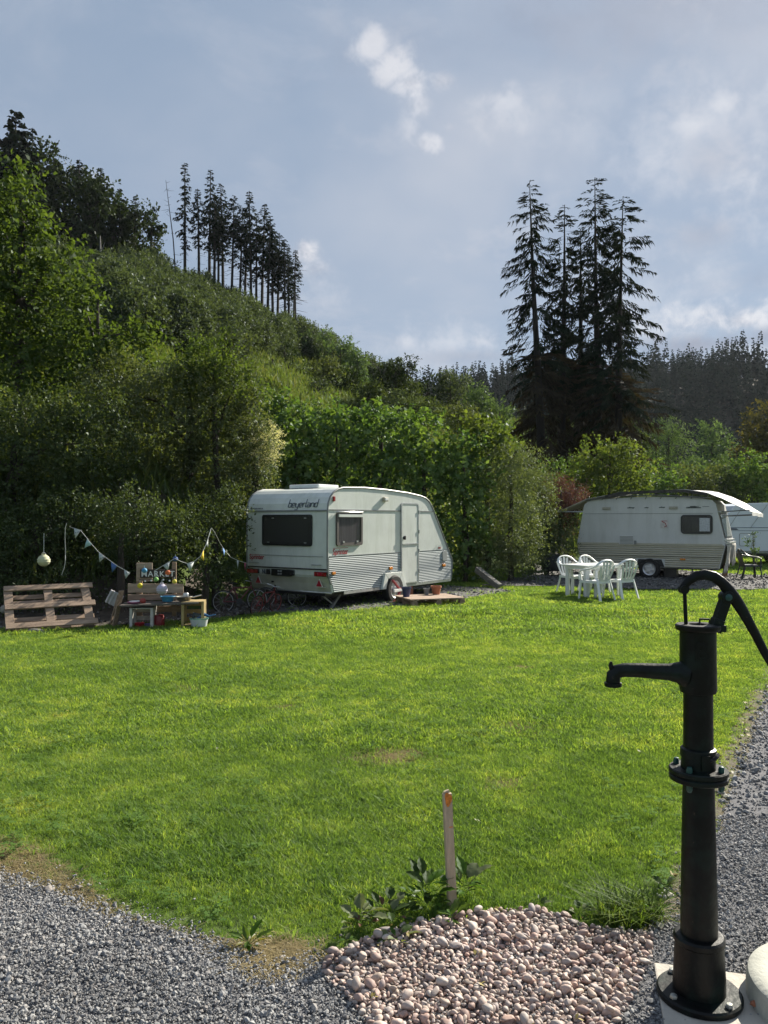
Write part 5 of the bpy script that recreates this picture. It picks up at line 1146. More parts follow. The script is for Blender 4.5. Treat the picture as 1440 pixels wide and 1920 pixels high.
mb = MB(); br = thing('brick_stack', 'reddish bricks piled under the caravan behind the pallet step', 'bricks', c1(2.75, .15, 0), rad(55))
for i in range(4): MB().box((0, 0, .04+i*.068), (.21+R.uniform(-.02, .02), .11, .062)).build('brick', M_TERRACOTTA, br, .004)

# long weathered timber leaning behind the caravan nose
p0 = pt(898, 1072, 19.6); p1 = pt(936, 1100, 18.9); mb = MB(); mb.bar(p0-Vector((.05, 0, -.06)), p1, .14, .14); tag(mb.build('timber_beam', mat('silvered_timber', (.20, .19, .17), .9, .3, 6, bump=.5, stretch=(1, 1, 5)), None, .01), 'weathered grey timber beam lying against the hedge right of the caravan nose', 'timber')

# ------------------------------------------------------------------ bicycles behind the caravan
def bike(label, loc, rz, s, m, wall, tilt=0.0):
    t = thing('bicycle', label, 'bicycle', loc, rz); t.rotation_euler = (tilt, 0, rz); t.scale = (s, s, s)
    r = .30
    for x in (-.48, .48):
        mb = MB(); mb.tube([(x+r*math.cos(2*math.pi*k/26), 0, r+r*math.sin(2*math.pi*k/26)) for k in range(26)], .022, 6, closed=True); w = mb.build('wheel', M_TYRE, t)
        mb = MB(); mb.tube([(x+r*.92*math.cos(2*math.pi*k/26), 0, r+r*.92*math.sin(2*math.pi*k/26)) for k in range(26)], .013, 5, closed=True)
        for k in range(12): a = math.pi*2*k/12; mb.tube([(x, 0, r), (x+r*.9*math.cos(a), 0, r+r*.9*math.sin(a))], .003, 3)
        mb.build('rim', wall, w)
    mb = MB(); bb = (-.05, 0, .28); hd = (.34, 0, .70); st = (-.18, 0, .66)
    for a, b in ((bb, hd), (bb, st), (st, (.33, 0, .66)), (bb, (-.48, 0, .30)), (st, (-.48, 0, .30)), ((.36, 0, .62), (.48, 0, .30)), ((.33, 0, .60), (.31, 0, .80))): mb.tube([a, b], .020, 7)
    mb.build('frame', m, t)
    mb = MB(); mb.tube([(.24, -.26, .86), (.32, -.18, .84), (.31, 0, .81), (.32, .18, .84), (.24, .26, .86)], .014, 6); mb.build('handlebar', M_ALU, t)
    mb = MB(); mb.tube([(-.30, 0, .79), (-.18, 0, .78), (-.05, 0, .78)], [.075, .06, .025], 8, flat=.4); mb.tube([(-.18, 0, .66), (-.19, 0, .77)], .014, 6); mb.build('saddle', M_BLACK, t)
    mb = MB(); mb.lathe([(.085, -.004), (.085, .004)], 16, M=Matrix.Translation((-.05, -.05, .28)) @ Matrix.Rotation(rad(90), 4, 'X')); mb.tube([(-.05, -.07, .28), (.02, -.07, .16)], .01, 5); mb.tube([(-.05, .07, .28), (-.12, .07, .40)], .01, 5); mb.build('crank', M_BLACKPAINT, t)
    return t
g0 = on_ground(452, 14.2); bike('dark small bicycle with red front parked left of the caravan rear', (g0.x, 14.2, g0.z), rad(28), .66, mat('bike_dark_red', (.10, .012, .016), .4), mat('white_rim', (.30, .30, .29), .4), rad(-8))
g0 = on_ground(497, 13.9); bike("child's red bicycle leaning by the rear corner of the caravan", (g0.x, 13.9, g0.z), rad(62), .58, mat('bike_red', (.14, .014, .018), .4), mat('red_rim', (.25, .05, .04), .4), rad(10))
g0 = on_ground(530, 15.2); bike('bicycle with pale tyre walls stored half under the caravan rear', (g0.x, 15.0, .0), rad(8), .62, M_BLACKPAINT, mat('pale_rim', (.42, .42, .40), .4), rad(-14))
# ------------------------------------------------------------------ tarped caravan
C2 = (5.56, 23.0, .04); Q2 = rad(-30); L2 = 4.05
M2 = Matrix.Translation(C2) @ Matrix.Rotation(Q2, 4, 'Z')
c2 = thing('caravan', 'old white and cream caravan with ribbed lower side under a grey roof tarp', 'caravan', C2, Q2)
pr2 = [(.20, .31), (.06, .90), (.07, .98), (.27, 2.05), (.36, 2.14), (.6, 2.20), (2.0, 2.27), (3.3, 2.22), (3.72, 2.15), (3.82, 2.05), (4.04, .98), (4.05, .90), (3.90, .29)]
MB().prism(pr2, 0, 2.0).build('body', M_C2WHITE, c2, .02, 3)
def l2(z): return float(np.interp(z, [.31, .90, .98, 2.05], [.20, .06, .07, .27]))
def r2(z): return float(np.interp(z, [.29, .90, .98, 2.05], [3.90, 4.05, 4.04, 3.82]))
# ribs: pressed horizontal mouldings
zs = [.335, .395, .455, .515, .575, .625, .685, .745, .805, .865, .915]
for i, z in enumerate(zs):
    a, b = l2(z)+.02, r2(z)-.02; h = .05
    segs = [(a, b)] if z > .56 else [(a, 1.72), (2.52, b)]
    for (x0, x1) in segs:
        rows = []
        for k in range(5):
            t = k/4; zz = z-h/2+h*t; y = -.004-.022*math.sin(math.pi*t); rows.append([(x0, y, zz), (x1, y, zz)])
        MB().grid(rows[::-1], True).build('rib_panel', M_CREAM, c2)
MB().box((2.05, -.008, .955), (3.86, .016, .02)).build('trim_strip', M_CREAM, c2); MB().box((2.05, -.006, .60), (3.8, .030, .008)).build('seam', M_BLACKPAINT, c2)
MB().box((2.02, -.004, 1.79), (3.46, .008, .010)).build('trim_strip', M_TRIM, c2)
w2 = ring_mb(rounded(2.93, 3.74, 1.235, 1.75, .09), rounded(2.975, 3.695, 1.28, 1.705, .06), -.03, 0).build('window', M_BLACKPAINT, c2)
MB().prism(rounded(2.975, 3.695, 1.28, 1.705, .06), -.008, -.006).build('curtain', M_CURTAIN2, w2); MB().prism(rounded(2.97, 3.70, 1.275, 1.71, .06), -.02, -.017).build('pane', M_CLEARGLASS, w2)
MB().box((3.54, -.024, 1.485), (.26, .005, .36)).build('window_sticker', mat('pale_sheet', (.55, .57, .60), .6, .2, 30), w2)
# vent hatch, notice, lamps, decals
h = MB().box((1.48, -.010, 1.05), (.42, .02, .25)).build('vent_hatch', M_C2WHITE, c2, .008)
for i in range(6): MB().box((1.48, -.024, .955+i*.038), (.36, .012, .012)).build('slat', M_TRIM, h)
MB().box((1.72, -.03, .985), (.06, .05, .10)).build('socket_box', M_TRIM, c2, .01)
n = MB().box((2.50, -.008, 1.49), (.20, .012, .20)).build('notice', mat('notice_paper', (.60, .56, .54), .7), c2); mb = MB(); mb.tube([(2.44, -.017, 1.57), (2.53, -.017, 1.52), (2.56, -.017, 1.44), (2.50, -.017, 1.42)], .010, 5); mb.box((2.50, -.017, 1.585), (.16, .004, .012)); mb.build('print', M_REDTXT, n)
for x in (.92, 2.74): o = MB().box((x, -.02, 1.945), (.23, .035, .075)).build('marker_lamp', mat('beige_lamp', (.42, .39, .32), .5), c2, .012)
MB().box((2.98, -.03, .54), (.14, .03, .05)).build('side_reflector', M_AMBER, c2, .006)
mb = MB(); gg = random.Random(4)
for (x0, x1, z) in ((1.50, 1.70, 1.95), (1.97, 2.08, 1.95), (2.36, 2.52, 1.955)):
    mb.bar((x0, -.006, z), (x1, -.006, z+.006), .022, .004, (0, 1, 0)); mb.bar((x0+.05, -.006, z+.02), (x1-.02, -.006, z-.012), .02, .004, (0, 1, 0))
for i in range(14):
    x = 3.02+gg.uniform(0, .5); z = 1.955+gg.uniform(-.022, .022); mb.bar((x, -.006, z), (x+gg.uniform(.06, .2), -.006, z+gg.uniform(-.008, .008)), gg.uniform(.008, .03), .004, (0, 1, 0))
mb.build('decal', mat('decal_print', (.09, .11, .11), .5, .3, 40), c2)['label'] = 'dark streaked motif on the upper side'
# wheels
MB().prism([(1.74, .32), (1.80, .52), (2.42, .52), (2.50, .32)], -.02, -.002).build('wheel_well_shade', M_BLACK, c2)  # black panel on the side wall paints in the shade of the wheel recess
add_wheel(c2, (2.11, -.03, .255), .285, .17, 5); add_wheel(c2, (2.11, 2.03, .255), .285, .17, 5)
mb = MB(); mb.box((2.05, 1.0, .28), (3.6, 1.7, .05)); mb.box((2.11, 1.0, .25), (.06, 1.9, .06)); mb.box((2.60, .4, .16), (.35, .3, .28)); mb.build('chassis', M_BLACKPAINT, c2)
for x, y in ((3.2, .2), (3.7, .25), (.5, .2), (3.5, 1.7)):
    mb = MB(); mb.bar((x, y, .28), (x-.05, y, -.03), .035, .035); mb.box((x-.05, y, -.02), (.12, .12, .02)); mb.build('corner_steady', M_STEEL, c2)
# right end: sloping wall with window and hung cloth
def e2(z, y, d=.0): return (r2(z)+d, y, z)
ew = MB(); ew.add([e2(1.80, .18, .012), e2(1.80, 1.80, .012), e2(1.12, 1.80, .012), e2(1.12, .18, .012)], [(0, 1, 2, 3)]); ew = ew.build('window', M_BLACKPAINT, c2)
MB().add([e2(1.76, .26, .02), e2(1.76, 1.72, .02), e2(1.16, 1.72, .02), e2(1.16, .26, .02)], [(0, 1, 2, 3)]).build('pane', glass_mat('milky_acrylic', (.34, .36, .34), 0, .12), ew)
mb = MB(); mb.bar(e2(1.07, .04, .03), e2(1.07, 1.96, .03), .05, .03); mb.bar(e2(.99, .04, .04), e2(.99, 1.96, .04), .06, .04); mb.bar(e2(1.83, .1, .03), e2(1.83, 1.9, .03), .05, .03); mb.build('end_rail', M_ALU, c2)
rows = []
for i in range(9):
    z = .96-.58*i/8; row = []
    for j in range(25):
        y = -.02+1.98*j/24; row.append((r2(max(z, .9))+.05+.03*math.sin(j*1.3+i*.4)+.04*math.sin(j*.45)-.012*i*(1 if j < 6 else .3), y, z-.07*math.sin(j*.9)*i/8-(.14*i/8 if j < 5 else 0)))
    rows.append(row)
clth = tag(MB().grid(rows).build('hanging_cloth', M_CLOTH, None), 'pale grey stained cloth hung over the right end of the tarped caravan', 'cloth'); clth.matrix_world = M2
sol = clth.modifiers.new('thickness', 'SOLIDIFY'); sol.thickness = .006
rows = []
for i in range(6):
    z = .42-.36*i/5; row = []
    for j in range(17):
        y = .12+1.1*j/16; row.append((4.0-.05*i/5+.03*math.sin(j*1.1), y, z))
    rows.append(row)
b2 = tag(MB().grid(rows).build('brown_cloth', M_BROWNCLOTH, None), 'brown cloth closing the gap below the pale hung cloth', 'cloth'); b2.matrix_world = M2; b2.modifiers.new('thickness', 'SOLIDIFY').thickness = .006
# tarp with two flaps and its poles
tp_ = thing('roof_tarp', 'grey weather tarp stretched over the old caravan with sagging end flaps', 'tarp', C2, Q2)
sec = [(-.50, 1.86, 1.90), (-.1, 2.02, 2.04), (.35, 2.20, 2.22), (.9, 2.32, 2.36), (1.3, 2.40, 2.43), (2.1, 2.43, 2.47), (3.03, 2.44, 2.48), (3.4, 2.385, 2.45), (3.62, 2.335, 2.42), (4.0, 2.18, 2.28), (4.35, 2.02, 2.08), (4.66, 1.88, 1.86), (4.80, 1.83, 1.78)]
rows = []
for (x, z0, z1) in sec:
    row = []
    for j in range(9):
        t = j/8; y = -.10+2.25*t; sag = .025*math.sin(math.pi*t)*(1.5 if x > 3.7 or x < .2 else .4); xx = x if x < 3.7 else x-.10*(1-t)*(x-3.7)/1.1
        row.append((xx, y, z0+(z1-z0)*t-sag+.012*math.sin(j*2.1+x*5)))
    rows.append(row)
o = MB().grid(rows).build('canvas', M_TARP, tp_); o.modifiers.new('thickness', 'SOLIDIFY').thickness = .008
rows = [[(x-.10*0, -.10, z0-d+.01*math.sin(x*9)*d*10) for (x, z0, z1) in sec[3:9]] for d in (0, .05, .085)]
o = MB().grid(rows).build('valance', mat('dark_tarp_edge', (.07, .065, .06), .9, .3, 5), tp_)
last = rows[-1]
rows = []
for d in (0, .06, .10):
    rows.append([(4.71+.09*j/8+.012*math.sin(j*2), -.10+2.25*j/8, 1.83+(1.78-1.83)*j/8-d-.012*math.sin(j*1.7)) for j in range(9)])
o = MB().grid(rows).build('valance', M_TARP, tp_)
mb = MB(); mb.tube([(3.95, .05, 1.83), (4.66, -.02, 1.87)], .016, 6); mb.tube([(3.98, .05, 1.72), (4.70, -.04, 1.75)], .016, 6); mb.tube([(3.9, 1.9, 1.72), (4.78, 2.05, 1.76)], .016, 6); mb.build('pole', M_STEEL, tp_)
mb = MB(); mb.tube([(-.50, -.06, 1.86), (.25, 0, 1.84)], .018, 6); mb.tube([(-.50, 2.0, 1.90), (.25, 1.95, 1.86)], .018, 6); mb.tube([(-.48, -.06, 1.87), (-.48, 2.1, 1.90)], .016, 6); mb.build('pole', M_ALU, tp_)
mb = MB()
for x in np.linspace(.4, 3.6, 9): mb.tube([(x, -.04, 2.19), (x+.05, -.06, 2.28)], .012, 5)
mb.tube([(.3, -.05, 2.17), (1.2, -.06, 2.285), (2.3, -.06, 2.30), (3.7, -.05, 2.2)], .018, 5); mb.build('strut', M_STEEL, tp_)

# covered round thing at the hitch
q0 = on_ground(1040, 22.6); t = thing('covered_barbecue', 'black covered rounded barbecue at the left end of the tarped caravan', 'barbecue', (q0.x, 22.6, q0.z+.05))
mb = MB(); mb.lathe([(.001, .62), (.14, .60), (.27, .53), (.36, .40), (.38, .22), (.36, .14), (.001, .14)], 20); mb.build('cover', mat('black_cover', (.018, .02, .022), .6, .3, 6, bump=.3, bscale=8), t)
for a in (0, 2.1, 4.2): mb = MB(); mb.tube([(.22*math.cos(a), .22*math.sin(a), .18), (.28*math.cos(a), .28*math.sin(a), 0)], .018, 5); mb.build('leg', M_BLACK, t)

# ------------------------------------------------------------------ far pale caravan on the right
C3 = (11.9, 28.0, 0); c3 = thing('caravan', 'pale blue-white caravan mostly cut off at the right border', 'caravan', C3, rad(4))
pr3 = [(.35, .46), (-.05, 1.0), (0, 1.5), (.55, 2.15), (.9, 2.24), (3.0, 2.30), (5.2, 2.25), (5.6, 2.0), (5.7, 1.0), (5.5, .46)]
MB().prism(pr3, 0, 2.2).build('body', M_C3, c3, .03, 3)
mb = MB(); mb.box((2.75, -.006, 1.38), (5.4, .012, .02)); mb.box((2.75, -.006, 1.27), (5.4, .012, .015)); mb.build('trim_strip', mat('blue_grey_line', (.12, .16, .22), .5), c3)
MB().prism([(.15, 1.30), (.70, 1.30), (.62, 1.35), (.15, 1.37)], -.012, -.002).build('decal', M_NAVY, c3)
ring_mb(rounded(.72, 1.30, .72, 1.18, .06), rounded(.735, 1.285, .735, 1.165, .05), -.010, 0).build('hatch', M_TRIM, c3)
MB().box((2.8, -.012, .52), (4.6, .02, .07)).build('bottom_rail', M_TRIM, c3); MB().box((2.8, 1.1, .40), (4.2, 1.8, .1)).build('chassis', M_BLACKPAINT, c3)
add_wheel(c3, (3.2, -.02, .30), .31, .18, 5); add_wheel(c3, (3.2, 2.22, .30), .31, .18, 5)
w3 = ring_mb(rounded(2.4, 3.9, 1.48, 2.02, .08), rounded(2.45, 3.85, 1.53, 1.97, .06), -.03, 0).build('window', M_BLACKPAINT, c3); MB().prism(rounded(2.45, 3.85, 1.53, 1.97, .06), -.018, -.01).build('pane', M_DARKGLASS, w3)
mb = MB(); mb.tube([(.30, -.05, 1.36), (.9, -.02, 2.2)], .008, 4); mb.tube([(1.1, -.06, 1.36), (1.75, -.03, 2.2)], .008, 4); mb.build('guy_rope', M_TRIM, c3)
# sapling by the green chair
q0 = on_ground(1412, 24.0); B = [(q0.x+R.uniform(-.08, .08), 24.0+R.uniform(-.08, .08), .55+k*.13, .11, .11, .11) for k in range(7)]
plant('sapling', 'thin leafy sapling behind the dark green chair', 'plant', (q0.x, 24.0, q0.z), B, M_WILLOW, 26, 8, .07, .2, 140, r0=.015)

# ------------------------------------------------------------------ plastic chairs and table
def chair_parts(m):
    out = []
    rows = []
    for i in range(7):
        t = i/6; y = -.20+.43*t; row = []
        for j in range(7):
            s = j/6-.5; w = .44+.06*t; row.append((s*w, y, .43-.02*math.cos(s*math.pi)*math.sin(math.pi*min(1, t+.1))+(.0 if t < .95 else -.012)))
        rows.append(row)
    mb = MB(); mb.grid(rows); b = len(mb.v)
    rows2 = [[(p[0]*1.0, p[1], p[2]-.014) for p in r] for r in rows]; mb.grid(rows2[::-1])
    # skirt under the rim
    rim = [rows[0][j] for j in range(7)]+[rows[i][6] for i in range(1, 7)]+[rows[6][j] for j in range(5, -1, -1)]+[rows[i][0] for i in range(5, 0, -1)]
    n = len(rim); mb.add([(x*1.01, y*1.01, z+.004) for x, y, z in rim]+[(x*1.02, y*1.02, z-.05) for x, y, z in rim], [(i, (i+1) % n, n+(i+1) % n, n+i) for i in range(n)], True)
    out.append(('seat', mb.mesh('seat', m)))
    # arching rim that becomes the arms
    half = [(.275, .20, .44), (.285, .21, .60), (.285, .10, .655), (.285, -.04, .665), (.275, -.16, .70), (.235, -.235, .775), (.15, -.27, .835), (0, -.285, .86)]
    pts = [Vector(p) for p in half]+[Vector((-x, y, z)) for x, y, z in half[-2::-1]]
    sm = []
    for i in range(len(pts)-1):
        for k in range(3): sm.append(pts[i].lerp(pts[i+1], k/3))
    sm.append(pts[-1]); 
    for it in range(2): sm = [sm[0]]+[(sm[i-1]+sm[i]*2+sm[i+1])/4 for i in range(1, len(sm)-1)]+[sm[-1]]
    mb = MB(); mb.tube(sm, .030, 8, flat=.55, up=(0, -.4, 1)); out.append(('back_rim', mb.mesh('back_rim', m)))
    mb = MB()
    for k in range(5):
        s = (k-2)/2; x0, x1 = s*.145, s*.20; rows = []
        for i in range(6):
            t = i/5; cx = x0+(x1-x0)*t; y = -.205-.075*t-.012*math.sin(math.pi*t)+.02*s*s*(1-t); z = .42+(.415-.10*s*s)*t; w = .042+.022*t
            rows.append([(cx-w/2, y, z), (cx+w/2, y, z)])
        mb.grid(rows, True); mb.grid([[(p[0], p[1]-.012, p[2]) for p in r][::-1] for r in rows], True)
    rows = [[(-.17+.34*j/6, -.20-.006*i, .42+.055*i) for j in range(7)] for i in range(2)]; mb.grid(rows, True)
    out.append(('backrest', mb.mesh('backrest', m)))
    for sx in (-1, 1):
        mb = MB(); mb.bar((sx*.225, .195, .43), (sx*.265, .235, 0), .065, .032, (sx*.5, 1, 0)); mb.bar((sx*.262, .20, .62), (sx*.225, .19, .42), .05, .028, (sx*.5, 1, 0)); out.append(('leg', mb.mesh('leg', m, .006)))
        mb = MB(); mb.bar((sx*.195, -.185, .43), (sx*.235, -.30, 0), .055, .030, (sx*.5, -1, 0)); out.append(('leg', mb.mesh('leg', m, .006)))
    return out
wch = chair_parts(M_PLASTIC)
TC = Vector((4.53, 17.1)); TR = rad(33); tl = Vector((math.cos(TR), math.sin(TR))); tn = Vector((math.sin(TR), -math.cos(TR)))
def put_chair(parts, label, p, face, group=None):
    z = hz(p[0], p[1]); t = thing('plastic_chair', label, 'chair', (p[0], p[1], z), math.atan2(face[1], face[0])-math.pi/2, group)
    for nm, me in parts: obj(nm, me, t)
    return t
GC = 'white plastic chairs round the garden table'
put_chair(wch, 'white plastic chair at the far side of the table, leftmost of the four', TC-tn*.64+tl*.06, tn, GC)
put_chair(wch, 'white plastic chair on the far side, seen between the table legs and the near chairs', TC-tn*.64+tl*.74, tn+tl*.1, GC)
put_chair(wch, 'white plastic chair with its back to the viewer, nearer the table corner', TC+tn*.64+tl*-.62, -tn-tl*.05, GC)
put_chair(wch, 'white plastic chair with its back to the viewer, rightmost of the four', TC+tn*.64+tl*.10, -tn+tl*.06, GC)
put_chair(chair_parts(M_GREENPL), 'dark green plastic armchair on the gravel right of the tarped caravan', Vector((10.05, 21.7)), Vector((1, -.1)))
zt = hz(TC.x, TC.y); tb = thing('garden_table', 'white rectangular plastic table with broad legs among four chairs', 'table', (TC.x, TC.y, zt), TR)
MB().prism(rounded(-.60, .60, -.36, .36, .06), 0, .03, Matrix(((1, 0, 0, 0), (0, 0, 1, 0), (0, 1, 0, .69), (0, 0, 0, 1)))).build('tabletop', M_PLASTIC, tb, .008)
ring_mb(rounded(-.56, .56, -.32, .32, .05), rounded(-.53, .53, -.29, .29, .04), .0, .06, Matrix(((1, 0, 0, 0), (0, 0, 1, 0), (0, 1, 0, .63), (0, 0, 0, 1)))).build('apron', M_PLASTIC, tb)
for sx in (-1, 1):
    for sy in (-1, 1): mb = MB(); mb.box((sx*.49, sy*.28, .315), (.10, .035, .63)); mb.box((sx*.525, sy*.248, .315), (.035, .06, .63)); mb.build('leg', M_PLASTIC, tb, .004)

# ------------------------------------------------------------------ leaning pallet, far left
def plank(parent, c, d, m, M=None, nm='plank'):
    o = MB().box((0, 0, 0), d).build(nm, m, parent, .004); o.location = c; return o
b0 = on_ground(103, 11.35); LE = rad(41)
lp = thing('leaning_pallet', 'brown wooden pallet leaning on the earth bank at far left', 'pallet', (b0.x, 11.45, b0.z+.06), rad(12)); lp.rotation_euler = (LE-rad(90)+rad(90), 0, rad(12))
# local: X width, Y up the slope, Z out of the front
lp.rotation_euler = (LE, rad(-.5), rad(28)); lp.location.x -= .06; lp.scale = (1.13, 1, 1)
for y in (.055, .43, .80): plank(lp, (.0, y, .03), (1.10, .10, .022), M_WOOD)
for x in (-.50, -.02, .45): plank(lp, (x, .42, .008), (.105, .84, .020), M_WOOD, nm='stringer')
for x in (-.50, -.02, .45):
    for y in (.06, .43, .79): plank(lp, (x, y, -.04), (.10, .10, .075), M_WOOD, nm='block')
for y in (.10, .27, .60, .72): plank(lp, (0, y, -.09), (1.06, .085, .020), M_WOOD)
o = obj('stone', stone_mesh('stone', M_LOOSE, 401, 2, (1, .7, .7), .06, True)); q0 = on_ground(2, 11.5); o.location = (q0.x-.06, 11.75, .33); o.scale = (.11,)*3; tag(o, 'pale boulder in the bank left of the leaning pallet', 'stone')
o = obj('stone', stone_mesh('stone', M_LOOSE, 402, 2, (1, .6, .4), .06, True)); q0 = on_ground(66, 11.2); o.location = (q0.x, 11.2, .05); o.scale = (.16,)*3; tag(o, 'flat stone under the lower edge of the leaning pallet', 'stone')

# ------------------------------------------------------------------ market play kitchen
MK = 12.0
mk0 = on_ground(297, MK); mk = thing('play_kitchen', 'wooden play kitchen built from pallet boards with a MARKET sign', 'play kitchen', (mk0.x, MK, mk0.z), rad(7))
mi = (Matrix.Translation(mk.location) @ Matrix.Rotation(rad(7), 4, 'Z'))
S = MK/F; ZG = mk0.z
def kx(px): return (px-297)*S/math.cos(rad(7))
def kz(py): return EYE+(HOR-py)*S-ZG
def brd(nm, x0, x1, y0, y1, dep, th, m, par=mk, rot=0):
    o = MB().box((0, 0, 0), (abs(kx(x1)-kx(x0)), th, abs(kz(y0)-kz(y1)))).build(nm, m, par, .004); o.location = ((kx(x0)+kx(x1))/2, dep, (kz(y0)+kz(y1))/2); o.rotation_euler = (0, rot, 0); return o
brd('post', 251, 262, 1057, 1160, .30, .03, M_WOOD); brd('post', 317, 325, 1056, 1160, .30, .03, M_WOOD)
brd('plank', 251.5, 281, 1057, 1092, .27, .022, M_WOOD2); brd('plank', 236, 339, 1097, 1114, .26, .022, M_WOOD2, rot=rad(1)); brd('plank', 236, 341, 1116.5, 1128, .262, .022, M_WOOD); brd('plank', 240, 338, 1140, 1152, .30, .022, M_WOOD)
sg = brd('sign_board', 259, 325, 1069, 1085, .235, .016, mat('dark_sign_board', (.06, .045, .038), .8, .3, 8))
me = text_mesh('MARKET', .118, .004, M_WHITETXT, frame_matrix((0, 0, 0), (1, 0, 0), (0, 0, 1)), sx=1.0, space=1.18, align='CENTER', bold=.0015)
o = obj('lettering', me, sg); o.location = (.0, -.012, -.045)
o = MB().box((0, 0, 0), (kx(372)-kx(231), .42, .028)).build('worktop', mat('worktop_wood', (.16, .135, .115), .7, .3, 5, stretch=(1, 6, 6), bump=.3), mk, .005); o.location = ((kx(372)+kx(231))/2, .05, kz(1131.5)); o.rotation_euler = (0, rad(-1.6), 0)
# string of little bulbs under the sign
mb = MB(); bp_ = [(kx(258+i*11.2), .20, kz(1088+1.5*math.sin(i*1.4))) for i in range(7)]; mb.tube(bp_, .004, 4); sl = tag(mb.build('string_lights', M_BLACK, None), 'string of small white bulbs hanging under the MARKET sign', 'string lights'); sl.matrix_world = mi
for p in bp_[1:]: o = MB().lathe([(.001, -.022), (.012, -.018), (.014, -.006), (.006, .006)], 10).build('bulb', M_PLASTIC, sl); o.location = (p[0], p[1]-.004, p[2]-.006)
def crate(nm, label, x0, x1, y0, y1, dep, m, d=.32, slats=4):
    cx = (kx(x0)+kx(x1))/2; w = kx(x1)-kx(x0); hh = kz(y0)-kz(y1); p = mi @ Vector((cx, dep, kz(y1)))
    t = thing(nm, label, 'crate', p, rad(7)); 
    for sx in (-1, 1):
        for y in (-d/2, d/2): o = MB().box((sx*(w/2-.02), y, hh/2), (.04, .03, hh)).build('post', m, t, .003)
        for y in (-d*.18, d*.18): o = MB().box((sx*(w/2-.006), y, hh/2), (.010, d*.26, hh*.98)).build('slat', m, t)
    for k in range(3): MB().box((0, d/2+.022, hh*(.18+.32*k)), (w, .012, hh*.17)).build('slat', m, t)
    MB().box((0, 0, hh-.006), (w-.01, d+.02, .012)).build('slat', m, t); MB().box((0, 0, .016), (w-.09, d, .012)).build('slat', m, t)
    return t
crate('wooden_crate', 'white painted crate on end carrying the left of the play worktop', 248, 290, 1138, 1185, .06, mat('white_painted_wood', (.52, .50, .45), .7, .15, 8))
crate('wooden_crate', 'yellowish bare-wood crate on end at the right of the play kitchen', 341, 382, 1127, 1173, .04, mat('yellow_wood', (.40, .30, .13), .75, .2, 8))
def bowl(nm, label, px_, py_, r, h, m, dep=.03, cat='bowl', extra=None, th=.006):
    p = mi @ Vector((kx(px_), dep, kz(py_))); t = tag(MB().lathe([(r*.72, 0), (r*.95, h*.9), (r*1.06, h), (r*1.04, h+.006), (r*.93, h), (r*.7, .012), (.001, .010)], 24).build(nm, m, None), label, cat); t.location = p; return t
WB = 1129.2
bowl('bowl', 'light blue plastic bowl on the play worktop', 314, 1128, .108, .075, mat('blue_plastic', (.06, .26, .42), .4))
pn = bowl('saucepan', 'shallow metal pan on the right end of the play worktop', 343.5, 1127, .125, .062, mat('dull_steel', (.22, .21, .18), .4, .2, 20, metal=.6), cat='pan')
mb = MB(); mb.tube([(.12, .0, .05), (.26, .02, .085)], .010, 6); mb.build('handle', M_ALU, pn); mb = MB(); mb.lathe([(.04, .06), (.045, .10), (.035, .115), (.001, .115)], 14, c=(.02, .03, 0)); tag(mb.build('cup', M_ALU, None), 'small metal cup standing in the shallow pan', 'cup').location = pn.location
bowl('plate', 'pink and white plate stack at the left of the play worktop', 253, 1131.2, .10, .022, mat('pink_plastic', (.45, .16, .25), .5), cat='plate'); bowl('plate', 'pale shallow dish lying on the pink plate', 254, 1129.2, .08, .016, M_PLASTIC, cat='plate')
o = tag(MB().lathe([(.001, 0), (.03, .006), (.045, .03), (.045, .05), (.03, .075), (.001, .082)], 16).build('ball', mat('dull_red', (.30, .045, .035), .5), None), 'small red ball on the play worktop', 'ball'); o.location = mi @ Vector((kx(269.5), .0, kz(1131.0)))
o = bowl('basin', 'shallow dark basin at the bottom of the white crate', 269, 1183.5, .135, .075, mat('olive_basin', (.09, .10, .06), .5), dep=.0, cat='basin')
for k, (px_, py_, r, c, lb) in enumerate(((264, 1174, .075, (.40, .02, .03), 'red toy bucket inside the white crate'), (279, 1173.5, .06, (.22, .16, .42), 'lilac toy cup inside the white crate'), (272, 1174, .05, (.45, .03, .03), 'second red toy vessel between bucket and lilac cup'))):
    o = tag(MB().lathe([(r*.75, 0), (r, r*1.25), (r*1.05, r*1.3), (r*.96, r*1.3), (r*.7, .02), (.001, .02)], 18).build('toy_bucket', mat('toy_'+str(k), c, .4), None), lb, 'toy'); o.location = mi @ Vector((kx(px_), -.02+.03*k, kz(1178.5)))
o = tag(MB().lathe([(.085, 0), (.10, .10), (.095, .20), (.08, .235), (.001, .245)], 18).build('red_pot', mat('dark_red_pot', (.24, .02, .025), .45), None), 'dark red upturned bucket right of the white crate', 'bucket'); o.location = mi @ Vector((kx(295.5), .08, kz(1183)))
tb2 = tag(MB().lathe([(.115, 0), (.135, .10), (.135, .105), (.128, .105), (.11, .012), (.001, .012)], 26).build('tub', mat('white_tub', (.55, .57, .58), .4), None), 'white oval tub with green lid edge on the grass by the yellow crate', 'tub'); tb2.location = mi @ Vector((kx(373), -.12, kz(1173))); tb2.scale = (1.0, .8, 1)
MB().lathe([(.136, .107), (.145, .112), (.145, .122), (.128, .122), (.127, .107), (.136, .107)], 26).build('rim', mat('mint_rim', (.20, .42, .34), .4), tb2)
o = tag(MB().tube([(-.12, 0, 0), (-.02, .02, .05), (.06, 0, .03), (.16, -.02, .055)], [.012, .03, .012, .008], 7).build('toy_spade', mat('blue_toy', (.03, .12, .28), .4), None), 'blue toy spade sticking out of the white tub', 'toy'); o.location = tb2.location+Vector((.09, .02, .12))
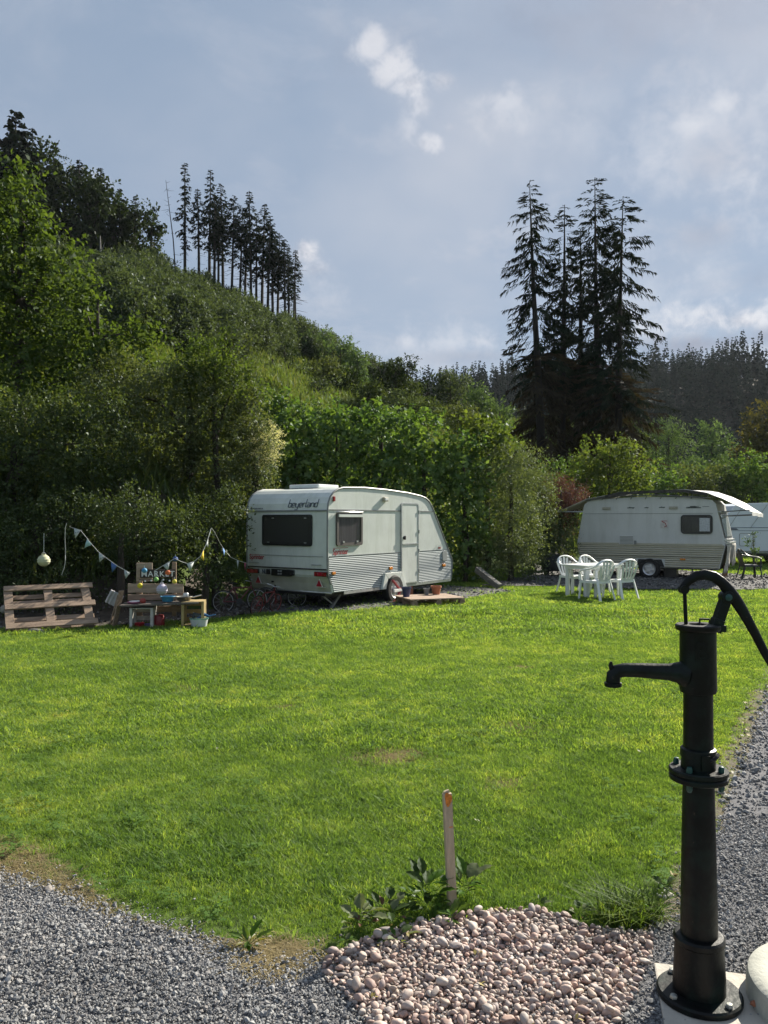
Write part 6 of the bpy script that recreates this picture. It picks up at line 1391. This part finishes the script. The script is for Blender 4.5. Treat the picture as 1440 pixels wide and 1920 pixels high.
o = tag(MB().tube([(-.05, 0, 0), (-.03, 0, .07), (.04, 0, .05), (.07, 0, 0)], [.02, .035, .03, .012], 7).build('watering_can', mat('dark_toy', (.05, .06, .07), .5), None), 'dark toy can lying in the white tub', 'toy'); o.location = tb2.location+Vector((-.05, .03, .11))
bd = MB(); bd.box((0, 0, .29), (.022, .10, .60)); o = tag(bd.build('loose_board', M_WOOD, None, .003), 'thin brown board leaning on the left of the play kitchen', 'board'); o.location = mi @ Vector((kx(217), .02, 0)); o.rotation_euler = (0, rad(13.5), rad(-20))
bd = MB(); bd.box((0, 0, .26), (.022, .12, .54)); o = tag(bd.build('loose_board', M_WOOD, None, .003), 'second dark board behind the thin leaning board', 'board'); o.location = mi @ Vector((kx(209), .16, 0)); o.rotation_euler = (0, rad(18), rad(-20))
rows = [[((j-4)*.026, .012*math.cos(j*math.pi*.9)+.0, (i-3)*.036) for j in range(9)] for i in range(7)]
o = tag(MB().grid(rows, False).build('foam_tray', mat('white_foam', (.46, .45, .47), .8, .15, 10), None), 'crinkled white sheet of foam propped left of the play kitchen', 'foam sheet'); o.modifiers.new('thickness', 'SOLIDIFY').thickness = .02; o.location = mi @ Vector((kx(215), .10, kz(1123))); o.rotation_euler = (rad(15), rad(28), rad(10))

# ------------------------------------------------------------------ lanterns and bunting
def lantern(label, p, r, m, hang=0.0, cap=True, ribs=True):
    t = thing('paper_lantern', label, 'lantern', p); n = 14; prof_ = []
    for i in range(n+1):
        a = -math.pi/2+math.pi*i/n; prof_.append((max(.001, r*math.cos(a)*(.94 if (i % 2 and ribs) else 1.0)), r*.92*math.sin(a)))
    MB().lathe(prof_, 22).build('shade', m, t)
    if cap: MB().lathe([(r*.34, r*.86), (r*.34, r*.98), (r*.26, r*.98)], 14).build('cap', m, t); mb = MB(); mb.tube([(r*.3*math.cos(a), 0, r*.98+r*.3*math.sin(a)) for a in np.linspace(0, math.pi, 8)], .004, 4); mb.build('handle', M_ALU, t)
    if hang > 0: mb = MB(); mb.tube([(0, 0, r), (0, 0, r+hang)], .0035, 4); mb.build('cord', M_PLASTIC, t)
    return t
p = pt(82.5, 1051, 12.1); lantern('cream round paper lantern hanging from the tree above the leaning pallet', p, .098, mat('cream_paper', (.55, .55, .36), .8, .1, 10), .32)
lan = [(263, 1098, 5.4, (.60, .50, .02), 'yellow little lantern at the left end below the sign'), (293, 1086, 4.6, (.18, .40, .10), 'green little lantern under the middle of the sign'), (327.5, 1090, 4.4, (.60, .52, .06), 'yellow little lantern at the right end below the sign'),
       (315, 1073.5, 5, (.62, .14, .04), 'orange little lantern covering the last letters of the sign'), (329, 1048, 5, (.03, .08, .26), 'dark blue little lantern on the bunting above the sign'), (271, 1069.5, 5.2, (.06, .26, .45), 'light blue folded paper star over the first letters of the sign')]
for (px_, py_, rr, c, lb) in lan: lantern(lb, pt(px_, py_, 11.98), rr*S*1.0, mat('paper_'+lb.split()[0], c, .7, .1, 10), .03, False)
def lilac_mat():
    m, nt, N, L, out = new_mat('lilac_striped_paper'); tc = N.new('ShaderNodeTexCoord'); wv = N.new('ShaderNodeTexWave'); wv.bands_direction = 'Z'; wv.inputs['Scale'].default_value = 11; wv.inputs['Distortion'].default_value = 1.5
    L.new(tc.outputs['Object'], wv.inputs[0]); r_ = ramp(N, [(.50, .46, .56), (.30, .27, .38), (.55, .52, .60)]); L.new(wv.outputs['Fac'], r_.inputs[0]); b = N.new('ShaderNodeBsdfPrincipled'); b.inputs['Roughness'].default_value = .8; L.new(r_.outputs[0], b.inputs['Base Color']); L.new(b.outputs[0], out.inputs[0]); return m
lantern('large lilac striped paper lantern hanging before the play kitchen boards', pt(304, 1105, 11.9), .086, lilac_mat(), .06, True)
M_FLAG = {'d': None, 'a': mat('aqua_flag', (.34, .50, .48), .8), 'b': mat('blue_flag', (.06, .13, .33), .8), 's': mat('sky_flag', (.10, .22, .48), .8), 'y': mat('yellow_flag', (.75, .52, .03), .8), 'p': mat('pink_flag', (.55, .12, .22), .8)}
def flag_print():
    m, nt, N, L, out = new_mat('patterned_flag'); tc = N.new('ShaderNodeTexCoord'); v = N.new('ShaderNodeTexVoronoi'); v.inputs['Scale'].default_value = 32; L.new(tc.outputs['Object'], v.inputs['Vector'])
    r_ = ramp(N, [(.08, .11, .15), (.45, .48, .48), (.55, .58, .58)]); L.new(v.outputs['Distance'], r_.inputs[0]); b = N.new('ShaderNodeBsdfPrincipled'); b.inputs['Roughness'].default_value = .85; L.new(r_.outputs[0], b.inputs['Base Color']); L.new(b.outputs[0], out.inputs[0]); return m
M_FLAG['d'] = flag_print()
def bunting(label, line, D, flags):
    """line of photo points; flags: (position along the line 0..1, kind, tip dx, tip dy)"""
    P = [pt(x, y, D+dz) for x, y, dz in line]; o = tag(MB().tube(P, .0055, 5).build('bunting', mat('bunting_cord', (.50, .50, .46), .8), None), label, 'bunting')
    cum = [0]; 
    for a, b in zip(P[:-1], P[1:]): cum.append(cum[-1]+(b-a).length)
    def at(s):
        s *= cum[-1]
        for i in range(len(P)-1):
            if s <= cum[i+1] or i == len(P)-2: return P[i].lerp(P[i+1], (s-cum[i])/max(1e-6, cum[i+1]-cum[i]))
    for (s, k, dx, dy) in flags:
        hw = .062/cum[-1]; a, b = at(max(0, s-hw)), at(min(1, s+hw)); c = (a+b)/2+Vector((dx*S, -.01, -dy*S*1.2)); m_ = a.lerp(c, .5)+Vector((0, -.012, 0)); n_ = b.lerp(c, .5)+Vector((0, -.004, 0))
        f = MB().add([a, b, n_, c, m_], [(0, 1, 2, 4), (4, 2, 3)], True).build('flag', M_FLAG[k], o); f.modifiers.new('thickness', 'SOLIDIFY').thickness = .003
    return o
bunting('long bunting falling from the dark tree to the left of the MARKET sign', [(134, 989, .2), (151, 994, .15), (170, 1018, .1), (184, 1034, .05), (205, 1050, 0), (222, 1062, -.05), (244, 1074, -.05)], 12.0, [(.09, 'd', -3, 15), (.33, 'a', -9, 10), (.57, 'd', -4, 12), (.77, 'b', -3, 14), (.97, 'd', -2, 12)])
bunting('bunting rising from the sign to the bush left of the caravan', [(289, 1071, -.1), (310, 1058, -.05), (328, 1047, 0), (340, 1053, .05), (353, 1057, .1), (365, 1052, .15), (376, 1043, .2), (387, 1020, .3), (396, 990, .5)], 11.9, [(.16, 'd', 3, 11), (.46, 'd', 0, 15), (.64, 'y', 4, 13), (.80, 'd', 2, 9), (.97, 'a', -2, 10)])
bunting('short bunting from the bush to the rear of the caravan', [(397, 990, 0), (404, 1001, .1), (413, 1019, .3), (422, 1033, .5), (433, 1045, .9), (449, 1052, 1.4), (467, 1057, 2.2)], 12.4, [(.24, 's', 1, 13), (.62, 'd', 0, 15), (.86, 'p', 0, 16)])
bunting('loose white cord with one flag dangling left of the long bunting', [(125, 981, 0), (122.5, 990, 0), (122, 1008, 0), (123, 1030, 0), (123, 1050, 0), (121, 1064, 0), (116, 1078, 0)], 12.2, [(.66, 'd', 2, 12)])

# ------------------------------------------------------------------ marker stake by the pebbles
sx_, sy_ = gp(849, 1702); top = pt(837.5, 1482, sy_+.02); st = thing('wooden_stake', 'slim grey wooden stake with an orange painted top beside the pebbles', 'stake', (sx_, sy_, 0))
d = top-Vector((sx_, sy_, 0)); M_STAKE = mat('stake_wood', (.50, .41, .29), .85, .3, 5, bump=.5, bscale=60, stretch=(5, 5, .6), col2=(.34, .27, .19))
mb = MB(); mb.bar((0, 0, -.08), d*.985, .038, .026, (.25, -1, 0)); mb.build('shaft', M_STAKE, st, .003)
mb = MB(); mb.bar(d*.985, d*1.0+Vector((-.004, 0, .004)), .024, .018, (.25, -1, 0)); mb.build('splintered_top', M_STAKE, st, .002)
Vy = d.normalized(); mb = MB(); a = d*.905; b = d*.975; fwd = Vector((-.25, 1, 0)).normalized(); fwd = (fwd-Vy*fwd.dot(Vy)).normalized()*-1
sdx = Vy.cross(fwd).normalized(); poly_ = []
for k in range(16): an = 2*math.pi*k/16; rr = 1+.16*math.sin(3*an+1); poly_.append((a+b)/2+Vy*(math.sin(an)*.029*rr)+sdx*(math.cos(an)*.0155*rr)+fwd*.0138)
mb.add(poly_, [tuple(range(16))]); mb.add([d*.70+fwd*.0138+sdx*.004+Vy*q_+sdx*w_ for q_, w_ in ((0, -.006), (.004, -.006), (.004, .009), (0, .009))], [(0, 1, 2, 3)]); mb.build('paint_mark', mat('orange_spray_paint', (.72, .24, .03), .6, .3, 90), st)

# ------------------------------------------------------------------ broad-leaved weeds around the stake
def weed_leaf(name, m, n=6, wr=.42, wav=.08, fold=.18, curl=.35, tip=1.0):
    rows = []
    for i in range(n+1):
        t = i/n; w = wr*(math.sin(math.pi*min(1, t*.97+.03))**.75)*(1-.25*t)*tip; rows.append([(s*w*.5*(1+.12*math.sin(i*2.6+abs(s))), t, fold*abs(s)*w-curl*t*t*.5+wav*math.sin(i*1.9+s*2)*abs(s)*.3) for s in (-1, -.5, 0, .5, 1)])
    mb = MB(); mb.grid(rows, True); mb.tube([(0, -.35, -.02), (0, 0, 0)], .018, 4); return mb.mesh(name, m)
def wmat(name, c, tr=.3, gl=.03):
    m = leaf_mat(name, [tuple(np.array(c)*.75), c, tuple(np.array(c)*1.25)], trans=tr, gloss=gl, pscale=25, pvar=.6); return m
LM = {'grey': weed_leaf('leaf', wmat('grey_burdock_leaf', (.17, .20, .10), .3, .012), 7, .78, curl=.4), 'green': weed_leaf('leaf', wmat('green_weed_leaf', (.07, .15, .018), .45, .01), 7, .5), 'dark': weed_leaf('leaf', wmat('dark_weed_leaf', (.05, .085, .02), .35, .01), 7, .6),
      'bright_green': weed_leaf('leaf', wmat('bright_weed_leaf', (.10, .17, .02), .5, .02), 7, .42), 'yellow': weed_leaf('leaf', wmat('yellowing_leaf', (.24, .22, .035), .4, .05), 6, .4), 'brown': weed_leaf('leaf', wmat('withered_leaf', (.16, .08, .035), .3, .03), 5, .6, curl=1.0)}  # the bright weed leaf has its own lighter, yellower green
def weed(label, px_, py_, leaves, seed, spread=.05, up=.05, name='weed_plant'):
    x, y = gp(px_, py_); t = thing(name, label, 'plant', (x, y, 0), 0); g = random.Random(seed); leaves = leaves+[(k, s*.72) for k, s in leaves]+[(R.choice(('green', 'dark', k)), s*.5) for k, s in leaves[::2]]; n = len(leaves)
    for i, (k, L_) in enumerate(leaves):
        a = 2*math.pi*i/n+g.uniform(-.5, .5); r = spread*g.uniform(.2, 1); o = obj('leaf', LM[k], t)
        o.location = (math.cos(a)*r, math.sin(a)*r, up*g.uniform(.4, 1.3)+L_*.25); L_ *= .8; o.scale = (L_,)*3; o.rotation_euler = (g.uniform(.0, .8), g.uniform(-.4, .4), a-math.pi/2)
    return t
weed('burdock plant with round grey-green leaves at the left of the pebbles', 676, 1745, [('grey', .085), ('grey', .095), ('grey', .08), ('grey', .09), ('grey', .06), ('brown', .06)], 1, .06, .05)
weed('dark leafy weed between the grey burdock and the stake', 730, 1730, [('dark', .08)]*5+[('grey', .06)]*3+[('brown', .06), ('dark', .10), ('dark', .07), ('grey', .05)], 2, .10, .04)
weed('upright green weed crowding the left foot of the stake', 800, 1705, [('green', .10)]*5+[('bright_green', .10)]*4+[('dark', .10)]*4, 3, .08, .08)
weed('broad-leaved weed with silvery drooping leaves right of the stake foot', 872, 1690, [('green', .10), ('grey', .12), ('green', .11), ('dark', .09), ('grey', .10), ('bright_green', .09), ('green', .12), ('dark', .08)], 4, .05, .07)
weed('small bright weed leaning over the pebbles below the stake', 845, 1735, [('bright_green', .09), ('bright_green', .10), ('green', .07), ('green', .06)], 5, .03, .03)
weed('low grey weed on the upper edge of the pebbles', 745, 1768, [('grey', .07), ('dark', .07), ('grey', .06), ('green', .05)], 6, .05, .02)
weed('tiny weed at the left corner of the pebble bed', 650, 1772, [('bright_green', .05), ('green', .05), ('grey', .04)], 7, .03, .02)
weed('dock plant with yellowing leaves at the gravel edge', 466, 1776, [('yellow', .08), ('bright_green', .10), ('green', .11), ('yellow', .06), ('bright_green', .08)], 8, .03, .02)
weed('grey weed beside the pump column', 1245, 1668, [('grey', .07), ('grey', .06), ('dark', .06), ('green', .05), ('green', .06)], 9, .03, .02)
weed('dark small weed left of the long grass tussock', 1085, 1718, [('dark', .06), ('grey', .055), ('green', .05), ('dark', .06), ('brown', .03)], 10, .05, .02)
weed('small rosette of weed in the lawn edge above the pebbles', 1010, 1700, [('grey', .045), ('dark', .05), ('green', .04), ('bright_green', .04)], 11, .03, .01)
weed('low weed at the soil edge far left', 150, 1640, [('bright_green', .05), ('yellow', .045), ('green', .05)], 12, .03, .01)
weed('leafy weed at the right end of the long grass tussock', 1228, 1722, [('green', .07), ('bright_green', .07), ('dark', .06), ('green', .06)], 13, .03, .03)
M_TUSSOCK = leaf_mat('tussock_blades', [(.045, .085, .015), (.075, .125, .022), (.12, .16, .045)], trans=.45, gloss=.01, pscale=20)
x, y = gp(1165, 1722); ts = thing('grass_tussock', 'tussock of long arching grass beside the pump and pebbles', 'grass tussock', (x, y, 0)); obj('blades', tuft('blades', 260, .10, .07, .19, .005, 900, M_TUSSOCK, 1.3, .5, .5), ts)
x, y = gp(1215, 1716); ts = thing('grass_tussock', 'smaller tussock of long grass tucked against the pump column', 'grass tussock', (x, y, 0)); obj('blades', tuft('blades', 90, .07, .08, .19, .005, 901, M_TUSSOCK, 1.4, .5, .5), ts)

# ------------------------------------------------------------------ cast-iron hand pump on its slab
sl_ = thing('concrete_slab', 'pale square concrete slab under the black pump', 'slab', (1.16, 2.62, 0), rad(-14))
V4 = [(-.235, -.62), (.52, -.62), (.42, .255), (-.235, .255)]
MB().prism([(x, z) for x, z in V4], 0, .022, Matrix(((1, 0, 0, 0), (0, 0, 1, 0), (0, 1, 0, .0), (0, 0, 0, 1)))).build('slab_top', M_CONCRETE, sl_, .006)
PX, PY = 1.078, 2.715
pump = thing('hand_pump', 'black cast-iron hand water pump with curved handle and spout', 'water pump', (PX, PY, .022), 0)
k_ = PY/F
def pz(py): return EYE+(HOR-py)*k_-.022
MB().lathe([(.001, .0), (.136, .0), (.139, .004), (.139, .018), (.133, .024), (.001, .026)], 48).build('base_flange', M_PUMP, pump)
MB().lathe([(.086, .02), (.086, .05), (.080, .17), (.079, .185), (.084, .19), (.084, .205), (.078, .212), (.062, .214)], 40).build('boot', M_PUMP, pump)
MB().lathe([(.061, .20), (.060, .30), (.056, .52), (.052, .70), (.051, .748)], 40).build('lower_pipe', M_PUMP, pump)
mb = MB(); mb.lathe([(.052, .738), (.092, .738), (.096, .742), (.096, .753), (.092, .757), (.09, .757), (.09, .760), (.093, .760), (.097, .764), (.097, .775), (.093, .779), (.055, .779)], 48); mb.build('joint_flange', M_PUMP, pump)
mb = MB(); mb.lathe([(.058, .775), (.056, .80), (.055, .84), (.050, .85)], 40); mb.build('collar', M_PUMP, pump)
mb = MB(); mb.lathe([(.049, .815), (.059, .818), (.060, .832), (.058, .845), (.050, .85)], 40); mb.tube([(-.01, -.058, .812), (.03, -.052, .822), (.055, -.025, .83)], .009, 6); mb.box((.0, -.060, .812), (.028, .012, .05)); mb.build('clamp_ring', M_PUMP, pump)
MB().lathe([(.049, .84), (.048, 1.05), (.049, 1.07)], 40).build('upper_pipe', M_PUMP, pump)
MB().lathe([(.045, 1.035), (.058, 1.038), (.061, 1.05), (.060, 1.15), (.0595, 1.245), (.062, 1.256), (.055, 1.258)], 44).build('cylinder', M_PUMP, pump)
mb = MB(); mb.lathe([(.06, 1.247), (.070, 1.250), (.074, 1.256), (.074, 1.266), (.070, 1.270), (.030, 1.270), (.028, 1.262), (.001, 1.262)], 44); mb.bar((.05, 0, 1.258), (.088, 0, 1.257), .05, .022); mb.build('top_plate', M_PUMP, pump)
mb = MB(); mb.tube([(-.045, 0, 1.10), (-.07, 0, 1.105), (-.10, 0, 1.106), (-.20, 0, 1.112), (-.255, 0, 1.113), (-.278, 0, 1.108), (-.290, 0, 1.095), (-.292, 0, 1.075), (-.292, 0, 1.058)], [.050, .036, .029, .025, .024, .024, .024, .024, .024], 16)
mb.lathe([(.024, 1.056), (.029, 1.058), (.029, 1.070), (.024, 1.072)], 20, c=(-.292, 0, 0)); mb.tube([(-.296, 0, 1.118), (-.300, 0, 1.130), (-.298, 0, 1.142)], [.010, .008, .004], 6); mb.build('spout', M_PUMP, pump)
# bracket, handle, rod
bx0 = lambda px: (px-720)*k_-PX
pv = Vector((bx0(1361), 0, pz(1119)))
mb = MB(); mb.bar((bx0(1338), 0, pz(1184)), (bx0(1346), 0, pz(1160)), .036, .042, (0, 1, 0)); mb.bar((bx0(1344), 0, pz(1168)), pv, .034, .034, (0, 1, 0)); mb.lathe([(.022, -.020), (.022, .020)], 18, M=Matrix.Translation(pv) @ Matrix.Rotation(rad(90), 4, 'X')); mb.build('bracket', M_PUMP, pump, .004)
mb = MB(); mb.lathe([(.001, -.027), (.010, -.027), (.012, -.022), (.012, .022), (.001, .027)], 12, M=Matrix.Translation(pv) @ Matrix.Rotation(rad(90), 4, 'X')); mb.build('pivot_bolt', M_PUMPGREEN, pump)
hp = [(1279, 1112), (1281, 1101), (1290, 1090), (1303, 1081), (1320, 1077), (1338, 1081), (1353, 1092), (1366, 1107), (1376, 1121), (1388, 1139), (1402, 1164), (1416, 1190), (1430, 1218), (1446, 1246), (1464, 1278), (1480, 1312), (1488, 1345), (1487, 1372)]
rr = [.013, .014, .0155, .017, .018, .018, .019, .021, .022, .020, .0175, .016, .015, .0145, .0145, .015, .016, .012]
mb = MB(); mb.tube([(bx0(a), 0, pz(b)) for a, b in hp], rr, 14, flat=.62, up=(0, 1, 0)); mb.lathe([(.015, -.016), (.015, .016)], 14, M=Matrix.Translation((bx0(1281), 0, pz(1105))) @ Matrix.Rotation(rad(90), 4, 'X')); mb.build('handle', M_PUMP, pump)
mb = MB(); mb.tube([(bx0(1283), 0, pz(1108)), (bx0(1285.5), 0, pz(1176))], .0065, 10); mb.build('rod', M_PUMP, pump)
for a in (35, 125, 215, 305):
    x, y = .077*math.cos(rad(a+12)), .077*math.sin(rad(a+12)); mb = MB(); mb.lathe([(.011, .779), (.011, .790), (.008, .798), (.001, .80)], 6, c=(x, y, 0)); mb.lathe([(.001, .712), (.007, .714), (.011, .722), (.011, .738)], 6, c=(x, y, 0)); mb.build('bolt', M_PUMPGREEN, pump)
for a in (28, 118, 205, 300):
    x, y = .117*math.cos(rad(a)), .117*math.sin(rad(a)); mb = MB(); mb.lathe([(.013, .024), (.013, .031), (.010, .036), (.001, .037)], 6, c=(x, y, 0)); mb.build('bolt', M_BOLT, pump)
mb = MB(); mb.tube([(.025, .045, 1.27), (.025, .047, 1.282), (.055, .038, 1.282), (.055, .036, 1.27)], .004, 5); mb.build('lid_loop', M_PUMP, pump)
obj('emblem', text_mesh('B', .085, .0015, M_PUMP, frame_matrix((-.034, -.0585, 1.155), (1, 0, 0), (0, 0, 1)), bold=.002), pump)['label'] = 'faint raised cast mark'

# round concrete manhole ring beside the slab
mh = thing('manhole_ring', 'round pale concrete ring with a rusty inner rim cut off at the lower right', 'manhole', (1.545, 2.64, .0)); MB().lathe([(.215, .0), (.215, .10), (.225, .108), (.29, .108), (.305, .098), (.312, .07), (.312, .0)], 64).build('ring', M_CONCRETE2, mh)
MB().lathe([(.200, .104), (.214, .110), (.214, .06), (.20, .06), (.200, .104)], 64).build('rim', M_RUST, mh); MB().lathe([(.001, .102), (.199, .102), (.199, .07), (.001, .07)], 64).build('lid', M_CONCRETE2, mh)
o = obj('stone', stone_mesh('stone', M_TERRACOTTA, 403, 1, (1, .5, .6), .1)); o.location = (1.235, 2.645, .04); o.scale = (.022,)*3; tag(o, 'reddish brick chip between the pump flange and the concrete ring', 'stone')
